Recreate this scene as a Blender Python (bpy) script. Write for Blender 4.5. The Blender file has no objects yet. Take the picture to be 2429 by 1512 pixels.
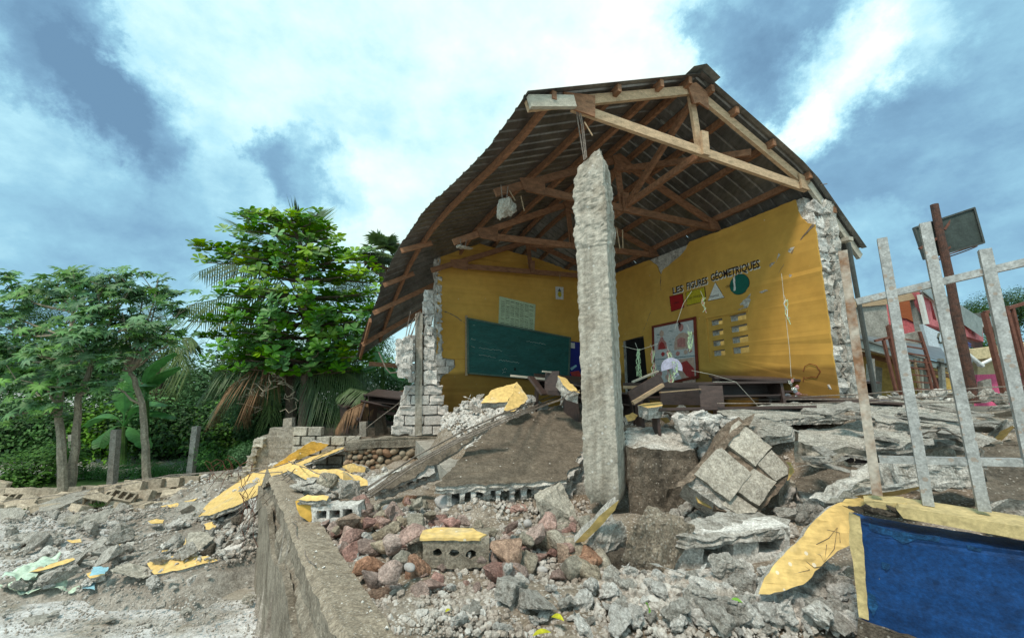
import bpy, bmesh, math, random
import numpy as np
from mathutils import Vector, Matrix, noise
from mathutils.geometry import tessellate_polygon
RD = math.radians
sc = bpy.context.scene
COL = sc.collection
# ------------------------------------------------------------------ camera
PITCH = RD(9.06)
CAM = Vector((0, 0, 2.4))
FWD = Vector((0, math.cos(PITCH), math.sin(PITCH)))
UPV = Vector((0, -math.sin(PITCH), math.cos(PITCH)))
FOC = 957.0
cd = bpy.data.cameras.new('camera'); cam = bpy.data.objects.new('camera', cd); COL.objects.link(cam)
cam.location = CAM; cam.rotation_euler = (RD(90) + PITCH, 0, 0)
cd.sensor_width = 36; cd.lens = FOC / 2428 * 36; cd.clip_start = 0.05; cd.clip_end = 2000
sc.camera = cam
# ------------------------------------------------------------------ sky, sun, exposure
sc.view_settings.view_transform = 'Standard'; sc.view_settings.look = 'None'
sc.view_settings.exposure = 0.68; sc.view_settings.gamma = 1
sc.cycles.use_denoising = True
sc.cycles.max_bounces = 6; sc.cycles.diffuse_bounces = 4; sc.cycles.transparent_max_bounces = 8
SUN_EL, SUN_AZ = RD(58), RD(-150)      # high sun behind thin cloud, to the left behind the photographer
sd = bpy.data.lights.new('sun', 'SUN'); sd.energy = 2.0; sd.angle = RD(12); sd.color = (1, 0.89, 0.75)
so = bpy.data.objects.new('sun', sd); COL.objects.link(so)
sdir = Vector((math.sin(SUN_AZ) * math.cos(SUN_EL), math.cos(SUN_AZ) * math.cos(SUN_EL), math.sin(SUN_EL)))
so.rotation_euler = sdir.to_track_quat('Z', 'Y').to_euler(); so.location = sdir * 30
world = bpy.data.worlds.new('World'); sc.world = world; world.use_nodes = True
def ray_dir(x, y):
    return ((x - 1214) / FOC * Vector((1, 0, 0)) + FWD + (756 - y) / FOC * UPV)
def build_world():
    nt = world.node_tree; nt.nodes.clear(); N = nt.nodes.new; L = nt.links.new
    out = N('ShaderNodeOutputWorld')
    tc = N('ShaderNodeTexCoord')
    sky = N('ShaderNodeTexSky'); sky.sky_type = 'NISHITA'; sky.sun_disc = False
    sky.sun_elevation = SUN_EL; sky.sun_rotation = SUN_AZ; sky.air_density = 1.2; sky.dust_density = 2
    bg1 = N('ShaderNodeBackground'); L(sky.outputs[0], bg1.inputs[0]); bg1.inputs[1].default_value = 0.06
    # cloud layer: everything works on the direction vector
    def math_(op, a, b=None, c=None, clamp=False):
        m = N('ShaderNodeMath'); m.operation = op; m.use_clamp = clamp
        for i, v in enumerate((a, b, c)):
            if v is None: continue
            if isinstance(v, (int, float)): m.inputs[i].default_value = v
            else: L(v, m.inputs[i])
        return m.outputs[0]
    def noise_(scale, detail, rough=0.55, vec=None, mapscale=None):
        n = N('ShaderNodeTexNoise'); n.inputs['Scale'].default_value = scale
        n.inputs['Detail'].default_value = detail; n.inputs['Roughness'].default_value = rough
        v = vec if vec is not None else tc.outputs['Generated']
        if mapscale:
            mp = N('ShaderNodeMapping'); mp.inputs['Scale'].default_value = mapscale; mp.inputs['Rotation'].default_value = (0.3, 0.5, 0.35); L(v, mp.inputs[0]); v = mp.outputs[0]
        L(v, n.inputs['Vector']); return n
    warp = noise_(2.6, 10, 0.68)
    vs = N('ShaderNodeVectorMath'); vs.operation = 'SUBTRACT'; L(warp.outputs['Color'], vs.inputs[0]); vs.inputs[1].default_value = (0.5, 0.5, 0.5)
    vm = N('ShaderNodeVectorMath'); vm.operation = 'SCALE'; L(vs.outputs[0], vm.inputs[0]); vm.inputs['Scale'].default_value = 0.42
    va = N('ShaderNodeVectorMath'); va.operation = 'ADD'; L(tc.outputs['Generated'], va.inputs[0]); L(vm.outputs[0], va.inputs[1])
    vn = N('ShaderNodeVectorMath'); vn.operation = 'NORMALIZE'; L(va.outputs[0], vn.inputs[0])
    big = noise_(1.5, 6, 0.55, mapscale=(1, 1, 1.6))
    fine = noise_(5.5, 10, 0.6, mapscale=(1, 1, 1.7))
    B = math_('MULTIPLY_ADD', big.outputs[0], 0.34, 0.49)
    B = math_('MULTIPLY_ADD', math_('SUBTRACT', fine.outputs[0], 0.5), 0.46, B)
    wisp = noise_(13, 8, 0.62, mapscale=(1, 1, 1.5)); B = math_('MULTIPLY_ADD', math_('SUBTRACT', wisp.outputs[0], 0.5), 0.36, B)
    blobs = [  # x, y, outer deg, inner deg, amount
        (1300, 60, 24, 6, 0.13), (1000, 300, 22, 4, 0.10), (480, 60, 15, 4, 0.12), (1500, 90, 14, 3, 0.16), (700, 200, 20, 4, 0.06), (250, 600, 34, 12, -0.09), (480, 850, 14, 3, 0.10), (2200, 800, 20, 4, 0.06), (2350, 500, 32, 12, -0.20), (850, 200, 10, 2, -0.10), (1150, 250, 7, 2, -0.10),
        (1930, 170, 7, 2, 0.40), (2040, 60, 8, 2, 0.28), (1850, 290, 5, 1, 0.30), (2070, 510, 5, 1, 0.18), (880, 470, 9, 2, 0.10),
        (50, 70, 8, 3, -0.17), (150, 180, 6, 2, -0.24), (250, 260, 5, 1, -0.2), (360, 340, 4, 1, -0.14), (720, 410, 6, 2, -0.28), (820, 440, 5, 2, -0.2), (660, 400, 4, 1, -0.15),
        (1760, 60, 10, 4, -0.40), (1680, 110, 5, 2, -0.22), (2330, 330, 24, 8, -0.17), (2050, 400, 13, 4, -0.12), (350, 320, 6, 1, -0.20),
        (150, 450, 26, 8, -0.10), (300, 540, 9, 2, -0.10), (2350, 20, 12, 3, 0.10)]
    for (x, y, ro, ri, a) in blobs:
        d = ray_dir(x, y).normalized()
        dp = N('ShaderNodeVectorMath'); dp.operation = 'DOT_PRODUCT'; L(vn.outputs[0], dp.inputs[0]); dp.inputs[1].default_value = d
        mr = N('ShaderNodeMapRange'); mr.interpolation_type = 'SMOOTHSTEP'
        mr.inputs['From Min'].default_value = math.cos(RD(ro)); mr.inputs['From Max'].default_value = math.cos(RD(ri))
        mr.inputs['To Max'].default_value = a; L(dp.outputs['Value'], mr.inputs['Value'])
        B = math_('ADD', B, mr.outputs[0])
    cr = N('ShaderNodeValToRGB'); e = cr.color_ramp.elements
    cols = [(0.0, (0.105, 0.20, 0.31)), (0.22, (0.15, 0.285, 0.41)), (0.42, (0.22, 0.415, 0.53)), (0.58, (0.34, 0.57, 0.65)), (0.74, (0.48, 0.67, 0.66)), (0.92, (0.60, 0.68, 0.65))]
    e[0].position = 0; e[0].color = (*cols[0][1], 1); e[1].position = 1; e[1].color = (0.68, 0.70, 0.68, 1)
    for p, c in cols[1:]:
        q = e.new(p); q.color = (*c, 1)
    L(B, cr.inputs[0])
    bg2 = N('ShaderNodeBackground'); L(cr.outputs[0], bg2.inputs[0]); bg2.inputs[1].default_value = 1.0
    mx = N('ShaderNodeMixShader'); mx.inputs[0].default_value = 0.96
    L(bg1.outputs[0], mx.inputs[1]); L(bg2.outputs[0], mx.inputs[2]); L(mx.outputs[0], out.inputs[0])
build_world()
# ------------------------------------------------------------------ coordinates
def OP(x, y, P, n):
    r = ray_dir(x, y); P = Vector(P); n = Vector(n)
    return CAM + r * ((P - CAM).dot(n) / r.dot(n))
def OZ(x, y, z): return OP(x, y, (0, 0, z), (0, 0, 1))
def OY(x, y, Y): return OP(x, y, (0, Y, 0), (0, 1, 0))
def depth(P): return (Vector(P) - CAM).dot(FWD)
U = Vector((-0.351, 0.936, 0)); V = Vector((0.936, 0.351, 0)); Z = Vector((0, 0, 1))
def BS(s, t, z): return V * s + U * t + Z * z
def ST(P): return (P.dot(V), P.dot(U), P.z)
# ------------------------------------------------------------------ materials
MAT = {}
def mat(name, col, rough=0.85, metal=0.0, noise_scale=8, var=0.25, bump=0.3, bump_scale=30, speck=None, rnd=0.0, col2=None, stretch=None, translucent=0, spec=0.3, hue=0.0, streak=0.0, bump_dist=0.02, detail=6, cover=0.5, coords='Object', edge=0.08, grit=None, blotch=0.75):
    if grit is None: grit = 0.0 if not bump or bump < 0.38 else 0.55
    m = bpy.data.materials.new(name); m.use_nodes = True; nt = m.node_tree; N = nt.nodes.new; L = nt.links.new
    b = nt.nodes['Principled BSDF']; b.inputs['Roughness'].default_value = rough; b.inputs['Metallic'].default_value = metal
    b.inputs['Specular IOR Level'].default_value = spec
    tc = N('ShaderNodeTexCoord'); vec = tc.outputs[coords]
    oi = N('ShaderNodeObjectInfo')
    ad = N('ShaderNodeVectorMath'); ad.operation = 'ADD'; L(vec, ad.inputs[0])
    sc_ = N('ShaderNodeVectorMath'); sc_.operation = 'SCALE'; sc_.inputs[0].default_value = (37, 53, 71); L(oi.outputs['Random'], sc_.inputs['Scale']); L(sc_.outputs[0], ad.inputs[1])
    vec = ad.outputs[0]
    if stretch:
        mp = N('ShaderNodeMapping'); mp.inputs['Scale'].default_value = stretch; L(vec, mp.inputs[0]); vec = mp.outputs[0]
    n1 = N('ShaderNodeTexNoise'); n1.inputs['Scale'].default_value = noise_scale; n1.inputs['Detail'].default_value = detail; n1.inputs['Roughness'].default_value = 0.62; L(vec, n1.inputs['Vector'])
    def mix(kind, fac, a, bb):
        mm = N('ShaderNodeMix'); mm.data_type = 'RGBA'; mm.blend_type = kind; mm.clamp_factor = True
        for s, v in ((mm.inputs[0], fac), (mm.inputs[6], a), (mm.inputs[7], bb)):
            if isinstance(v, (int, float)): s.default_value = v
            elif isinstance(v, tuple): s.default_value = (*v, 1)
            else: L(v, s)
        return mm.outputs[2]
    def rng(v, a, b2, c, d):
        mr = N('ShaderNodeMapRange'); L(v, mr.inputs[0])
        for i, q in enumerate((a, b2, c, d)): mr.inputs[i + 1].default_value = q
        return mr.outputs[0]
    c2 = col2 if col2 else tuple(x * (1 - var) for x in col)
    c1 = col if col2 else tuple(min(1, x * (1 + var * 0.6)) for x in col)
    f = rng(n1.outputs[0], cover - edge * 2 if col2 else 0.3, cover + edge if col2 else 0.7, 0, 1)
    c = mix('MIX', f, c2, c1)
    n2 = N('ShaderNodeTexNoise'); n2.inputs['Scale'].default_value = noise_scale * 6; n2.inputs['Detail'].default_value = 5; L(vec, n2.inputs['Vector'])
    c = mix('MULTIPLY', blotch, c, mix('MIX', rng(n2.outputs[0], 0.3, 0.7, 0, 1), (0.68, 0.68, 0.68), (1.2, 1.2, 1.2)))
    if grit:
        ge = N('ShaderNodeNewGeometry'); ng = N('ShaderNodeTexNoise'); ng.inputs['Scale'].default_value = 75; ng.inputs['Detail'].default_value = 3; ng.inputs['Roughness'].default_value = 0.7; L(ge.outputs['Position'], ng.inputs['Vector'])
        c = mix('MULTIPLY', grit, c, mix('MIX', rng(ng.outputs[0], 0.36, 0.62, 0, 1), (0.38, 0.36, 0.34), (1.38, 1.38, 1.38)))
        nl = N('ShaderNodeTexNoise'); nl.inputs['Scale'].default_value = 19; nl.inputs['Detail'].default_value = 5; nl.inputs['Roughness'].default_value = 0.65; L(ge.outputs['Position'], nl.inputs['Vector'])
        c = mix('MULTIPLY', grit * 0.8, c, mix('MIX', rng(nl.outputs[0], 0.38, 0.58, 0, 1), (0.55, 0.52, 0.48), (1.2, 1.2, 1.2)))
    if streak:
        mp2 = N('ShaderNodeMapping'); mp2.inputs['Scale'].default_value = (14, 14, 1.2); L(tc.outputs['Object'], mp2.inputs[0])
        n4 = N('ShaderNodeTexNoise'); n4.inputs['Scale'].default_value = 1; n4.inputs['Detail'].default_value = 5; L(mp2.outputs[0], n4.inputs['Vector'])
        c = mix('MULTIPLY', streak, c, mix('MIX', rng(n4.outputs[0], 0.35, 0.6, 0, 1), (0.45, 0.42, 0.38), (1.1, 1.1, 1.1)))
    if speck:
        vo = N('ShaderNodeTexVoronoi'); vo.inputs['Scale'].default_value = speck[0]; L(vec, vo.inputs['Vector'])
        sf = N('ShaderNodeMath'); sf.operation = 'LESS_THAN'; L(vo.outputs['Distance'], sf.inputs[0]); sf.inputs[1].default_value = speck[1]
        sm = N('ShaderNodeMath'); sm.operation = 'MULTIPLY'; L(sf.outputs[0], sm.inputs[0]); sm.inputs[1].default_value = speck[3]
        c = mix('MIX', sm.outputs[0], c, speck[2])
    if rnd or hue:
        hs = N('ShaderNodeHueSaturation'); L(c, hs.inputs['Color'])
        L(rng(oi.outputs['Random'], 0, 1, 1 - rnd, 1 + rnd), hs.inputs['Value'])
        if hue:
            wn = N('ShaderNodeTexWhiteNoise'); wn.noise_dimensions = '1D'; L(oi.outputs['Random'], wn.inputs['W'])
            L(rng(wn.outputs['Value'], 0, 1, 0.5 - hue, 0.5 + hue), hs.inputs['Hue']); L(rng(wn.outputs['Value'], 0, 1, 1.25, 0.7), hs.inputs['Saturation'])
        c = hs.outputs[0]
    L(c, b.inputs['Base Color'])
    if bump:
        n3 = N('ShaderNodeTexNoise'); n3.inputs['Scale'].default_value = bump_scale; n3.inputs['Detail'].default_value = 8; n3.inputs['Roughness'].default_value = 0.7; L(vec, n3.inputs['Vector'])
        bp = N('ShaderNodeBump'); bp.inputs['Strength'].default_value = bump; bp.inputs['Distance'].default_value = bump_dist; L(n3.outputs[0], bp.inputs['Height']); L(bp.outputs[0], b.inputs['Normal'])
    if translucent:
        tr = N('ShaderNodeBsdfTranslucent'); L(c, tr.inputs[0]); mxs = N('ShaderNodeMixShader'); mxs.inputs[0].default_value = translucent
        L(b.outputs[0], mxs.inputs[1]); L(tr.outputs[0], mxs.inputs[2]); L(mxs.outputs[0], nt.nodes['Material Output'].inputs[0])
    MAT[name] = m; return m
mat('concrete', (0.36, 0.345, 0.31), noise_scale=5, var=0.4, bump=0.55, bump_scale=28, speck=(60, 0.28, (0.56, 0.53, 0.49), 0.6), rnd=0.12)
mat('broken_concrete', (0.56, 0.535, 0.495), noise_scale=7, bump=1.0, bump_scale=22, bump_dist=0.03, col2=(0.26, 0.235, 0.20), cover=0.47, speck=(45, 0.30, (0.62, 0.59, 0.55), 0.7), rnd=0.15)
mat('white_rubble', (0.68, 0.66, 0.63), noise_scale=9, bump=0.9, bump_scale=30, bump_dist=0.02, col2=(0.32, 0.295, 0.265), cover=0.42, speck=(50, 0.25, (0.78, 0.76, 0.74), 0.6), rnd=0.16)
mat('gravel_mix', (0.47, 0.44, 0.405), noise_scale=3.0, detail=8, bump=0.6, bump_scale=60, bump_dist=0.006, col2=(0.33, 0.28, 0.24), cover=0.5, speck=(9, 0.33, (0.62, 0.60, 0.57), 0.5))
mat('pink_stone', (0.50, 0.345, 0.30), noise_scale=4, bump=0.8, bump_scale=12, bump_dist=0.05, var=0.4, rnd=0.25, hue=0.012, speck=(14, 0.16, (0.55, 0.48, 0.43), 0.4))
mat('rust_stone', (0.44, 0.29, 0.21), noise_scale=4, bump=0.8, bump_scale=12, bump_dist=0.05, var=0.4, rnd=0.2, hue=0.01)
mat('tan_stone', (0.47, 0.41, 0.32), noise_scale=4, bump=0.8, bump_scale=12, bump_dist=0.05, var=0.4, rnd=0.25, hue=0.01)
mat('pale_pebble', (0.43, 0.41, 0.40), noise_scale=6, bump=0.15, var=0.2, rnd=0.15)
mat('river_stone', (0.34, 0.25, 0.17), noise_scale=6, bump=0.3, bump_scale=20, var=0.4, rnd=0.25, hue=0.02)
mat('yellow_plaster', (0.66, 0.40, 0.085), noise_scale=3, var=0.16, bump=0.18, bump_scale=40, bump_dist=0.006, speck=(5, 0.06, (0.7, 0.66, 0.6), 0.8))
mat('yellow_debris', (0.72, 0.50, 0.19), noise_scale=4, var=0.2, bump=0.22, bump_scale=40, bump_dist=0.008, col2=(0.60, 0.50, 0.33), cover=0.37, speck=(12, 0.12, (0.75, 0.7, 0.6), 0.7))
mat('old_wall', (0.31, 0.275, 0.225), noise_scale=4, bump=0.9, bump_scale=16, bump_dist=0.03, col2=(0.155, 0.13, 0.10), cover=0.48, streak=0.3, speck=(30, 0.2, (0.48, 0.44, 0.38), 0.6))
mat('wall_top', (0.32, 0.27, 0.21), noise_scale=6, bump=0.7, bump_scale=35, bump_dist=0.015, col2=(0.22, 0.18, 0.135), cover=0.45, stretch=(1, 3, 1), speck=(38, 0.16, (0.62, 0.6, 0.56), 0.9))
mat('mud', (0.17, 0.14, 0.108), noise_scale=5, var=0.3, bump=0.7, bump_scale=20, bump_dist=0.02, speck=(8, 0.07, (0.6, 0.57, 0.52), 0.8))
mat('mud_agg', (0.42, 0.35, 0.275), noise_scale=5, var=0.35, bump=1.0, bump_scale=16, bump_dist=0.05, speck=(16, 0.26, (0.60, 0.54, 0.47), 0.8))
mat('dark_earth', (0.17, 0.14, 0.11), noise_scale=4, var=0.45, bump=1.0, bump_scale=18, bump_dist=0.04, speck=(30, 0.16, (0.42, 0.38, 0.33), 0.7), rnd=0.1)
mat('rubble_ground', (0.36, 0.335, 0.30), noise_scale=2.5, detail=9, bump=0.8, bump_scale=25, bump_dist=0.02, col2=(0.20, 0.17, 0.14), cover=0.47)
mat('yard', (0.60, 0.60, 0.60), noise_scale=0.9, detail=10, bump=0.5, bump_scale=14, bump_dist=0.02, col2=(0.31, 0.28, 0.235), cover=0.48, edge=0.05, stretch=(1, 1.8, 1))
mat('soil', (0.22, 0.175, 0.13), noise_scale=2.5, detail=9, bump=0.8, bump_scale=25, bump_dist=0.02, col2=(0.34, 0.30, 0.255), cover=0.5, speck=(40, 0.25, (0.55, 0.52, 0.48), 0.8))  # brown earth, darkened so gaps between stones read as shade
mat('block', (0.42, 0.39, 0.335), noise_scale=6, var=0.25, bump=0.6, bump_scale=40, bump_dist=0.01, rnd=0.14, speck=(70, 0.25, (0.56, 0.53, 0.48), 0.5))
mat('panel_block', (0.47, 0.43, 0.37), noise_scale=5, var=0.25, bump=0.8, bump_scale=30, bump_dist=0.012, rnd=0.08, speck=(50, 0.22, (0.6, 0.57, 0.52), 0.5))
mat('white_block', (0.66, 0.62, 0.585), noise_scale=5, var=0.25, bump=0.6, bump_scale=30, bump_dist=0.012, rnd=0.1, col2=(0.50, 0.44, 0.39), cover=0.38, grit=0.3)
mat('mortar', (0.22, 0.17, 0.13), noise_scale=8, var=0.3, bump=0.8, bump_scale=30)
mat('fallen_block', (0.45, 0.385, 0.30), noise_scale=3, var=0.3, bump=0.5, bump_scale=35, bump_dist=0.01, rnd=0.22)
mat('wood_new', (0.54, 0.375, 0.235), noise_scale=2, var=0.35, bump=0.25, bump_scale=8, stretch=(1.5, 14, 14), rough=0.75, rnd=0.12)
mat('wood_grey', (0.50, 0.46, 0.38), noise_scale=3, var=0.3, bump=0.2, bump_scale=12, stretch=(1, 10, 10), rough=0.8)
mat('wood_red', (0.29, 0.145, 0.08), noise_scale=2, var=0.45, bump=0.25, bump_scale=8, stretch=(1.5, 12, 12), rough=0.75, rnd=0.18)
mat('desk_wood', (0.075, 0.048, 0.042), noise_scale=3, var=0.4, bump=0.12, bump_scale=20, stretch=(1.5, 12, 12), rough=0.5, rnd=0.3, spec=0.4)
mat('raw_wood', (0.42, 0.30, 0.19), noise_scale=3, var=0.35, bump=0.2, stretch=(1.5, 12, 12), rough=0.8)
mat('zinc', (0.22, 0.215, 0.205), noise_scale=1.5, var=0.4, rough=0.38, metal=0.6, bump=0.08, bump_scale=6, stretch=(3, 1, 1), rnd=0.15, spec=0.5)
mat('zinc_cap', (0.30, 0.31, 0.29), noise_scale=3, var=0.3, rough=0.5, metal=0.6, bump=0.05)
mat('rebar', (0.25, 0.21, 0.18), noise_scale=20, var=0.4, rough=0.8, bump=0.6, bump_scale=90, bump_dist=0.004)
mat('galv', (0.43, 0.435, 0.43), noise_scale=22, var=0.3, rough=0.5, metal=0.25, bump=0.15, bump_scale=60, bump_dist=0.004, speck=(22, 0.22, (0.33, 0.24, 0.18), 0.6), grit=0.3)
mat('galv_rusty', (0.47, 0.42, 0.36), noise_scale=9, rough=0.75, bump=0.3, bump_scale=60, bump_dist=0.004, col2=(0.23, 0.12, 0.065), cover=0.54)
mat('rust', (0.16, 0.065, 0.045), noise_scale=14, var=0.35, rough=0.8, bump=0.3, bump_scale=60)
mat('dark_pipe', (0.06, 0.065, 0.06), noise_scale=8, var=0.3, rough=0.5, bump=0.1)
mat('blue_paint', (0.005, 0.052, 0.19), noise_scale=7, bump=0.45, bump_scale=26, bump_dist=0.012, var=0.4, rough=0.6, speck=(9, 0.025, (0.3, 0.29, 0.25), 0.6), grit=0.35)
mat('cream_paint', (0.57, 0.455, 0.225), noise_scale=7, bump=0.4, grit=0.2, bump_scale=40, bump_dist=0.008, var=0.2, rough=0.75)
mat('board_green', (0.018, 0.105, 0.095), noise_scale=2.2, var=0.3, bump=0.02, rough=0.6, stretch=(1, 1, 2.5), rnd=0.0)
mat('board_frame', (0.10, 0.16, 0.13), noise_scale=6, var=0.3, bump=0.1)
mat('chalk', (0.55, 0.62, 0.58), bump=0, rough=0.9)
mat('faint_chalk', (0.12, 0.24, 0.22), bump=0, rough=0.9)
mat('black_paint', (0.025, 0.012, 0.014), bump=0.02, rough=0.6)
mat('white_paint', (0.72, 0.70, 0.66), bump=0.05, var=0.1, rough=0.7)
mat('red_paint', (0.36, 0.012, 0.014), bump=0.03, var=0.15, rough=0.55)
mat('lemon_paint', (0.50, 0.40, 0.02), bump=0.03, var=0.12, rough=0.6)
mat('green_paint', (0.005, 0.115, 0.085), bump=0.03, var=0.12, rough=0.55)
mat('dark_red_frame', (0.20, 0.035, 0.022), bump=0.1, var=0.3, rough=0.5)
mat('paper_green', (0.46, 0.56, 0.38), bump=0.05, var=0.08, rough=0.9)
mat('paper_white', (0.62, 0.62, 0.62), bump=0.03, var=0.06, rough=0.85)
mat('ink', (0.10, 0.11, 0.09), bump=0, rough=0.9)
mat('poster_blue', (0.012, 0.022, 0.22), bump=0, var=0.1, rough=0.5)
mat('print_pink', (0.55, 0.24, 0.22), bump=0, var=0.3, rough=0.6, noise_scale=20)
mat('print_skin', (0.60, 0.42, 0.34), bump=0, var=0.25, rough=0.6, noise_scale=20)
mat('print_red', (0.42, 0.05, 0.05), bump=0, var=0.3, rough=0.6, noise_scale=20)
mat('print_teal', (0.10, 0.22, 0.25), bump=0, var=0.3, rough=0.6)
mat('cloth', (0.55, 0.68, 0.55), bump=0.3, bump_scale=20, var=0.2, noise_scale=5, col2=(0.30, 0.45, 0.42), cover=0.4)
mat('blue_paper', (0.30, 0.55, 0.66), bump=0.1, var=0.2)
mat('dry_leaf', (0.20, 0.055, 0.022), bump=0.3, var=0.5, noise_scale=9)
mat('yellow_leaf', (0.50, 0.48, 0.03), bump=0.1, var=0.3, noise_scale=12, translucent=0.2)
mat('green_leaf', (0.20, 0.42, 0.06), bump=0.1, var=0.2, noise_scale=12, translucent=0.2)
mat('string', (0.62, 0.60, 0.52), bump=0)
mat('foil', (0.60, 0.66, 0.66), metal=0.6, rough=0.25, bump=0.6, bump_scale=18, var=0.5, noise_scale=16, rnd=0.2, hue=0.3)
mat('garland_pink', (0.60, 0.30, 0.30), bump=0.2, var=0.4, noise_scale=20)
mat('garland_green', (0.50, 0.66, 0.42), bump=0.2, var=0.4, noise_scale=20)
mat('garland_lilac', (0.50, 0.50, 0.66), bump=0.2, var=0.3, noise_scale=20)
mat('bark', (0.36, 0.31, 0.24), noise_scale=5, var=0.4, bump=0.7, bump_scale=14, stretch=(1, 1, 0.6))
mat('dark_bark', (0.13, 0.10, 0.075), noise_scale=5, var=0.4, bump=0.7, bump_scale=14)
mat('branch', (0.33, 0.28, 0.21), noise_scale=5, var=0.3, bump=0.3)
mat('castor_leaf', (0.12, 0.27, 0.085), noise_scale=3, var=0.3, bump=0.1, rough=0.55, translucent=0.25, rnd=0.35, hue=0.025, spec=0.4)
mat('almond_leaf', (0.10, 0.29, 0.035), noise_scale=3, var=0.3, bump=0.1, rough=0.5, translucent=0.30, rnd=0.35, hue=0.02, spec=0.45)
mat('lime_leaf', (0.20, 0.38, 0.03), noise_scale=3, var=0.3, bump=0.1, rough=0.5, translucent=0.35, rnd=0.25, hue=0.015, spec=0.45)
mat('palm_leaf', (0.10, 0.165, 0.06), noise_scale=3, var=0.35, bump=0.1, rough=0.5, translucent=0.25, rnd=0.25, hue=0.02)
mat('dead_frond', (0.23, 0.135, 0.075), noise_scale=3, var=0.45, bump=0.1, rough=0.8, translucent=0.2, rnd=0.2)
mat('banana_leaf', (0.07, 0.22, 0.055), noise_scale=3, var=0.35, bump=0.1, rough=0.45, translucent=0.25, rnd=0.2)
mat('bush_leaf', (0.07, 0.185, 0.035), noise_scale=1.2, var=0.55, bump=0.05, rough=0.55, translucent=0.2, rnd=0.45, hue=0.03)
mat('hedge_leaf', (0.065, 0.20, 0.035), noise_scale=2.5, var=0.45, bump=0.05, rough=0.5, translucent=0.2, rnd=0.2)
mat('dark_leaf', (0.03, 0.08, 0.022), noise_scale=2, var=0.5, bump=0.05, rough=0.6, translucent=0.1, rnd=0.3)
mat('tree_leaf', (0.055, 0.125, 0.03), noise_scale=1, var=0.5, bump=0.05, rough=0.6, translucent=0.2, rnd=0.3, hue=0.02)
mat('weed', (0.08, 0.16, 0.04), noise_scale=4, var=0.4, bump=0.1, translucent=0.2)
mat('grey_render', (0.36, 0.35, 0.32), noise_scale=2, bump=0.4, bump_scale=14, col2=(0.21, 0.205, 0.185), cover=0.5)
mat('pink_wall', (0.62, 0.17, 0.19), noise_scale=2, var=0.25, bump=0.1)
mat('hot_pink', (0.72, 0.13, 0.26), noise_scale=3, var=0.3, bump=0.1)
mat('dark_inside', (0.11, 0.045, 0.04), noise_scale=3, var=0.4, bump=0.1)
mat('orange_board', (0.36, 0.12, 0.05), noise_scale=3, var=0.2, bump=0.1, stretch=(1, 1, 8))
mat('sign_white', (0.62, 0.68, 0.74), noise_scale=3, var=0.1, bump=0.05)
mat('cream_wall', (0.55, 0.46, 0.28), noise_scale=2, var=0.15, bump=0.1)
mat('ochre_wall', (0.50, 0.34, 0.10), noise_scale=2, var=0.2, bump=0.1)
mat('backboard', (0.045, 0.06, 0.055), noise_scale=4, var=0.35, bump=0.1, rough=0.6)
mat('white_pipe', (0.70, 0.72, 0.72), bump=0, rough=0.4)
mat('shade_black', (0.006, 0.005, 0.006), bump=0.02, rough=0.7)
# dado band: the lower metre of the classroom walls is stained brown by use
def add_dado(m, z0, colr):
    nt = m.node_tree; N = nt.nodes.new; L = nt.links.new; b = nt.nodes['Principled BSDF']
    src = b.inputs['Base Color'].links[0].from_socket
    g = N('ShaderNodeNewGeometry'); sx = N('ShaderNodeSeparateXYZ'); L(g.outputs['Position'], sx.inputs[0])
    nz = N('ShaderNodeTexNoise'); nz.inputs['Scale'].default_value = 1.6; nz.inputs['Detail'].default_value = 6; L(g.outputs['Position'], nz.inputs['Vector'])
    ma = N('ShaderNodeMath'); ma.operation = 'MULTIPLY_ADD'; L(nz.outputs[0], ma.inputs[0]); ma.inputs[1].default_value = 0.16; L(sx.outputs['Z'], ma.inputs[2])
    mr = N('ShaderNodeMapRange'); L(ma.outputs[0], mr.inputs[0]); mr.inputs[1].default_value = z0 + 0.05; mr.inputs[2].default_value = z0 + 0.12; mr.inputs[3].default_value = 0.9; mr.inputs[4].default_value = 0
    nb = N('ShaderNodeTexNoise'); nb.inputs['Scale'].default_value = 0.9; nb.inputs['Detail'].default_value = 8; L(g.outputs['Position'], nb.inputs['Vector'])
    mr2 = N('ShaderNodeMapRange'); L(nb.outputs[0], mr2.inputs[0]); mr2.inputs[1].default_value = 0.4; mr2.inputs[2].default_value = 0.65; mr2.inputs[3].default_value = 0.0; mr2.inputs[4].default_value = 0.45
    m1 = N('ShaderNodeMix'); m1.data_type = 'RGBA'; m1.blend_type = 'MULTIPLY'; L(mr2.outputs[0], m1.inputs[0]); L(src, m1.inputs[6]); m1.inputs[7].default_value = (0.72, 0.62, 0.45, 1)
    mx = N('ShaderNodeMix'); mx.data_type = 'RGBA'; mx.blend_type = 'MULTIPLY'; L(mr.outputs[0], mx.inputs[0]); L(m1.outputs[2], mx.inputs[6]); mx.inputs[7].default_value = (*colr, 1)
    L(mx.outputs[2], b.inputs['Base Color'])
mat('class_plaster', (0.62, 0.36, 0.08), noise_scale=1.2, var=0.12, blotch=0.25, bump=0.15, bump_scale=30, bump_dist=0.006, speck=(3.2, 0.035, (0.62, 0.56, 0.48), 0.7))
add_dado(MAT['class_plaster'], 2.60, (0.42, 0.40, 0.40))
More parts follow.
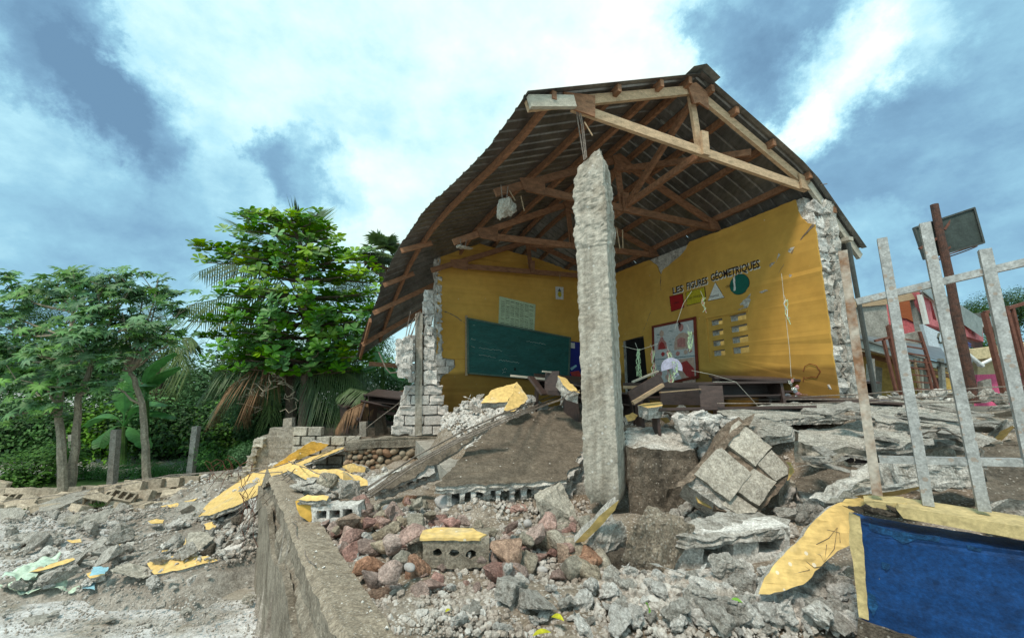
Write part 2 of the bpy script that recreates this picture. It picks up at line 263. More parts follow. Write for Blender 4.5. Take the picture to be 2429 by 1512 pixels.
# ------------------------------------------------------------------ mesh helpers
def new_obj(name, mesh, parent=None, loc=None, rot=None, scale=None):
    o = bpy.data.objects.new(name, mesh); COL.objects.link(o)
    if parent: o.parent = parent
    if loc is not None: o.location = loc
    if rot is not None: o.rotation_euler = rot
    if scale is not None: o.scale = scale if hasattr(scale, '__len__') else (scale,) * 3
    return o
def tag(o, label=None, cat=None, group=None, kind=None):
    if label: o['label'] = label
    if cat: o['category'] = cat
    if group: o['group'] = group
    if kind: o['kind'] = kind
    return o
def thing(name, label, cat, loc=(0, 0, 0), group=None):
    o = bpy.data.objects.new(name, None); COL.objects.link(o); o.location = loc; o.empty_display_size = 0.1
    return tag(o, label, cat, group)
class MB:
    def __init__(s): s.v = []; s.f = []; s.m = []
    def add(s, vs, fs, mi=0):
        k = len(s.v); s.v.extend([tuple(v) for v in vs]); s.f.extend([tuple(i + k for i in f) for f in fs]); s.m.extend([mi] * len(fs)); return s
    def box(s, c, ax, ay, az, mi=0):
        c, ax, ay, az = map(Vector, (c, ax, ay, az)); vs = [c + ax * i + ay * j + az * k for i in (-1, 1) for j in (-1, 1) for k in (-1, 1)]
        return s.add(vs, [(0, 1, 3, 2), (4, 6, 7, 5), (0, 4, 5, 1), (2, 3, 7, 6), (0, 2, 6, 4), (1, 5, 7, 3)], mi)
    def beam(s, a, b, w, h, up=(0, 0, 1), mi=0, ext=0.0):
        a, b, up = Vector(a), Vector(b), Vector(up); d = (b - a).normalized(); a = a - d * ext; b = b + d * ext
        x = d.cross(up).normalized(); y = x.cross(d).normalized()
        return s.box((a + b) / 2, (b - a) / 2, x * (w / 2), y * (h / 2), mi)
    def tube(s, pts, rs, n=6, mi=0, cap=True):
        pts = [Vector(p) for p in pts]; k = len(s.v)
        if not hasattr(rs, '__len__'): rs = [rs] * len(pts)
        up = Vector((0.13, 0.21, 0.97)); vs = []
        for i, p in enumerate(pts):
            d = (pts[min(i + 1, len(pts) - 1)] - pts[max(i - 1, 0)]).normalized()
            x = d.cross(up); x = x.normalized() if x.length > 0.05 else d.cross(Vector((1, 0, 0))).normalized()
            y = x.cross(d).normalized()
            vs += [p + (x * math.cos(2 * math.pi * j / n) + y * math.sin(2 * math.pi * j / n)) * rs[i] for j in range(n)]
        fs = [(i * n + j, i * n + (j + 1) % n, (i + 1) * n + (j + 1) % n, (i + 1) * n + j) for i in range(len(pts) - 1) for j in range(n)]
        if cap: fs += [tuple(range(n))[::-1], tuple((len(pts) - 1) * n + j for j in range(n))]
        return s.add(vs, fs, mi)
    def prism(s, outer, nv, holes=(), mi=0, ms=None, mb=None):
        """planar outline(s) in 3-D, extruded along the vector nv"""
        ms = mi if ms is None else ms; mb = ms if mb is None else mb; nv = Vector(nv)
        loops = [[Vector(p) for p in outer]] + [[Vector(p) for p in h] for h in holes]
        flat = [p for l in loops for p in l]; n = len(flat)
        tris = tessellate_polygon(loops)
        s.add(flat + [p + nv for p in flat], [], 0); k = len(s.v) - 2 * n
        for t in tris:
            s.f.append(tuple(k + i for i in t)); s.m.append(mi); s.f.append(tuple(k + n + i for i in t[::-1])); s.m.append(mb)
        o = 0
        for l in loops:
            c = len(l)
            for i in range(c):
                a, b = o + i, o + (i + 1) % c
                s.f.append((k + a, k + b, k + n + b, k + n + a)); s.m.append(ms)
            o += c
        return s
    def mesh(s, name, mats, smooth=False, origin=None, fix=True):
        me = bpy.data.meshes.new(name)
        vs = s.v if origin is None else [tuple(Vector(v) - Vector(origin)) for v in s.v]
        me.from_pydata(vs, [], s.f)
        for m in (mats if isinstance(mats, (list, tuple)) else [mats]): me.materials.append(MAT[m])
        me.polygons.foreach_set('material_index', s.m)
        if smooth: me.polygons.foreach_set('use_smooth', [True] * len(s.f))
        me.update()
        if fix:
            bm = bmesh.new(); bm.from_mesh(me); bmesh.ops.recalc_face_normals(bm, faces=bm.faces); bm.to_mesh(me); bm.free()
        return me
    def obj(s, name, mats, parent=None, smooth=False, origin=None, fix=True):
        o = new_obj(name, s.mesh(name, mats, smooth, origin, fix), parent)
        if origin is not None: o.location = Vector(origin) - (parent.matrix_basis.translation if parent else Vector())
        elif parent: o.location = -parent.matrix_basis.translation if parent.type == 'EMPTY' else (0, 0, 0)
        return o
def fr(p, s=1.0, o=0): return noise.fractal(Vector(p) * s + Vector((o, o * 0.7, -o)), 0.9, 2.1, 4)
def jag(pts, step, amp, rng, closed=True):
    out = []; n = len(pts)
    for i in range(n if closed else n - 1):
        a, b = Vector(pts[i]), Vector(pts[(i + 1) % n]); L = (b - a).length; k = max(1, int(L / step))
        for j in range(k):
            p = a.lerp(b, j / k)
            if j or amp: p = p + Vector((rng.uniform(-1, 1), rng.uniform(-1, 1), rng.uniform(-1, 1))) * amp * (1 if j else 0.4)
            out.append(p)
    if not closed: out.append(Vector(pts[-1]))
    return out
def plane3(anch):
    a, b, c = [OY(*q[:3]) if len(q) == 4 else OZ(*q) for q in anch]; n = (b - a).cross(c - a).normalized()
    return a, (n if n.dot(CAM - a) > 0 else -n)
# ------------------------------------------------------------------ terrain heights
CA, CD = Vector((-2.44, 4.42, 0)), Vector((0.569, -0.822, 0))      # outer face of the retaining wall
CN = Vector((0.822, 0.569, 0))
def side(x, y): return (Vector((x, y, 0)) - CA).dot(CN)             # > 0: on the raised platform
R_ = [(1000, 1500, 1.2), (1300, 1500, 1.2), (1500, 1500, 1.2), (1800, 1500, 1.22), (2000, 1500, 1.25), (900, 1400, 1.16), (820, 1300, 1.16), (1000, 1400, 1.2), (1250, 1400, 1.22), (760, 1220, 1.2), (1100, 1300, 1.22),
      (1400, 1250, 1.24), (1700, 1400, 1.26), (1900, 1340, 1.33), (1300, 1190, 1.08), (1000, 1210, 1.25), (1500, 1230, 1.28), (1740, 1230, 1.32), (1900, 1190, 1.45), (2100, 1160, 1.6),
      (2150, 1100, 1.75), (2300, 1100, 1.75), (1750, 1060, 1.64), (1600, 985, 1.95), (1800, 985, 2.02), (2000, 975, 2.1), (2200, 975, 2.1), (2400, 980, 2.05), (2400, 1080, 1.8), (1500, 990, 1.85), (1080, 1025, 1.42),
      (900, 1130, 1.1), (820, 1150, 1.12), (760, 1150, 1.1), (850, 1180, 1.15), (950, 1150, 1.2), (950, 1120, 1.0), (880, 1120, 0.95), (1000, 1095, 1.05), (1050, 1170, 1.2), (720, 1150, 1.1)]
L_ = [(0, 1510, 0), (300, 1500, 0), (620, 1500, 0), (600, 1400, 0.02), (560, 1340, 0.08), (500, 1290, 0.12), (590, 1270, 0.35), (600, 1215, 0.72), (520, 1230, 0.32), (400, 1260, 0.06), (200, 1300, 0), (0, 1300, 0), (0, 1200, 0), (300, 1200, 0.02),
      (450, 1190, 0.2), (610, 1140, 0.78), (700, 1095, 0.9), (800, 1085, 0.95), (560, 1125, 0.5), (480, 1140, 0.3), (640, 1100, 0.75), (400, 1165, 0.05), (650, 1150, 0.98), (680, 1130, 1.05)]
RP = [OZ(*q) for q in R_] + [Vector((1, -1, 1.2)), Vector((3, 0, 1.2)), Vector((-0.2, 0.3, 1.2)), Vector((6, 1.5, 1.4)), Vector((9, 5, 1.6)), Vector((8, 9, 1.5)), Vector((12, 12, 1.3)), Vector((4, 9, 1.3)), Vector((1, 7.6, 1.45)), Vector((0.5, 6.2, 1.5))] + [OY(1075, 985, 7.3), OY(1120, 955, 7.2), OY(1180, 945, 6.9), OY(1250, 945, 6.5), OY(1350, 945, 6.1), OY(1110, 990, 6.6), Vector((1.1, 4.7, 1.5)), Vector((-0.4, 3.6, 1.19)), Vector((0.1, 3.65, 1.19)), Vector((0.5, 3.7, 1.19)), Vector((1.5, 4.1, 1.22)), Vector((1.15, 3.95, 1.2)), Vector((1.85, 4.1, 1.28)), Vector((0.2, 4.2, 1.4)), Vector((1.3, 5.3, 1.75)), Vector((-0.3, 4.0, 1.35)), Vector((0.3, 5.0, 1.55)), BS(1.7, 8.2, 1.75), BS(3.2, 8.2, 1.6)]
LP = [OZ(*q) for q in L_] + [Vector(q) for q in ((-12, 9, 0), (-8, 12, 0), (-5, 12, 0.3), (-3, 10, 0.85), (-4.2, 9, 0.75), (-2.5, 8.2, 0.9), (-1.5, 9.5, 1.2), (-5.2, 8.6, 0.4), (-7, 8, 0.05), (-20, 20, 0), (-2, 12, 1.2), (0, 14, 1.2))]
def idw(P):
    A = np.array([tuple(p) for p in P])
    def h(x, y):
        x = np.asarray(x, float)[..., None]; y = np.asarray(y, float)[..., None]
        w = 1 / (((x - A[:, 0]) ** 2 + (y - A[:, 1]) ** 2) ** 1.6 + 1e-4)
        return (w * A[:, 2]).sum(-1) / w.sum(-1)
    return h
LB = [p for p in RP if side(p.x, p.y) < 1.5 and p.y > 6.2]
hR, hL = idw(RP + [p for p in LP if p.y > 5.0]), idw(LP + LB)
def H(x, y):
    x = np.asarray(x, float); y = np.asarray(y, float)
    s = (x + 2.44) * 0.822 + (y - 4.42) * 0.569
    a, b = hR(x, y), hL(x, y)
    back = np.clip((y - 4.7) / 1.6, 0, 1)
    w = np.where(s > 0, 1.0, 0.0); soft = np.clip(s / 0.8 + 0.5, 0, 1)
    w = w * (1 - back) + soft * back
    return a * w + b * (1 - w)
def GP(x, y):
    """point of the ground seen at a pixel of the photograph"""
    r = ray_dir(x, y); t = 1.2; last = CAM + r * t
    while t < 16:
        p = CAM + r * t
        if p.z < float(H(p.x, p.y)): return p
        t += 0.03
    return CAM + r * 5.0
def grid_mesh(name, x0, x1, y0, y1, st, keep, drop, matn, amp, kind='structure'):
    xs = np.arange(x0, x1 + st / 2, st); ys = np.arange(y0, y1 + st / 2, st); X, Y = np.meshgrid(xs, ys)
    Zz = H(X, Y) + drop
    nx, ny = len(xs), len(ys); Zf = Zz.ravel(); Xf = X.ravel(); Yf = Y.ravel()
    zz = [z + amp * fr((x, y, 0), 2.2) - (max(0, 0.16 - z) * 0.9 if drop else 0) for x, y, z in zip(Xf, Yf, Zf)]
    fs = []
    for j in range(ny - 1):
        for i in range(nx - 1):
            if keep(xs[i] + st / 2, ys[j] + st / 2): a = j * nx + i; fs.append((a, a + 1, a + nx + 1, a + nx))
    me = bpy.data.meshes.new(name); me.from_pydata(list(zip(Xf, Yf, zz)), [], fs); me.materials.append(MAT[matn])
    me.polygons.foreach_set('use_smooth', [True] * len(fs)); me.update()
    return tag(new_obj(name, me), kind=kind)
# ---- ground sheets
mb = MB(); rr = [(-600, -60), (-60, -20), (-20, -12), (-12, 8), (8, 14), (14, 60), (60, 600)]
xs = [-600, -150, -40] + [-20 + i * 1.0 for i in range(23)] + [6, 20, 60, 600]; ys = [-60, -10, 0, 2] + [3 + i for i in range(20)] + [30, 60, 150, 900]
vs = [(x, y, (0.0 if y < 10 else min(1.0, (y - 10) * 0.02))) for y in ys for x in xs]
mb.add(vs, [(j * len(xs) + i, j * len(xs) + i + 1, (j + 1) * len(xs) + i + 1, (j + 1) * len(xs) + i) for j in range(len(ys) - 1) for i in range(len(xs) - 1)])
tag(mb.obj('yard_ground', 'yard', smooth=True), kind='structure')
tag(grid_mesh('platform_ground', -2.6, 9, -2.6, 8.2, 0.08, lambda x, y: side(x, y) > 0.10 and side(x, y) < 12, 0, 'soil', 0.05), kind='structure')
tag(grid_mesh('debris_slope', -8.2, 1.6, 3.4, 13, 0.10, lambda x, y: (side(x, y) <= -0.02 or y > 5.5) , -0.04, 'rubble_ground', 0.05), kind='structure')
mb = MB(); mb.prism([(5.5, 6, 1.05), (60, 6, 1.05), (60, 60, 1.4), (-3, 60, 1.4), (-1, 12, 1.2), (3, 8, 1.15)], (0, 0, -0.4)); tag(mb.obj('far_terrace', 'dark_earth'), kind='structure')
mb = MB(); mb.prism([(-40, 9.6, 0.015), (-4.6, 9.9, 0.015), (-4.2, 10.6, 0.9), (-1, 11.5, 1.22), (-1, 40, 1.22), (-40, 40, 0.8)][:2] + [(-4.6, 11, 0.015), (-40, 11, 0.015)], (0, 0, -0.05)); tag(mb.obj('grass_verge', 'weed'), kind='structure')
mb = MB(); mb.prism([(-6, 10.4, 0.3), (6, 10.4, 0.3), (6, 30, 0.3), (-6, 30, 0.3)], (0, 0, 1.0)); tag(mb.obj('jungle_floor', 'dark_earth'), kind='structure')
# ---- classroom floor
mb = MB(); mb.prism([BS(1.0, 3.9, 1.4), BS(5.8, 3.2, 1.4), BS(5.8, 8.6, 1.4), BS(1.0, 8.6, 1.4)], (0, 0, -0.25)); tag(mb.obj('classroom_floor', 'concrete'), kind='structure')
# ------------------------------------------------------------------ stones and slabs
def rock_mesh(name, seed, style, matn):
    rng = random.Random(seed); bm = bmesh.new()
    if style == 'pebble':
        bmesh.ops.create_icosphere(bm, subdivisions=3, radius=0.5)
        for v in bm.verts: v.co *= 1 + 0.12 * fr(v.co, 1.6, seed)
        for v in bm.verts: v.co.z *= 0.62; v.co.y *= 0.8
    else:
        n = {'angular': 13, 'lump': 12, 'boxy': 9}[style]
        for i in range(n):
            d = Vector((rng.gauss(0, 1), rng.gauss(0, 1), rng.gauss(0, 1))).normalized()
            if style == 'boxy': d = Vector([math.copysign(0.42 * rng.uniform(0.75, 1.1), c) for c in d])
            else: d = d * rng.uniform(0.42, 0.52)
            bm.verts.new((d.x, d.y * 0.82, d.z * 0.68))
        r = bmesh.ops.convex_hull(bm, input=bm.verts)
        bmesh.ops.delete(bm, geom=list({g for g in r['geom_interior'] + r['geom_unused'] if isinstance(g, bmesh.types.BMVert)}), context='VERTS')
        bmesh.ops.dissolve_limit(bm, angle_limit=RD(9), verts=bm.verts, edges=bm.edges)
        bmesh.ops.bevel(bm, geom=list(bm.edges), offset={'angular': 0.03, 'lump': 0.05, 'boxy': 0.02}[style], segments=1, affect='EDGES')
        bmesh.ops.triangulate(bm, faces=bm.faces)
        long_ = [e for e in bm.edges if e.calc_length() > 0.16]; bmesh.ops.subdivide_edges(bm, edges=long_, cuts=2); bmesh.ops.triangulate(bm, faces=bm.faces)
        long_ = [e for e in bm.edges if e.calc_length() > 0.12]; bmesh.ops.subdivide_edges(bm, edges=long_, cuts=1); bmesh.ops.triangulate(bm, faces=bm.faces)
        bmesh.ops.recalc_face_normals(bm, faces=bm.faces); bm.normal_update()
        a = {'angular': 0.03, 'lump': 0.10, 'boxy': 0.055}[style]; fq = {'angular': 5, 'lump': 6, 'boxy': 8}[style]
        for v in bm.verts: v.co += v.normal * a * fr(v.co, fq, seed)
    me = bpy.data.meshes.new(name); bm.to_mesh(me); bm.free(); me.materials.append(MAT[matn])
    if style == 'pebble': me.polygons.foreach_set('use_smooth', [True] * len(me.polygons))
    return me
ROCK = {}
for key, sty, m, n in (('pink', 'angular', 'pink_stone', 8), ('rust', 'angular', 'rust_stone', 4), ('tan', 'angular', 'tan_stone', 5), ('lump', 'lump', 'white_rubble', 8), ('grey', 'boxy', 'broken_concrete', 8), ('pebble', 'pebble', 'pale_pebble', 3), ('river', 'pebble', 'river_stone', 5), ('dirt', 'lump', 'dark_earth', 4), ('glump', 'lump', 'broken_concrete', 6)):
    ROCK[key] = [rock_mesh(key + '_rock', 11 * i + len(key), sty, m) for i in range(n)]
def rock(name, key, P, size, rng, label=None, cat=None, group=None, parent=None, rot=None):
    me = rng.choice(ROCK[key])
    o = new_obj(name, me, parent, P, rot or (rng.uniform(-.7, .7), rng.uniform(-.7, .7), rng.uniform(0, 6.28)), size)
    if label: tag(o, label, cat, group)
    return o
def roughen(me, n, amp, seed, mx=0.085):
    bm = bmesh.new(); bm.from_mesh(me)
    for _ in range(4):
        es = list({e for f in bm.faces if f.material_index == 0 for e in f.edges if e.calc_length() > mx})
        if not es: break
        bmesh.ops.subdivide_edges(bm, edges=es, cuts=1); bmesh.ops.triangulate(bm, faces=[f for f in bm.faces if len(f.verts) > 4 or f.material_index == 0])
    for v in bm.verts:
        if any(f.material_index == 0 for f in v.link_faces): v.co += n * amp * (fr(v.co, 4, seed) + 0.6 * fr(v.co, 13, seed))
    bm.to_mesh(me); bm.free()
def slab(name, label, cat, outline, anch, thick, top='concrete', sidem='broken_concrete', jagamp=0.012, seed=1, down=None, bulge=0.35, parent=None, group=None, skin=None, step=0.045, rows=4, skinmat=None, rough=0.008):
    """broken plate: outline (pixels) on the plane through three anchors (pixel + height), rough broken sides"""
    rng = random.Random(seed); P0, n = plane3(anch)
    pts = jag([OP(x, y, P0, n) for x, y in outline], step, jagamp, rng)
    pts = [p - n * (p - P0).dot(n) for p in pts]
    c = sum(pts, Vector()) / len(pts); dn = Vector(down).normalized() if down else -n
    N = len(pts); rings = [pts]
    for r in range(1, rows + 1):
        t = r / rows; ring = []
        for i, p in enumerate(pts):
            out = (p - c); out -= n * out.dot(n); L = out.length or 1; out /= L
            inset = -0.03 if r == 1 else bulge * thick * (0.4 - t * 0.9)
            q = p + dn * (thick * t) + out * (inset * 0.5) + out * 0.03 * fr(p + dn * t, 14, seed + r) + dn * 0.012 * fr(p, 9, seed + 5)
            ring.append(q)
        rings.append(ring)
    mb = MB(); vs = [p for r in rings for p in r]; fs = []
    for r in range(rows):
        for i in range(N): fs.append((r * N + i, r * N + (i + 1) % N, (r + 1) * N + (i + 1) % N, (r + 1) * N + i))
    mb.add(vs, fs, 1)
    for t in tessellate_polygon([[p for p in pts]]): mb.f.append(tuple(t)); mb.m.append(0)
    for t in tessellate_polygon([[p for p in rings[-1]]]): mb.f.append(tuple(rows * N + i for i in t[::-1])); mb.m.append(1)
    o = mb.obj(name, [top, sidem], parent, origin=c)
    roughen(o.data, n, rough, seed)
    if label: tag(o, label, cat, group)
    if skin:      # plaster coat a couple of centimetres proud of the blocks
        sp = jag([OP(x, y, P0 + n * skin, n) for x, y in outline], step, jagamp * 0.7, rng)
        sp = [p - n * (p - P0 - n * skin).dot(n) for p in sp]
        MB().prism(sp, -n * (skin - 0.002), mi=0, ms=1).obj('plaster', [skinmat or top, 'broken_concrete'], o, origin=c).location = (0, 0, 0)
    return o
def cell_edge(o, a, b, nrm_, depth_, thick, n=8, wid=0.028, seed=1, m='broken_concrete', inward=None, lip=0.03):
    """the open cells of hollow blocks along a broken edge a->b of plate o: webs between two face shells"""
    rng = random.Random(seed); a, b = Vector(a), Vector(b); d = (b - a).normalized(); orig = o.location
    inward = Vector(inward).normalized(); up = d.cross(inward).normalized()
    if up.z < 0: up = -up
    def shell(z0, z1, nm, e):
        k = max(8, int((b - a).length / 0.03)); mb = MB(); vs = []
        for i in range(k + 1):
            p = a.lerp(b, i / k); j = rng.uniform(-1, 1) * 0.012; j2 = rng.uniform(-1, 1) * 0.008
            q = p - inward * (e + j)
            vs += [q + up * (z1 + j2 * 0.5), q + up * (z0 + j2), p + inward * depth_ + up * z0, p + inward * depth_ + up * z1]
        fs = []
        for i in range(k):
            for q in range(4): fs.append((i * 4 + q, i * 4 + (q + 1) % 4, (i + 1) * 4 + (q + 1) % 4, (i + 1) * 4 + q))
        fs += [(0, 1, 2, 3), tuple(k * 4 + q for q in (3, 2, 1, 0))]
        mb.add(vs, fs); mb.obj(nm, m, o, origin=orig).location = (0, 0, 0)
    shell(-lip, 0.0, 'face_shell', 0.0); shell(-thick, -thick + lip, 'face_shell', 0.03)
    q = [a + inward * depth_ * .93, b + inward * depth_ * .93, b + inward * depth_ * .93 - up * thick, a + inward * depth_ * .93 - up * thick]
    MB().prism(q, inward * 0.02).obj('cell_back', 'block', o, origin=orig).location = (0, 0, 0)  # added plate closing the open cells so they look lit inside
    for i in range(n):
        t = (i + 0.5 + rng.uniform(-.12, .12)) / n; p = a.lerp(b, t); w = wid * rng.uniform(0.8, 1.4)
        mb = MB(); k = 5; vs = []
        for r in range(k + 1):
            zz = -lip + (-thick + 2 * lip) * r / k; ww = w * (1 + 0.7 * abs(r / k - 0.5)) + rng.uniform(-.004, .004); e = rng.uniform(-0.02, 0.018)
            vs += [p + d * ww / 2 + up * zz - inward * e, p - d * ww / 2 + up * zz - inward * (e + rng.uniform(-.006, .006)), p - d * ww / 2 + up * zz + inward * depth_, p + d * ww / 2 + up * zz + inward * depth_]
        fs = []
        for r in range(k):
            for q in range(4): fs.append((r * 4 + q, r * 4 + (q + 1) % 4, (r + 1) * 4 + (q + 1) % 4, (r + 1) * 4 + q))
        mb.add(vs, fs); mb.obj('web', m, o, origin=orig).location = (0, 0, 0)
def rough_block(c, ax, ay, az, rng, amp=0.008, faces=None, k=3):
    """block with slightly uneven subdivided faces: cheap and never quite square"""
    mb = MB(); c, ax, ay, az = map(Vector, (c, ax, ay, az)); bm = bmesh.new(); bmesh.ops.create_cube(bm, size=2)
    bmesh.ops.bevel(bm, geom=list(bm.edges), offset=0.07, segments=1, affect='EDGES')
    if k: bmesh.ops.subdivide_edges(bm, edges=bm.edges, cuts=k - 2, use_grid_fill=True)
    sd = rng.uniform(0, 50); vs = []
    for v in bm.verts:
        p = c + ax * v.co.x + ay * v.co.y + az * v.co.z; vs.append(p + v.co.normalized() .x * ax.normalized() * amp * fr(p, 16, sd) + v.co.y * ay.normalized() * amp * fr(p, 16, sd + 3) + v.co.z * az.normalized() * amp * fr(p, 16, sd + 7))
    bm.verts.index_update(); fs = [tuple(v.index for v in f.verts) for f in bm.faces]; bm.free()
    return mb.add(vs, fs)
def PT(mbs, pts):
    return [Vector(p) for p in pts]
def make_block_mesh(name, matn, holes=3, seed=1, L=0.4, W=0.15, Hh=0.2):
    """hollow concrete block lying with its cells open to the front (-Y) and back"""
    rng = random.Random(seed); hw = L / 2; hh = Hh / 2; cells = []; cw = (L - 0.03 * (holes + 1)) / holes
    for i in range(holes):
        x0 = -hw + 0.03 + i * (cw + 0.03); cells.append([(x0, z) if False else None for z in ()])
    outer = jag([(-hw, 0, -hh), (hw, 0, -hh), (hw, 0, hh), (-hw, 0, hh)], 0.05, 0.003, rng)
    outer = [Vector((p.x, -W / 2, p.z)) for p in outer]; hl = []
    for i in range(holes):
        x0 = -hw + 0.03 + i * (cw + 0.03); h = jag([(x0, 0, -hh + 0.03), (x0, 0, hh - 0.03), (x0 + cw, 0, hh - 0.03), (x0 + cw, 0, -hh + 0.03)], 0.04, 0.003, rng)
        hl.append([Vector((p.x, -W / 2, p.z)) for p in h])
    mb = MB(); mb.prism(outer, (0, W, 0), hl); return mb.mesh(name, matn)
# ------------------------------------------------------------------ retaining wall (curb) in the foreground
def retaining_wall():
    t = thing('retaining_wall', 'old concrete retaining wall with a cracked top running away from the lower edge', 'wall', (CA.x, CA.y, 0))
    L0, L1 = -2.0, 4.4; n = 150; rows = 26; W = 0.215; ztop = 1.25; vs = []; fs = []
    # core: profile swept along the wall
    prof = []
    for r in range(rows + 1): prof.append((0.02, -0.05 + (ztop + 0.05) * r / rows))
    for q in range(1, 9): prof.append((0.02 + W * q / 8, ztop))
    for r in range(1, 5): prof.append((0.02 + W, ztop - 0.5 * r / 4))
    m = len(prof); mb = MB()
    for i in range(n + 1):
        a = L0 + (L1 - L0) * i / n; base = CA + CD * a
        for (o_, z) in prof:
            p = base + CN * o_ + Z * z
            up = min(1, max(0, (z - 0.9) / 0.3))
            f1 = fr(p, 2.5, 2) * 0.014 + fr(p, 14, 7) * 0.012
            k = 0.03 * (0.5 + fr((a * 1.2, z * 4, 3), 1))
            ledge = 0.045 if (z > ztop - 0.30 + 0.06 * fr((a, 0, 0), 1.1, 4) and z < ztop - 0.005) else 0
            p = p + CN * (f1 + ledge - 0.02) * (1 if o_ < 0.03 else 0.3)
            if o_ > 0.0 and z >= ztop - 0.001:
                p.z += fr(p, 5, 9) * 0.016 + fr(p, 22, 4) * 0.006 - (0.03 if o_ < 0.03 else 0) - 0.05 * max(0, fr((a, 1, 1), 1.3, 8) - 0.25) * (1 if o_ < 0.09 else 0.2)
                if a < -0.9: p.z -= (-0.9 - a) * 0.25 + 0.08 * fr(p, 6, 3)
            vs.append(p)
    for i in range(n):
        for j in range(m - 1): fs.append((i * m + j, i * m + j + 1, (i + 1) * m + j + 1, (i + 1) * m + j)); mb.m.append(1 if j >= rows else 0)
    mb.v = [tuple(v) for v in vs]; mb.f = fs
    mb.obj('wall_core', ['old_wall', 'wall_top'], t)
    # thick render coat left on the lower part of the outer face
    rng = random.Random(5); top = []; k = 90
    for i in range(k + 1):
        a = L0 + 0.1 + (L1 - L0 - 0.2) * i / k; z = 0.93 + 0.12 * fr((a, 3, 0), 1.1, 1) + 0.05 * fr((a, 3, 0), 6, 2) - 0.035 * a
        top.append(CA + CD * a + Z * z - CN * 0.045)
    bot = [CA + CD * (L1 - 0.1) - CN * 0.045 + Z * -0.05, CA + CD * (L0 + 0.1) - CN * 0.045 + Z * -0.05]
    MB().prism(top + bot, CN * 0.05).obj('render_coat', 'old_wall', t)
    # crack with a rusty bar along the top edge
    pts = [CA + CD * (1.0 + i * 0.13) + CN * (0.03 + 0.015 * math.sin(i * 1.7)) + Z * (ztop + 0.004 + 0.01 * math.sin(i)) for i in range(9)]
    MB().tube(pts, 0.004, 5).obj('rusty_bar', 'rebar', t)
    return t
retaining_wall()
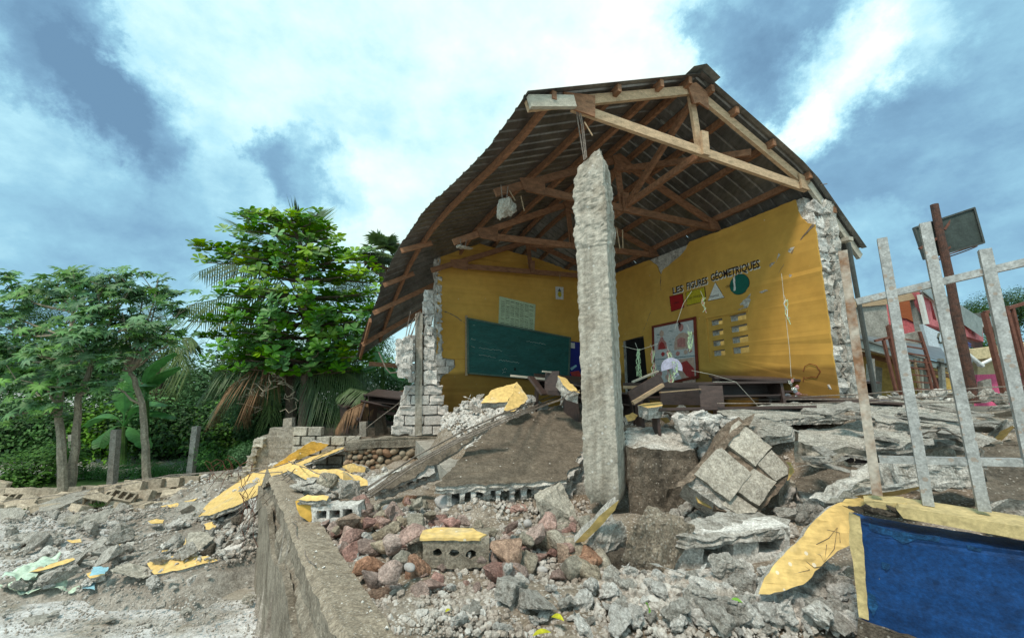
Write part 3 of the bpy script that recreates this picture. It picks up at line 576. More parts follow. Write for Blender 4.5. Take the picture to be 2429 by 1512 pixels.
# ------------------------------------------------------------------ school building
bld = thing('school_building', 'damaged yellow classroom building with a sagging tin roof and its front wall gone', 'building', (0, 0, 0))
def Wr(x, y, s=5.4): return OP(x, y, BS(s, 0, 0), V)       # on the right classroom wall
def Wb(x, y, t=8.3): return OP(x, y, BS(0, t, 0), U)       # on the rear classroom wall
rng = random.Random(3)
def right_wall():
    pts = [BS(5.4, 3.27, 1.2)] + [Wr(*q) for q in [(1988, 940), (1975, 850), (1958, 720), (1942, 610), (1931, 532), (1912, 528), (1898, 514), (1890, 497), (1885, 474), (1800, 508), (1735, 536), (1690, 553)]] + [Wr(*q) for q in [(1634, 573), (1626, 590), (1612, 607), (1590, 625), (1571, 640), (1567, 652), (1556, 628), (1538, 616)]] + [Wr(1500, 631), BS(5.4, 8.3, 4.92), BS(5.4, 8.3, 1.2)]
    holes = []
    vents = [[(1697, 770), (1697, 781), (1716, 775), (1716, 763)], [(1757, 753), (1757, 767), (1772, 763), (1772, 744)],
             [(1680, 782)], ]
    L = [[(1660 + dx, y) for dx, y in q] for q in ()]
    # left column and right column of openings, taken from the wall itself in metres (t, z)
    out = []
    for i, (z0, z1) in enumerate([(3.335, 3.425), (3.165, 3.255), (2.995, 3.085), (2.835, 2.925)]):
        out.append([(5.03, z0), (5.03, z1), (4.80, z1 + 0.01), (4.80, z0 + 0.01)])
        out.append([(4.66, z0 + 0.015), (4.66, z1 + 0.02), (4.37, z1 + 0.035), (4.37, z0 + 0.02)])
    for q in out: holes.append([BS(5.4, t, z) for t, z in q])
    dark_doorway = [BS(5.4, 7.46, 1.45), BS(5.4, 7.46, 3.32), BS(5.4, 6.74, 3.36), BS(5.4, 6.62, 1.45)]
    holes.append(dark_doorway)
    w = thing('right_wall', None, None); w.parent = bld; del_ = None
    MB().prism(jag(pts, 0.06, 0.006, rng), V * 0.025, holes).obj('plaster', ['class_plaster'], w)
    core = [BS(5.426, 3.32, 1.2), BS(5.426, 3.32, 4.3), BS(5.426, 3.38, 4.85), BS(5.426, 8.3, 4.90), BS(5.426, 8.3, 1.2)]
    def grow(q, g):
        ts = [ST(p)[1] for p in q]; zs = [p.z for p in q]
        return [BS(5.426, (p.dot(U) - (min(ts) + max(ts)) / 2) * g + (min(ts) + max(ts)) / 2, p.z) for p in q]
    MB().prism(core, V * 0.14, [grow(h, 0.97) for h in holes]).obj('block_core', ['broken_concrete'], w)
    # raised frame round the vents
    for a, b in (((5.13, 2.75), (5.13, 3.47)),):
        MB().box(BS(5.39, 5.12, 3.11), V * 0.012, U * 0.02, Z * 0.36).obj('vent_frame', 'class_plaster', w)
    MB().box(BS(5.39, 4.73, 3.485), V * 0.012, U * 0.40, Z * 0.018).obj('vent_frame', 'class_plaster', w)
    # near-black panel filling the opening; the dark beyond is put into its colour
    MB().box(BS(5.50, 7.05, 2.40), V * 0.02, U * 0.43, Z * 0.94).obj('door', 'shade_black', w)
    # cracks running down from the broken top corner: thin dark recessed strips
    for path, wd in (([(1930, 532), (1905, 560), (1884, 584), (1878, 600), (1862, 622), (1846, 648)], 0.014), ([(1567, 655), (1566, 672), (1568, 700)], 0.01), ([(1545, 735), (1532, 770), (1518, 800)], 0.006)):
        k = [Wr(*q) - V * 0.003 for q in path]; kk = jag(k, 0.05, 0.006, rng, closed=False); mb = MB(); N_ = len(kk)
        for i in range(N_ - 1):
            a, b = kk[i], kk[i + 1]; wa = wd * (1 - i / N_) * rng.uniform(.5, 1.5); sx = (b - a).cross(V).normalized()
            mb.add([a - sx * wa, a + sx * wa, b + sx * wa * .8, b - sx * wa * .8], [(0, 1, 2, 3)])
        mb.obj('crack', 'mortar', w)
    # patches where the plaster has fallen off
    for poly in ([(1822, 638 - 10), (1835, 618), (1838, 622), (1826, 634)], [(1748, 738), (1755, 720), (1780, 695), (1778, 715), (1773, 728), (1760, 738)], [(1862, 665), (1872, 650), (1878, 652), (1868, 664)], [(1868, 596), (1880, 582), (1884, 586), (1874, 600)], [(1840, 592 + 28), (1846, 600), (1850, 604), (1842, 618)], [(1800, 693), (1815, 686), (1822, 688), (1806, 695)]):
        MB().prism(jag([Wr(x, y, 5.396) for x, y in poly], 0.03, 0.006, rng), V * 0.003).obj('bare_patch', 'broken_concrete', w)
    # scribble
    pts = [Wr(x, y, 5.394) for x, y in [(1905, 880), (1908, 868), (1920, 862), (1935, 866), (1945, 880), (1936, 895), (1925, 893), (1912, 897), (1906, 893), (1904, 905)]]
    MB().tube(pts, 0.004, 4).obj('scribble', 'dark_red_frame', w)
    # outer row of rough stones and blocks at the broken end
    z = 1.35; i = 0
    while z < 4.62:
        h = rng.choice([0.13, 0.19, 0.2, 0.21]) * (0.6 if 3.5 < z < 4.0 else 1); s0 = 5.425 + rng.uniform(-.008, .01)
        rough_block(BS(s0 + 0.10, 3.37 + rng.uniform(-.025, .02), z + h / 2), V * 0.10, U * 0.09, Z * (h / 2 - 0.006), rng, 0.045, k=4).obj('block', 'white_rubble' if rng.random() < .45 else 'broken_concrete', w)
        h2 = h
        if rng.random() < .8: rough_block(BS(s0 + 0.27, 3.36 + rng.uniform(-.03, .03), z + h / 2), V * 0.075, U * 0.10, Z * (h2 / 2 - 0.004), rng, 0.05, k=4).obj('block', 'broken_concrete', w)
        z += h
    pil = []
    for r in range(40):
        zz = 1.3 + 3.45 * r / 39
        for (ds, dt) in ((0.24, 0.02), (0.40, 0.02), (0.40, 0.2), (0.24, 0.2)):
            p = BS(5.42 + ds, 3.22 + dt, zz); pil.append(p + Vector((fr(p, 6, 1), fr(p, 6, 2), 0)) * 0.03 + Vector((fr(p, 19, 1), fr(p, 19, 2), 0)) * 0.014)
    mb = MB(); mb.add(pil, [(r * 4 + q, r * 4 + (q + 1) % 4, r * 4 + 4 + (q + 1) % 4, r * 4 + 4 + q) for r in range(39) for q in range(4)] + [(0, 1, 2, 3), (159, 158, 157, 156)])
    mb.obj('pilaster', 'broken_concrete', w)
    for k in range(4):
        a = BS(5.43 + 0.05 * k, 3.3, 4.66 + 0.02 * k); MB().tube([a, a + V * 0.12 + Z * rng.uniform(0, .05), a + V * 0.26 + Z * rng.uniform(-.02, .08)], 0.006, 5).obj('rebar', 'rebar', w)
    for k in range(2): a = BS(5.53 + 0.05 * k, 3.3, 4.5); MB().tube([a, a + Z * 0.35 + V * 0.02], 0.007, 5).obj('rebar', 'rebar', w)
    # painted lesson: letters and figures
    def letters(txt, t0, z0, size, off, matn, nm, xs=1.0, slope=0.0, bold=0.0):
        cu = bpy.data.curves.new(nm, 'FONT'); cu.body = txt; cu.size = size; cu.offset = bold; cu.extrude = 0.0005; cu.resolution_u = 2
        ob = bpy.data.objects.new('tmp', cu); COL.objects.link(ob); bpy.context.view_layer.update()
        me = bpy.data.meshes.new_from_object(ob.evaluated_get(bpy.context.evaluated_depsgraph_get())); bpy.data.objects.remove(ob)
        X, Yv = -U * xs + Z * slope, Z; base = BS(5.4 - off, t0, z0)
        for v in me.vertices: v.co = base + X * v.co.x + Yv * v.co.y - V * v.co.z
        me.materials.clear(); me.materials.append(MAT[matn]); return new_obj(nm, me, w)
    from_w = lambda *q: Wr(*q)
    def textw(txt, size):
        cu = bpy.data.curves.new('m', 'FONT'); cu.body = txt; cu.size = size; ob = bpy.data.objects.new('m', cu); COL.objects.link(ob); bpy.context.view_layer.update(); d = ob.dimensions.x; bpy.data.objects.remove(ob); return d
    for txt, t0, t1, z0 in (('LES', 5.85, 5.60, 4.045), ('FIGURES', 5.50, 5.04, 4.055), ('GÉOMETRIQUES', 4.96, 4.08, 4.075)):
        sz = 0.17; xs = (t0 - t1) / textw(txt, sz)
        letters(txt, t0 - 0.012, z0 - 0.013, sz, 0.003, 'white_paint', 'painted_lettering_outline', xs, bold=0.006)
        letters(txt, t0, z0, sz, 0.006, 'black_paint', 'painted_lettering', xs, bold=0.004)
    def fig(poly, m, nm, word=None, wp=None, edge=True):
        P = [Wr(x, y, 5.396) for x, y in poly]; c = sum(P, Vector()) / len(P)
        if edge: MB().prism([c + (p - c) * 1.07 for p in P], V * 0.002).obj(nm + '_outline', 'black_paint', w)
        MB().prism([p - V * 0.003 for p in P], V * 0.003).obj(nm, m, w)
    fig([(1588, 703), (1618, 697), (1621, 728), (1592, 738)], 'red_paint', 'painted_square', edge=True)
    fig([(1627, 694), (1670, 681), (1673, 713), (1630, 724)], 'lemon_paint', 'painted_rectangle')
    fig([(1696, 670), (1717, 705), (1679, 713)], 'white_paint', 'painted_triangle')
    c = Wr(1753, 674, 5.396); circ = [c + U * 0.168 * math.cos(a * math.pi / 14) + Z * 0.155 * math.sin(a * math.pi / 14) for a in range(28)]
    MB().prism([c + (p - c) * 1.04 for p in circ], V * 0.002).obj('painted_circle_outline', 'black_paint', w); MB().prism([p - V * 0.003 for p in circ], V * 0.003).obj('painted_circle', 'green_paint', w)
    letters('RECTANGLE', 5.47, 3.865, 0.055, 0.008, 'black_paint', 'painted_word', 1.0, 0.0)
    letters('TRIANGLE', 5.015, 3.80, 0.05, 0.008, 'black_paint', 'painted_word', 0.85, 0.0)
    letters('CARRE', 5.84, 3.85, 0.045, 0.008, 'black_paint', 'painted_word', 1.0)
    letters('CERCLE', 4.68, 3.90, 0.05, 0.008, 'black_paint', 'painted_word', 1.0)
    MB().prism(jag([Wr(x, y, 5.39) for x, y in [(1738, 658), (1742, 655), (1744, 688), (1740, 690)]], 0.02, 0.004, rng), V * 0.002).obj('chipped_paint', 'white_paint', w)
right_wall()
def rear_wall():
    w = thing('rear_wall', None, None); w.parent = bld
    left = [(1040, 566), (1038, 640), (1037, 720), (1036, 800), (1035, 845), (1062, 850), (1078, 852), (1080, 868), (1068, 880), (1050, 890), (1042, 905), (1045, 960)]
    pts = [Wb(*q) for q in left] + [BS(1.6, 8.3, 1.2), BS(5.4, 8.3, 1.2), BS(5.4, 8.3, 4.9)] + [Wb(*q) for q in [(1368, 642), (1340, 638), (1300, 622), (1250, 606), (1210, 596), (1175, 588), (1130, 576), (1085, 570)]]
    MB().prism(jag(pts, 0.06, 0.008, rng), U * 0.02).obj('plaster', ['class_plaster'], w)
    core = [Wb(x, y, 8.321) for x, y in [(1031, 566), (1030, 700), (1027, 850), (1022, 1000)]] + [BS(5.4, 8.321, 1.2), BS(5.4, 8.321, 4.88)] + [Wb(x, y, 8.321) for x, y in [(1368, 646), (1300, 626), (1210, 600), (1130, 580)]]
    MB().prism(jag(core, 0.08, 0.02, rng), U * 0.14).obj('block_core', 'broken_concrete', w)
    P0 = Wb(1034, 566); P1 = Wb(1030, 845)
    z = P1.z - 0.1
    while z < P0.z - 0.08:
        s = 1.44 + (5.47 - z) * 0.045; rough_block(BS(s - 0.03 + rng.uniform(-.02, .02), 8.34, z + 0.1), V * 0.06, U * 0.05, Z * 0.095, rng, 0.05, k=4).obj('block', 'white_rubble', w); z += 0.2
    # blocks laid bare in the fallen plaster patch by the corner
    for (x0, y0, x1, y1) in ((1032, 850, 1054, 868), (1056, 853, 1076, 869), (1034, 870, 1064, 886), (1028, 890, 1044, 905), (1024, 908, 1042, 926)):
        a, b = Wb(x0, y1, 8.33), Wb(x1, y0, 8.33); rough_block((a + b) / 2, V * ((b - a).dot(V) / 2 - .006), U * 0.05, Z * ((b.z - a.z) / 2 - .006), rng, 0.02, k=3).obj('block', 'white_block', w)
    kk = jag([Wb(x, y, 8.296) for x, y in [(1042, 735), (1060, 740), (1080, 750), (1102, 765)]], 0.05, 0.008, rng, closed=False); mb = MB()
    for i in range(len(kk) - 1):
        a, b = kk[i], kk[i + 1]; wa = 0.009 * rng.uniform(.5, 1.6); mb.add([a - Z * wa, a + Z * wa, b + Z * wa, b - Z * wa], [(0, 1, 2, 3)])
    mb.obj('crack', 'mortar', w)
rear_wall()
# ---- roof ----
EAVE = [(1.395, 3.2, 5.19), (1.30, 4.21, 5.10), (.95, 5.32, 5.08), (.725, 6.45, 5.02), (.61, 6.97, 4.94), (.47, 7.8, 4.70), (.29, 8.64, 4.38), (.17, 9.15, 3.92), (.06, 9.7, 3.42), (-.13, 10.3, 2.95), (-.15, 10.6, 2.85)]
def eave(t):
    for a, b in zip(EAVE, EAVE[1:]):
        if t <= b[1] or b is EAVE[-1]:
            k = max(0, (t - a[1]) / (b[1] - a[1])); return a[0] + (b[0] - a[0]) * k, a[2] + (b[2] - a[2]) * k
def ridge(t): return 3.6, 6.05 - max(0, t - 7.5) ** 2 * 0.06 - 0.008 * t
def RL(a, t):
    """left roof slope: a = 0 ridge, 1 eave"""
    e = [eave(max(3.2, t + d)) for d in (-0.8, -0.4, 0, 0.4, 0.8)]; es = sum(q[0] for q in e) / 5; ez = sum(q[1] for q in e) / 5
    r = ridge(t); bow = 0.10 * math.sin(a * math.pi) * min(1, max(0, (t - 6) / 2))
    return BS(r[0] + (es - r[0]) * a, t, r[1] + (ez - r[1]) * a + bow)
RPROF = [(3.6, 6.05), (5.4, 5.14), (6.3, 4.22)]
def RR(a, t):
    s = 3.6 + 2.7 * a; r = ridge(t)[1] - 6.05 + 0.026
    z = 6.05 + (5.14 - 6.05) * (s - 3.6) / 1.8 if s < 5.4 else 5.14 + (4.22 - 5.14) * (s - 5.4) / 0.9
    return BS(s, t, z + r + 0.02 * math.sin(t * 2 + a * 5) * a)
def roof():
    rf = thing('roof', None, None); rf.parent = bld
    def sheet(fn, t0, t1, a0, a1, na, nm='roof_sheet'):
        rib = 0.19; prof = []; t = t0
        while t < t1 - 0.001:
            for dt, dz in ((0, 0), (0.06, 0.0), (0.074, 0.017), (0.096, 0.017), (0.11, 0.0)):
                if t + dt < t1: prof.append((t + dt, dz))
            t += rib
        prof.append((t1, 0)); mb = MB(); n = len(prof); vs = []
        jz = rng.uniform(-.003, .003)
        for j in range(na + 1):
            a = a0 + (a1 - a0) * j / na
            for t, dz in prof: vs.append(fn(a, t) + Z * (dz + jz))
        k = len(vs); vs += [v + Z * 0.003 for v in vs]
        fs = []
        for j in range(na):
            for i in range(n - 1):
                q = (j * n + i, j * n + i + 1, (j + 1) * n + i + 1, (j + 1) * n + i); fs += [q, tuple(x + k for x in q[::-1])]
        for j in (0, na):
            for i in range(n - 1): fs.append((j * n + i, j * n + i + 1, j * n + i + 1 + k, j * n + i + k))
        for i in (0, n - 1):
            for j in range(na): fs.append((j * n + i, (j + 1) * n + i, (j + 1) * n + i + k, j * n + i + k))
        mb.add(vs, fs); mb.obj(nm, 'zinc', rf)
    t = 3.2; i = 0
    while t < 10.4:
        e = min(t + 0.80, 10.45); j = rng.uniform(-.006, .008); sheet(RL, t, e, 0.0, 1.0 + j, 14); t += 0.76; i += 1
    t = 3.2
    while t < 10.2: sheet(RR, t, t + 0.76, 0.0, 1.0 + rng.uniform(-.01, .015), 10); t += 0.76
    # folded ridge cap
    mb = MB(); vs = []
    for j in range(9):
        t = 3.12 + 0.9 * j; z = ridge(t)[1] + 0.035
        for ds, dz in ((-0.2, -0.075), (0, 0.02), (0.2, -0.10)): vs.append(BS(3.6 + ds, t, z + dz))
    k = len(vs); vs += [v + Z * 0.004 for v in vs]; fs = []
    for j in range(8):
        for i in range(2): q = (j * 3 + i, j * 3 + i + 1, j * 3 + 4 + i, j * 3 + 3 + i); fs += [q, tuple(x + k for x in q[::-1])]
    mb.add(vs, fs); mb.obj('ridge_cap', 'zinc_cap', rf)
roof()
def purlin(fn, a, t0, t1, m, n=10, w=0.05, h=0.09, drop=0.055):
    pts = [fn(a, t0 + (t1 - t0) * i / n) - Z * drop for i in range(n + 1)]; mb = MB(); vs = []
    for i, p in enumerate(pts):
        d = (pts[min(i + 1, n)] - pts[max(i - 1, 0)]).normalized(); x = d.cross(Z).normalized(); y = x.cross(d)
        vs += [p + x * w / 2 + y * h / 2, p - x * w / 2 + y * h / 2, p - x * w / 2 - y * h / 2, p + x * w / 2 - y * h / 2]
    mb.add(vs, [(i * 4 + q, i * 4 + (q + 1) % 4, i * 4 + 4 + (q + 1) % 4, i * 4 + 4 + q) for i in range(n) for q in range(4)] + [(0, 1, 2, 3), (n * 4 + 3, n * 4 + 2, n * 4 + 1, n * 4)])
    return mb.obj('purlin', m, bld)
for a in (0.87, 0.52, 0.26, 0.07): purlin(RL, a, 3.225, 10.2, 'wood_red')
for a in (0.07, 0.21, 0.43, 0.66, 0.81): purlin(RR, a, 3.225, 9.9, 'wood_red')
tail = MB()
def truss(t, Ls, Lz, Rs, Rz, As, Az, m, tails=True, mt=None, fit=True):
    r = thing('roof_truss', None, None); r.parent = bld; mt = mt or m
    A = BS(As, t, Az); Lp = BS(Ls, t, Lz); R = BS(Rs, t, Rz)
    def P(nm, a, b, w, h, mm, off=0.0, ext=0.0): MB().beam(a + U * off, b + U * off, w, h, up=U.cross((b - a).normalized()), ext=ext).obj(nm, mm, r)
    k = 0.5
    P('top_chord', Lp + Z * 0.0, A, 0.045, 0.105, m); P('top_chord', A, R + Z * 0.06, 0.045, 0.105, m)
    bl = Lp + (A - Lp) * 0.23 - Z * 0.05
    P('bottom_chord', bl, R - Z * 0.01, 0.045, 0.105, m, 0.0)
    mid = bl.lerp(R, (As - bl.dot(V)) / (Rs - bl.dot(V)) + 0.02)
    P('king_post', A - Z * 0.05, mid + Z * 0.03, 0.04, 0.085, m, 0.047)
    P('splice_plate', mid - Z * 0.06, mid + Z * 0.24, 0.03, 0.10, mt, -0.04)
    # plywood gussets
    g = 0.022
    MB().prism([A - U * 0.03 + q for q in (V * -0.14 - Z * 0.0, V * 0.0 + Z * 0.07, V * 0.17 - Z * 0.02, V * 0.17 - Z * 0.24, V * 0.02 - Z * 0.19, V * -0.05 - Z * 0.22)], -U * g).obj('gusset', 'wood_red' if mt != 'wood_grey' else 'wood_new', r)
    MB().prism([bl - U * 0.03 + q for q in (V * -0.12 + Z * 0.1, V * 0.26 + Z * 0.16, V * 0.25 - Z * 0.09, V * -0.05 - Z * 0.06)], -U * g).obj('gusset', 'wood_red', r)
    MB().prism([R - U * 0.03 + q for q in (V * -0.16 + Z * 0.15, V * 0.02 + Z * 0.10, V * 0.10 - Z * 0.06, V * -0.14 - Z * 0.05)], -U * g).obj('gusset', m, r)
    return mid, A
# rafter tail board (grey) at the near left corner
m1, a1 = truss(3.34, 1.41, 5.11, 5.42, 4.97, 3.6, 5.90, 'wood_new', mt='wood_new')
MB().beam(BS(1.40, 3.26, 5.10), BS(1.90, 3.26, 5.23), 0.05, 0.125, up=(BS(0, 1, 0)).cross(BS(.5, 0, .13).normalized())).obj('rafter_end', 'wood_grey', bld)
MB().beam(BS(5.42, 3.30, 5.00), BS(6.30, 3.30, 4.10), 0.045, 0.10, up=U.cross(BS(.88, 0, -.9).normalized())).obj('rafter_end', 'wood_grey', bld)
MB().beam(BS(6.02, 3.22, 4.30), BS(6.06, 4.6, 4.34), 0.09, 0.05).obj('eave_beam', 'wood_grey', bld)
m2, a2 = truss(4.8, 1.56, 4.90, 5.40, 4.95, 3.55, 5.80, 'wood_red')
m3, a3 = truss(6.3, 1.33, 4.69, 5.40, 4.95, 3.5, 5.72, 'wood_red')
m4, a4 = truss(8.0, 1.25, 4.66, 5.35, 4.90, 3.4, 5.55, 'wood_red')
for a, b in ((a1 - Z * .1, m2), (m1, m2 + Z * .03), (a2 - Z * .1, m3), (m2, m3 + Z * .03), (BS(4.55, 3.4, 5.32), BS(3.55, 4.85, 5.65)), (m3, a4 - Z * .1)):
    MB().beam(a, b, 0.05, 0.085).obj('brace', 'wood_red', bld)
for k, t in enumerate((9.0, 9.8)):   # rafters under the part of the roof that has come down
    MB().beam(RL(0.35, t) - Z * .14, RL(1.0, t) - Z * .13, 0.05, 0.10).obj('rafter', 'wood_red', bld)
for t in (7.2, 8.3): MB().beam(RL(0.82, t) - Z * .13, RL(1.0, t) - Z * .11, 0.045, 0.09).obj('rafter', 'wood_red', bld)
MB().beam(RL(1.0, 9.2) - Z * .1, RL(.98, 10.3) - Z * .1, 0.05, 0.12).obj('fascia', 'wood_red', bld)
MB().beam(BS(0.2, 10.2, 2.86), BS(1.2, 10.2, 2.8), 0.05, 0.1).obj('fascia', 'wood_red', bld)
# pole under the right-hand eave
MB().tube([OY(2011, 576, 4.95), OY(2078, 950, 4.95)], 0.026, 8).obj('eave_pole', 'dark_pipe', bld)
# bent bar ends hanging out of trusses
for (x0, y0, x1, y1, t) in ((1386, 290, 1405, 322, 3.34), (1235, 465, 1243, 500, 4.8), (1208, 452, 1222, 476, 4.8), (1462, 540, 1470, 590, 4.8), (1476, 545, 1477, 588, 4.8), (1327, 650, 1328, 662, 8.0)):
    MB().tube([OP(x0, y0, BS(0, t - .04, 0), U), OP(x1, y1, BS(0, t - .07, 0), U)], 0.008, 5).obj('loose_stick', 'raw_wood', bld)
MB().tube([OP(1935, 437, BS(0, 3.3, 0), U), OP(1948, 438, BS(0, 3.2, 0), U), OP(1961, 436, BS(0, 3.1, 0), U)], 0.006, 5).obj('loose_bar', 'rebar', bld)
# ------------------------------------------------------------------ hanging column
def column():
    c0 = Vector((0.83, 3.86, 0)); t = thing('hanging_column', 'tall broken concrete column hanging in the middle of the opening by its bars', 'column', (c0.x, c0.y, 1.38))
    ang = RD(-118); nx = Vector((math.cos(ang), math.sin(ang), 0)); ny = Vector((-nx.y, nx.x, 0)); w = 0.149; n = 15; rows = 170; mb = MB(); vs = []
    z0, z1 = 1.36, 4.66
    for r in range(rows + 1):
        k = r / rows; z = z0 + (z1 - z0) * k; cen = c0 + Vector((0.03 * (1 - k) - 0.005, 0, 0)); rough = 0.004 if z < 3.72 else 0.022
        ws = w * (1.0 + 0.05 * (1 - k)) * (1.0 if z < 3.7 else 1.05 + 0.06 * math.sin((z - 3.7) * 5))
        if z > 4.35: ws *= 1 - 0.42 * ((z - 4.35) / 0.35) ** 2.2
        if z < 1.5: ws *= 1 - 0.25 * ((1.5 - z) / 0.14) ** 2
        for sgn in range(4):
            for j in range(n):
                q = -1 + 2 * j / n; a, b = [(1, q), (-q, 1), (-1, -q), (q, -1)][sgn]
                p = cen + nx * a * ws + ny * b * ws + Z * z; corner = max(0, abs(q) * 5 - 3.9)
                nrm = (p - cen - Z * z).normalized()
                e = fr(p, 7, 1) * rough + fr(p, 24, 4) * (0.0035 + rough * 0.35) + corner * (-0.004 + 0.011 * fr((p.x * 2, p.y * 2, z * 9), 1.6, 2)) * (1 if z < 3.72 else 1.6)
                if z > 3.0 and z < 3.35: e += 0.006 * fr(p, 30, 3)
                pp = p + nrm * e
                if r == 0 or r == rows: pp.z += 0.05 * fr(p, 9, 6)
                if r == rows: pp.z -= 0.12 * (p - cen).dot(-ny) / w * 0.7
                elif z > 4.45: pp.z -= 0.09 * (p - cen).dot(-ny) / w
                vs.append(pp)
    m = 4 * n; fs = [(r * m + j, r * m + (j + 1) % m, (r + 1) * m + (j + 1) % m, (r + 1) * m + j) for r in range(rows) for j in range(m)] + [tuple(range(m))[::-1], tuple(rows * m + j for j in range(m))]
    mb.add(vs, fs); mb.obj('shaft', 'column_concrete', t)
    top = Vector((0.80, 3.84, 4.6))
    for (x0, y0, x1, y1, x2, y2) in ((1385, 370, 1372, 300, 1362, 232), (1391, 365, 1383, 300, 1370, 240), (1388, 368, 1378, 290, 1363, 245)):
        MB().tube([OY(x0, y0 + 10, 3.84), OY(x1, y1, 3.83), OY(x2, y2, 3.78)], 0.007, 5).obj('rebar', 'rebar', t)
mat('column_concrete', (0.45, 0.42, 0.365), noise_scale=3.5, bump=0.7, bump_scale=26, bump_dist=0.012, col2=(0.27, 0.23, 0.18), cover=0.43, speck=(11, 0.12, (0.62, 0.62, 0.60), 0.55), streak=0.5, grit=0.3)
column()
for (x, y, t_, w_, h_, lab) in ((1196, 496, 4.66, 0.31, 0.42, 'large whitish concrete lump hanging under the middle roof truss'), (1098, 602, 6.1, 0.25, 0.26, 'small square concrete lump hanging under the roof truss near the rear wall')):
    P = OP(x, y, BS(0, t_, 0), U); t = thing('hanging_lump', lab, 'concrete lump', P)
    o = new_obj('lump', ROCK['glump' if w_ > .28 else 'grey'][2], t, (0, 0, 0), (0.2, 0.1, 0.4), (w_ * 1.15, w_ * 1.15, h_ * 1.4)); o.data = o.data.copy(); o.data.materials[0] = MAT['column_concrete']
    for k in (-1, 1): MB().tube([P + V * 0.03 * k + Z * h_ * .35, P + V * 0.05 * k + Z * (h_ * .5 + 0.12)], 0.006, 5).obj('rebar', 'rebar', t)
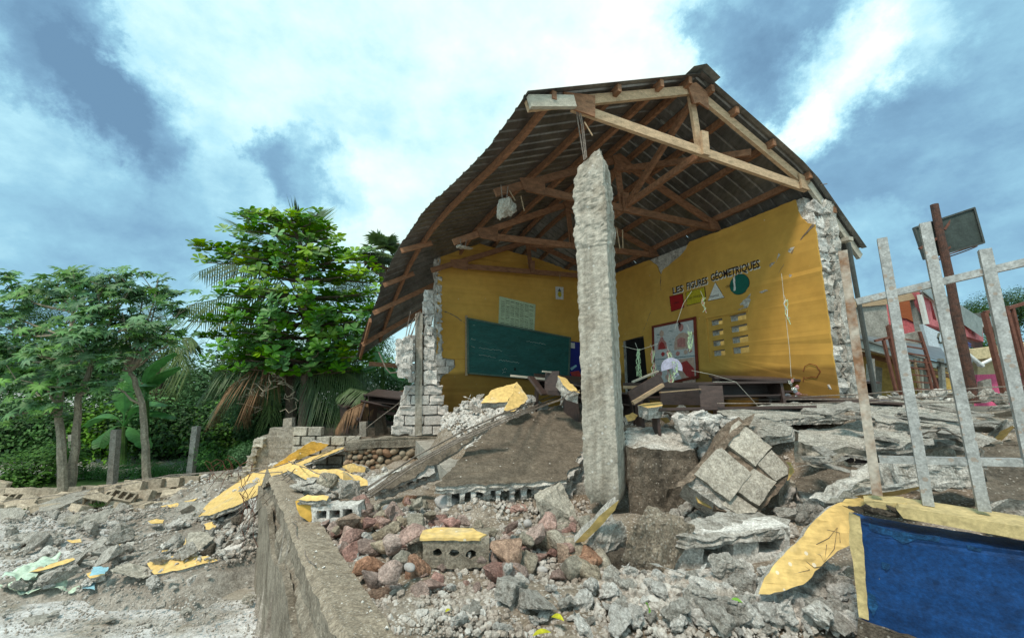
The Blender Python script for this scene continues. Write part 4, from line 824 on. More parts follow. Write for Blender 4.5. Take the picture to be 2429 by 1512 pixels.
# ------------------------------------------------------------------ broken corner of block masonry at the rear left
def corner():
    tt = 7.75; Q = lambda x, y, d=0: OP(x, y, BS(0, tt + d, 0), U)
    t = thing('broken_block_wall', 'ragged white block wall corner with a bare concrete post and bent bars', 'wall', Q(985, 1030)); rng = random.Random(8)
    rows = [(1008, 1030, 928, 1092), (984, 1007, 934, 1080), (960, 983, 946, 1062), (936, 959, 949, 1052), (914, 935, 958, 1048)]
    MB().prism(jag([Q(931, 1028, .03), Q(1086, 1028, .03), Q(1074, 1000, .03), Q(1050, 975, .03), Q(1042, 918, .03), Q(1022, 905, .03), Q(1022, 770, .03), Q(1006, 770, .03), Q(1006, 900, .03), Q(960, 920, .03), Q(950, 960, .03), Q(938, 985, .03)], .08, .008, rng), U * .08).obj('mortar_core', 'white_rubble', t)
    for k, (y0, y1, x0, x1) in enumerate(rows):
        x = x0; first = True
        while x < x1 - 8:
            wv = rng.choice([46, 48, 44]) if not (first and k % 2) else 24; e = min(x + wv, x1)
            if not (x > 975 and e < 1004):
                a, b = Q(x, y1), Q(e, y0); ragged = (e >= x1 or first)
                rough_block((a + b) / 2, V * ((b - a).dot(V) / 2 - .006), U * 0.075, Z * ((b.z - a.z) / 2 - .005), rng, 0.035 if ragged else 0.01, k=4 if ragged else 3).obj('block', 'white_block', t)
            x = e; first = False
    y = 912
    for w_, x0, x1 in ((36, 1002, 1036), (24, 1003, 1029), (30, 1004, 1028), (27, 1004, 1028), (24, 1004, 1025), (26, 1004, 1024), (29, 1002, 1027), (27, 1006, 1028)):
        a, b = Q(x0, y), Q(x1, y - w_ + 3); rough_block((a + b) / 2, V * ((b - a).dot(V) / 2), U * 0.07, Z * ((b.z - a.z) / 2), rng, 0.05, k=4).obj('block', 'white_rubble', t); y -= w_
    for y in (905, 882, 858, 838, 815): 
        a, b = Q(968, y), Q(984, y - 20); rough_block((a + b) / 2, V * ((b - a).dot(V) / 2), U * 0.07, Z * ((b.z - a.z) / 2), rng, 0.035, k=3).obj('block', 'white_block', t)
    a, b = Q(984, 1032, -.1), Q(987, 742, -.1); a2, b2 = Q(1000, 1032, -.1), Q(1002, 742, -.1)
    MB().prism(jag([a, a2, b2, b], 0.07, 0.005, rng), U * 0.16).obj('post', 'column_concrete', t)
    a, b = Q(1001, 1030, -.02), Q(1003, 745, -.02); MB().prism(jag([a, a + V * .05, b + V * .05, b], 0.05, 0.008, rng), U * 0.1).obj('mortar_strip', 'mortar', t)
    for (p, q, r) in (((990, 742), (976, 765), (967, 800)), ((993, 740), (984, 770), (971, 802)), ((988, 745), (974, 770), (961, 775)), ((974, 738), (969, 760), (962, 800)), ((997, 738), (985, 765), (975, 800))):
        MB().tube([Q(*p, -.1), Q(*q, -.14), Q(*r, -.16)], 0.008, 5).obj('rebar', 'rebar', t)
    c = thing('hanging_block_lump', 'grey lump of block masonry hanging beside the bare post by bent bars', 'masonry lump', Q(957, 845, -.2))
    for (x0, y0, x1, y1) in ((941, 806, 958, 830), (957, 802, 978, 832), (940, 830, 962, 862), (960, 832, 976, 864), (944, 862, 972, 894)):
        a, b = Q(x0, y1, -.2), Q(x1, y0, -.2); rough_block((a + b) / 2, V * ((b - a).dot(V) / 2 + .01), U * 0.08, Z * ((b.z - a.z) / 2 + .005), rng, 0.05, k=4).obj('block', 'white_rubble', c)
    MB().tube([Q(945, 882, -.2), Q(925, 884, -.25), Q(915, 873, -.25), Q(898, 835, -.2)], 0.012, 6).obj('rebar', 'rebar', c)
    # the foundation of river stones with its concrete band
    f = thing('stone_foundation', 'foundation wall of round brown river stones under the broken corner', 'wall', Q(950, 1060)); F = lambda x, y, d=0: OP(x, y, BS(0, 7.55 + d, 0), U)
    MB().prism(jag([F(818, 1050), F(930, 1036), F(1100, 1038), F(1180, 1040), F(1180, 1070), F(1000, 1062), F(900, 1060), F(820, 1068)], 0.12, 0.012, rng), U * 0.25).obj('concrete_band', 'old_wall', f)
    MB().prism([F(818, 1060, .1), F(1180, 1060, .1), F(1180, 1170, .1), F(818, 1170, .1)], U * 0.2).obj('mortar_bed', 'mud', f)
    n = 0
    for row in range(7):
        x = 822 + (row % 2) * 8
        while x < 1010:
            y = 1068 + row * 13 + rng.uniform(-4, 4); size = (0.10 if x < 900 else 0.17) * rng.uniform(.8, 1.25)
            if x > 900: y = 1072 + row * 18 + rng.uniform(-5, 5)
            if y < 1168 - (x - 820) * 0.1: rock('stone', 'river', F(x, y, .06) - f.location, (size * 1.15, size, size * 1.2), rng, parent=f); n += 1
            x += (12 if x < 900 else 19) * rng.uniform(.85, 1.2)
corner()
# ------------------------------------------------------------------ large debris on the raised platform
YD = 'yellow_debris'
def edge3(sl, p, q, anch):
    P0, n = plane3(anch); return OP(*p, P0, n), OP(*q, P0, n), n
# A: the big fallen slab with dried mud on top
aA = [(1035, 1150, 1.50), (1370, 1128, 1.52), (1385, 950, 2.14)]
o = slab('fallen_slab', 'big tilted slab with brown mud on top and open block cells along its front edge', 'slab', [(1032, 1150), (1060, 1120), (1110, 1063), (1165, 1012), (1235, 985), (1340, 958), (1395, 946), (1400, 1000), (1390, 1062), (1368, 1085), (1372, 1104), (1350, 1112), (1342, 1137), (1200, 1146), (1100, 1150)], aA, 0.07, top='mud', seed=4, jagamp=0.02, rough=0.014)
a, b, n = edge3(o, (1048, 1150), (1345, 1136), aA); cell_edge(o, a - n * 0.035, b - n * 0.035, n, 0.16, 0.235, n=10, wid=.04, lip=.042, seed=3, inward=n.cross(b - a), m='white_rubble')  # webs and shells paler in colour to make up for dim light
a, b, n = edge3(o, (1352, 1128), (1392, 1068), aA); cell_edge(o, a - n * 0.03, b - n * 0.03, n, 0.14, 0.19, n=3, wid=.05, seed=8, inward=n.cross(b - a), m='white_rubble')
# B: the narrow slab on its left with bundled bars along the edge
aB = [(868, 1172, 1.33), (1030, 1150, 1.42), (1165, 1005, 1.98)]
o = slab('fallen_slab', 'narrow sloping slab with brown mud left of the big slab, bundled bars along it', 'slab', [(868, 1170), (905, 1140), (985, 1095), (1090, 1040), (1160, 1000), (1185, 995), (1152, 1020), (1078, 1070), (1005, 1114), (925, 1158)], aB, 0.07, top='mud', seed=7, jagamp=0.02)
a, b, n = edge3(o, (872, 1172), (1030, 1120), aB); cell_edge(o, a - n * 0.03, b - n * 0.03, n, 0.16, 0.18, seed=5, inward=n.cross(b - a), n=7, wid=0.04, m='white_rubble')
rng = random.Random(21)
for k in range(6):
    jx, jy = rng.uniform(-5, 5), rng.uniform(-7, 5)
    t = 0.006 * k + rng.uniform(0, .03); q = [(878 - k * 3, 1178 - k * 3, 1.40 + t), (985, 1104 - k * 4, 1.67 + t), (1090, 1046 - k * 4, 1.87 + t), (1200, 998 - k * 4, 2.04 + t), (1300, 958 - k * 3, 2.12 + t / 2), (1372, 932 - k * 2, 2.27)]
    q = [(x + jx * rng.uniform(.3, 1.2), y + jy * rng.uniform(.3, 1.2), z) for x, y, z in q]; mb = MB(); mb.tube([OZ(*p) for p in q], 0.0062, 6); tag(mb.obj('reinforcing_bar', 'rebar'), 'long grey reinforcing bar in the bundle along the slabs left of the column', 'bar', 'bars bundled along the fallen slabs')
for k in range(7):
    x = 940 + 55 * k; P = OZ(x, 1136 - 0.52 * (x - 940) - 8, 1.55 + 0.00155 * (x - 940)); mb = MB()
    mb.tube([P + Vector((math.cos(i) * 0.03, 0, math.sin(i) * 0.04)) for i in range(6)] + [P + Vector((0.05, 0, 0.08))], 0.004, 4); tag(mb.obj('binding_wire', 'rebar'), 'small twisted wire tie round the bundled bars', 'wire tie', 'wire ties on the bundled bars')
# C: dark footing right of the column
slab('concrete_footing', 'massive dark earth-stained concrete footing right of the hanging column', 'footing', [(1484, 1012), (1560, 1008), (1655, 1020), (1668, 1050), (1640, 1068), (1480, 1062)], [(1484, 1030, 1.86), (1655, 1040, 1.84), (1560, 1008, 1.90)], 0.72, top='broken_concrete', sidem='dark_earth', seed=9, down=(0, -0.12, -1), bulge=0.1, rows=9, jagamp=0.02, rough=0.04)
slab('concrete_footing', 'rough brown concrete lump wedged between the column foot and the footing', 'concrete lump', [(1490, 1060), (1545, 1040), (1600, 1060), (1590, 1100), (1500, 1110)], [(1495, 1105, 1.58), (1590, 1105, 1.58), (1545, 1040, 1.72)], 0.45, top='dark_earth', sidem='dark_earth', seed=12, down=(0, -0.1, -1), rows=7)
# D: fallen panel of six pale blocks, turned on its corner
def panel():
    ctr = OY(1757, 1108, 3.3); t = thing('toppled_masonry', 'diagonal broken panel of pale concrete blocks with dark mortar joints', 'wall panel', ctr)
    n = Vector((-0.08, -0.9, 0.42)).normalized(); O = lambda x, y, d=0: OP(x, y, ctr + n * d, n); rng = random.Random(31)
    def cell(q, m, d=0.0, th=0.17, amp=0.012):
        cq = (sum(a for a, b in q) / len(q), sum(b for a, b in q) / len(q)); pts = jag([O(cq[0] + (x - cq[0]) * 1.07, cq[1] + (y - cq[1]) * 1.07, d) for x, y in q], 0.05, 0.005, rng); return MB().prism([p - n * (p - ctr - n * d).dot(n) for p in pts], -n * th).obj('block', m, t)
    blocks = [[(1745, 1012 - 8), (1792, 1026), (1748, 1075), (1704, 1058 - 4)], [(1738, 1062 - 50 + 0), (1742, 1010)],]
    ax = (31, -45); 
    quads = [[(1738, 1010), (1752, 1000 - 2), (1826, 1068 - 10), (1790, 1105 - 4), (1726, 1052)],
             [(1700, 1068), (1712, 1064), (1778, 1122), (1730, 1192 - 10), (1650, 1122)],
             [(1798, 1100), (1830, 1068), (1866, 1108), (1866, 1122), (1840, 1138)],
             [(1788, 1108 + 5), (1838, 1143), (1800, 1203 - 8), (1742, 1162 - 4)],
             [(1740, 1170), (1795, 1207), (1772, 1240 - 8), (1715, 1200 - 4)]]
    dd = [0.0, 0.02, -0.01, 0.012, -0.015]
    for q, d in zip(quads, dd): cell(q, 'panel_block', d)
    bed = [(1724, 1000), (1752, 988), (1872, 1106), (1868, 1134), (1800, 1216), (1775, 1236), (1700, 1206), (1640, 1128), (1690, 1060)]
    MB().prism(jag([O(x, y, -0.03) for x, y in bed], 0.05, 0.012, rng), -n * 0.17).obj('mortar_core', 'mortar', t)
    MB().prism(jag([O(x, y, 0.012) for x, y in [(1595, 1160), (1610, 1142), (1775, 986), (1790, 980), (1782, 998), (1640, 1140)]], 0.04, 0.01, rng), -n * 0.05).obj('mortar_joint', 'mortar', t)
    MB().prism(jag([O(x, y, -0.02) for x, y in [(1655, 1128), (1735, 1200), (1728, 1215), (1690, 1190), (1625, 1145)]], 0.04, 0.012, rng), -n * 0.2 + Z * -0.05).obj('rough_edge', 'broken_concrete', t)
    # plaster skin on the hidden back, seen at both sides
    MB().prism(jag([O(x, y, -0.21) for x, y in [(1850, 1092), (1876, 1096), (1884, 1118), (1862, 1148), (1820, 1190), (1700, 1195), (1660, 1170), (1640, 1128)]], 0.05, 0.008, rng), -n * 0.02).obj('plaster_back', YD, t)
    MB().prism(jag([O(x, y, -0.10) for x, y in [(1640, 1130), (1655, 1190), (1720, 1222), (1722, 1205)]], 0.04, 0.008, rng), -n * 0.02).obj('plaster_back', YD, t)
    h = O(1750, 1215, 0.0)
panel()
# E: white lumpy slab leaning left of the panel
slab('broken_wall_piece', 'whitish lumpy wall piece with hollows leaning behind the diagonal panel', 'wall piece', [(1612, 985), (1660, 978), (1700, 985), (1778, 1000), (1760, 1015), (1700, 1062), (1655, 1120), (1640, 1090), (1630, 1050), (1615, 1020)], [(1655, 1120, 1.585), (1612, 985, 2.10), (1775, 1000, 2.045)], 0.2, top='white_rubble', sidem='white_rubble', seed=17, jagamp=0.025, rows=5, rough=0.05)
for q in ((1640, 1000, 54), (1690, 1010, 60), (1660, 1040, 56), (1670, 1075, 46), (1725, 1008, 50), (1645, 1085, 30)):
    P = OZ(q[0], q[1], 2.055 - (q[1] - 1000) * 0.0039); rock('rubble_lump', 'lump', P, q[2] * depth(P) / FOC, rng, 'rounded white mortar lump stuck on the leaning wall piece', 'lump', 'mortar lumps on the leaning wall piece')
# F: flat slabs on the right with the row of diamond holes
aF = [(1885, 1045, 1.92), (2120, 1085, 1.86), (2100, 985, 2.09)]
o = slab('fallen_slab', 'flat grey slab right of centre with a row of small dark holes in its broken edge', 'slab', [(1882, 1048), (1888, 1025), (1930, 1010), (2010, 1000), (2100, 995), (2240, 1000), (2260, 1050), (2160, 1072), (2060, 1070), (1980, 1064), (1930, 1056)], aF, 0.17, top='concrete', sidem='block', seed=19, jagamp=0.02, rows=4, rough=0.035)
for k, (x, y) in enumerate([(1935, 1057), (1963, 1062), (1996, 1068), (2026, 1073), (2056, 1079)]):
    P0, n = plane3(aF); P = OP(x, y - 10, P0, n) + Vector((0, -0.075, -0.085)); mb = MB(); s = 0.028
    d = [P + Vector((math.cos(i * math.pi / 4 + k) * s * (1.2 if i % 2 else .8), 0, math.sin(i * math.pi / 4 + k) * s)) for i in range(8)]; mb.prism(d, (0, 0.16, 0)); q = mb.obj('dark_cell', 'shade_black', o, origin=o.location); q.location = (0, 0, 0)  # black plugs; the shade inside the holes is put into their colour
for i, (ol, an, lab, th) in enumerate([
    ([(1700, 975), (1830, 958), (2060, 950), (2280, 948), (2300, 962), (2120, 985), (1900, 990), (1760, 996)], [(1760, 996, 2.05), (2120, 985, 2.07), (2060, 950, 2.19)], 'long flat pale slab lying behind the gate bars below the yellow wall', 0.07),
    ([(2030, 965), (2160, 968), (2300, 975), (2340, 990), (2310, 1020), (2200, 1010), (2080, 995)], [(2080, 995, 2.08), (2310, 1020, 2.0), (2160, 968, 2.14)], 'cracked flat slab under the third gate bar', 0.09),
    ([(1880, 1140), (2000, 1092), (2068, 1070), (2080, 1100), (2020, 1145), (1950, 1175), (1890, 1160)], [(1880, 1150, 1.62), (2068, 1072, 1.85), (1960, 1172, 1.60)], 'brown slab leaning up to the right in front of the flat slabs', 0.13),
    ([(1960, 1190), (2075, 1120), (2120, 1105), (2180, 1130), (2140, 1165), (2050, 1180)], [(1960, 1190, 1.66), (2120, 1105, 1.86), (2140, 1165, 1.70)], 'grey-brown slab just left of the first gate bar foot', 0.12),
    ([(2120, 1100), (2250, 1095), (2330, 1110), (2330, 1150), (2200, 1165), (2130, 1150)], [(2130, 1150, 1.78), (2330, 1140, 1.78), (2250, 1095, 1.9)], 'rough slab seen between the lower gate rail and the wall cap', 0.16),
    ([(2330, 1050), (2430, 1040), (2500, 1100), (2460, 1200), (2340, 1180)], [(2330, 1060, 1.95), (2430, 1180, 1.75), (2430, 1040, 2.0)], 'large dark slab at the right edge behind the last gate bar', 0.2),
    ([(2060, 1015), (2170, 1030), (2200, 1045), (2120, 1060), (2050, 1045)], [(2060, 1045, 1.98), (2200, 1045, 1.98), (2100, 1015, 2.05)], 'thin broken plate lying on the holed slab', 0.06),
    ([(1750, 1000), (1790, 990), (1880, 1010), (1875, 1030), (1810, 1040)], [(1810, 1040, 1.96), (1750, 1000, 2.06), (1880, 1012, 2.06)], 'small tilted grey plate above the diagonal panel', 0.07),
    ([(1838, 1020), (1900, 1025), (1895, 1045), (1830, 1042)], [(1838, 1040, 1.95), (1895, 1045, 1.93), (1900, 1025, 2.0)], 'small brown plate left of the row of holes', 0.06)]):
    slab('broken_slab', lab, 'slab', ol, an, th, top=('concrete', 'concrete', 'dark_earth', 'block', 'broken_concrete', 'dark_earth', 'concrete', 'concrete', 'mud')[i], seed=40 + i, jagamp=0.016, rough=0.03)
# G: hollow wall segment with two big cells
aG = [(1595, 1262, 1.475), (1868, 1248, 1.505), (1740, 1205, 1.53)]
o = slab('hollow_wall_piece', 'broken hollow block piece with two wide square cells facing forward', 'wall piece', [(1600, 1275), (1640, 1236), (1700, 1215), (1800, 1208), (1872, 1238), (1868, 1256), (1740, 1270), (1690, 1282)], aG, 0.05, top='broken_concrete', sidem='broken_concrete', seed=23, jagamp=0.02, rough=0.03)
def cells_front(o, x0, y0, x1, y1, cells, Y, dep, matn='broken_concrete', seed=2, top=0.0):
    rg = random.Random(seed); orig = o.location if o else Vector()
    outer = jag([OY(*q, Y) for q in [(x0, y0), (x1, y0 + top), (x1, y1 + top), (x0, y1)]], 0.04, 0.006, rg); outer = [Vector((p.x, Y, p.z)) for p in outer]
    hl = []
    for (a, b, c, d) in cells:
        h = jag([OY(*q, Y) for q in [(a, b), (c, b - 2), (c, d - 2), (a, d)]], 0.03, 0.005, rg); hl.append([Vector((p.x, Y, p.z)) for p in h])
    mb = MB(); mb.prism(outer, (0, dep, 0), hl); r = mb.obj('cell_wall', matn, o, origin=orig)
    if o: r.location = (0, 0, 0)
    mb = MB(); mb.prism([p + Vector((0, dep, 0)) for p in outer], (0, 0.02, 0)); r = mb.obj('cell_back', 'concrete', o, origin=orig)
    if o: r.location = (0, 0, 0)
    return r
cells_front(o, 1600, 1268, 1872, 1352, [(1668, 1290, 1738, 1335), (1798, 1266, 1860, 1312)], OZ(1730, 1345, 1.28).y, 0.19, 'white_rubble', 3, -20)
slab('wall_shell', 'thin rough concrete strip under the two wide cells', 'wall piece', [(1598, 1362), (1640, 1350), (1868, 1322), (1874, 1330), (1800, 1350), (1650, 1368)], [(1598, 1362, 1.3), (1868, 1325, 1.3), (1740, 1300, 1.3)], 0.04, top='white_rubble', seed=24)
# H: brown chunk
def big_rock(name, lab, cat, key, x, y, w, h, z=None, rot=(0, 0, 0), dz=0.0, m=None, idx=0, dy=1.0):
    P = GP(x, y + h / 2) if z is None else OZ(x, y + h / 2, z); P = Vector(P); d = depth(P); sx = w * d / FOC; sz = h * d / FOC
    c = OP(x, y, P + Vector((0, sx * 0.35, 0)), (0, 1, 0)); me = ROCK[key][idx % len(ROCK[key])].copy()
    if m: me.materials[0] = MAT[m]
    # finer surface for the large pieces
    bm = bmesh.new(); bm.from_mesh(me); bmesh.ops.subdivide_edges(bm, edges=bm.edges, cuts=1, use_grid_fill=True); bmesh.ops.triangulate(bm, faces=bm.faces); bm.normal_update()
    for v in bm.verts: v.co += v.normal * (0.022 * fr(v.co, 13, idx) + 0.012 * fr(v.co, 30, idx))
    bm.to_mesh(me); bm.free()
    return tag(new_obj(name, me, None, c, rot, (sx * 1.12, sx * 1.0 * dy, sz * 1.45)), lab, cat)
big_rock('mud_block', 'large brown pebbly concrete block lying tilted left of the two wide cells', 'concrete block', 'grey', 1562, 1293, 135, 165, rot=(0.25, 0.38, -0.5), m='mud_agg', idx=3)
big_rock('concrete_chunk', 'rough grey chunk behind the yellow sliver right of the stone heap', 'concrete lump', 'glump', 1432, 1276, 118, 140, rot=(0.2, 0.5, 0.3), idx=1)
slab('plaster_edge', 'narrow pointed sliver of yellow plaster standing up in front of the column foot', 'plaster piece', [(1362, 1286), (1395, 1252), (1435, 1210), (1468, 1184), (1458, 1208), (1420, 1252), (1385, 1282)], [(1362, 1286, 1.36), (1468, 1186, 1.66), (1435, 1240, 1.50)], 0.05, top=YD, seed=27, jagamp=0.004, rows=2)
big_rock('concrete_chunk', 'pale grey rock with a small dark hole below the slab front edge', 'concrete lump', 'grey', 1314, 1200, 84, 92, rot=(0.1, -0.3, 0.2), idx=5, m='block')
big_rock('concrete_chunk', 'grey boulder with white aggregate left of the yellow curved piece', 'concrete lump', 'glump', 1920, 1222, 78, 92, rot=(0.3, 0.1, 0.9), idx=2)
big_rock('concrete_chunk', 'upright smooth grey block right of the diagonal panel', 'concrete block', 'grey', 1856, 1168, 56, 84, rot=(0.1, 0.12, 0.2), idx=1, m='block')
big_rock('concrete_chunk', 'small dark angular rock between the pink stones and the brown block', 'rock', 'grey', 1462, 1320, 64, 78, rot=(0.3, 0.5, 0.1), idx=6, m='dark_earth')
big_rock('concrete_chunk', 'round hollow-fronted lump under the fallen footing', 'concrete lump', 'glump', 1605, 1190, 72, 60, rot=(0.3, 0.1, 0.3), idx=3)
big_rock('concrete_chunk', 'low grey lump under the front of the leaning brown slab', 'concrete lump', 'grey', 1930, 1172, 84, 36, rot=(0.1, 0.1, 0.3), idx=2)
# I: large yellow curved piece
aI = [(1798, 1408, 1.36), (2005, 1183, 1.755), (2010, 1292, 1.555)]
o = slab('yellow_wall_piece', 'large curved piece of yellow wall with scratches leaning beside the blue wall', 'wall piece', [(1798, 1408), (1812, 1368), (1845, 1325), (1885, 1288), (1925, 1240), (1965, 1205), (2005, 1182), (2040, 1178), (2062, 1184), (2040, 1200), (2016, 1220), (2018, 1290), (1985, 1306), (1945, 1345), (1905, 1385), (1865, 1398), (1825, 1408)], aI, 0.05, top=YD, sidem='broken_concrete', seed=29, jagamp=0.004, step=0.03)
P0, nI = plane3(aI)
for q in ([(1935, 1290), (1965, 1275), (1985, 1250), (1978, 1300), (1955, 1330), (1960, 1290)], [(1900, 1300), (1945, 1315), (1958, 1340), (1930, 1345), (1905, 1325)], [(1885, 1325), (1920, 1350), (1880, 1360)], [(1830, 1345), (1850, 1370), (1835, 1385), (1855, 1362)], [(1960, 1255), (1990, 1262), (1992, 1285)]):
    r = MB().tube([OP(x, y, P0, nI) + nI * 0.001 for x, y in q], 0.0016, 4).obj('scratch', 'mud', o, origin=o.location); r.location = (0, 0, 0)
big_rock('concrete_chunk', 'big grey rubble core under the large yellow curved piece', 'concrete lump', 'glump', 1945, 1380, 190, 135, rot=(0.3, 0.35, 0.4), idx=4)
# J: foreground hollow block with yellow plaster on top
mat('brown_block', (0.31, 0.27, 0.215), noise_scale=7, var=0.3, bump=0.9, bump_scale=45, bump_dist=0.015, speck=(60, 0.2, (0.45, 0.42, 0.37), 0.5))
def front_block():
    P = OZ(1080, 1347, 1.235); Y = P.y; t = thing('hollow_block', 'grey concrete block with three ragged holes and a yellow plaster face on top', 'concrete block', P); rg = random.Random(3)
    c = lambda x, y, dy=0: OY(x, y, Y + dy)
    outer = jag([c(1002, 1282), c(1160, 1275), c(1158, 1342), c(1100, 1349), c(1003, 1346)], 0.025, 0.003, rg); outer = [Vector((p.x, Y, p.z)) for p in outer]
    holes = []
    for (x, y, r) in ((1037, 1310, 12), (1077, 1311, 12), (1117, 1314, 13)):
        holes.append([Vector((q.x, Y, q.z)) for q in [c(x + r * math.cos(a * math.pi / 6) * rg.uniform(.8, 1.2), y + r * 0.8 * math.sin(a * math.pi / 6) * rg.uniform(.8, 1.2)) for a in range(12)]])
    MB().prism(outer, (-0.02, 0.19, 0.0), holes).obj('block_body', 'brown_block', t); MB().prism([p + Vector((-.02, .191, 0)) for p in outer], (0, 0.008, 0)).obj('block_back', 'dark_earth', t)
    tp = [c(1003, 1281), c(1160, 1274)]
    z = tp[0].z + 0.004
    q = jag([Vector((p[0], p[1], z + p[2])) for p in ((tp[0].x - .02, Y - .012, 0), (tp[1].x - 0.06, Y - .012, 0.0), (tp[1].x - 0.02, Y + 0.05, 0.0), (tp[1].x - .09, Y + .12, 0), (tp[1].x - 0.12, Y + .17, 0), (tp[0].x + .04, Y + .185, 0), (tp[0].x - .03, Y + .12, 0))], 0.03, 0.003, rg)
    MB().prism(q, (0, 0, 0.016)).obj('plaster', YD, t)
front_block()
# K: three-cell block and yellow piece at the wall
def cell_block(lab, x0, y0, x1, y1, cells, z, m='white_rubble', dep=0.15, seed=1, back='shade_black'):
    P = OZ((x0 + x1) / 2, y1, z); t = thing('hollow_block', lab, 'concrete block', P)
    rg = random.Random(seed); Y = P.y; outer = jag([OY(*q, Y) for q in [(x0, y0), (x1, y0 - 4), (x1, y1 - 4), (x0, y1)]], 0.03, 0.008, rg); outer = [Vector((p.x, Y, p.z)) for p in outer]; hl = []
    for (a, b, c, d) in cells: hl.append([Vector((p.x, Y, p.z)) for p in jag([OY(*q, Y) for q in [(a, b), (c, b), (c, d), (a, d)]], 0.03, 0.003, rg)])
    MB().prism(outer, (0, dep, 0), hl).obj('block_body', m, t); MB().prism([p + Vector((0, dep + .001, 0)) for p in outer], (0, 0.02, 0)).obj('block_back', 'dark_earth', t)
    return t
cell_block('whitish block with three square dark cells next to the yellow piece at the retaining wall', 738, 1200, 850, 1240, [(751, 1210, 774, 1231), (781, 1208, 806, 1229), (812, 1206, 835, 1226)], 1.24)
slab('yellow_wall_piece', 'upright yellow wall piece leaning on the retaining wall beside the three-cell block', 'wall piece', [(700, 1188), (728, 1176), (779, 1178), (775, 1196), (750, 1222), (735, 1238), (712, 1222)], [(700, 1190, 1.40), (779, 1180, 1.42), (735, 1238, 1.24)], 0.08, top='yellow_plaster', seed=33, jagamp=0.006)
slab('yellow_wall_piece', 'low yellow cap piece behind the upright yellow wall piece', 'wall piece', [(703, 1186), (728, 1172), (780, 1175), (775, 1187)], [(703, 1187, 1.42), (778, 1187, 1.43), (745, 1172, 1.46)], 0.05, top=YD, seed=34)
slab('yellow_wall_piece', 'wide yellow wall piece with pointed ends lying behind the far end of the retaining wall', 'wall piece', [(677, 1110), (686, 1102), (718, 1101), (735, 1111), (803, 1113), (852, 1127), (882, 1143), (876, 1150), (849, 1153), (817, 1149), (788, 1130), (724, 1136)], [(724, 1136, 1.30), (882, 1145, 1.28), (718, 1101, 1.42)], 0.11, top=YD, seed=35, jagamp=0.01)
slab('yellow_wall_piece', 'half-round yellow piece standing on the wide yellow wall piece', 'wall piece', [(812, 1118), (822, 1122), (842, 1138), (850, 1154), (815, 1156)], [(815, 1156, 1.24), (850, 1154, 1.24), (815, 1120, 1.40)], 0.10, top=YD, seed=36, jagamp=0.005)
big_rock('concrete_chunk', 'brown angular rock on the corner of the wide yellow wall piece', 'rock', 'tan', 778, 1140, 58, 52, rot=(0.2, 0.4, 0.2), idx=1, z=1.25)
big_rock('concrete_chunk', 'grey wedge of concrete under the half-round yellow piece', 'concrete lump', 'grey', 832, 1160, 58, 44, rot=(0.1, 0.2, 0.7), idx=4, z=1.22)
big_rock('concrete_chunk', 'long rough grey lump on the far end of the retaining wall', 'concrete lump', 'glump', 745, 1158, 130, 48, rot=(0.1, 0.15, 0.2), idx=0, z=1.22)
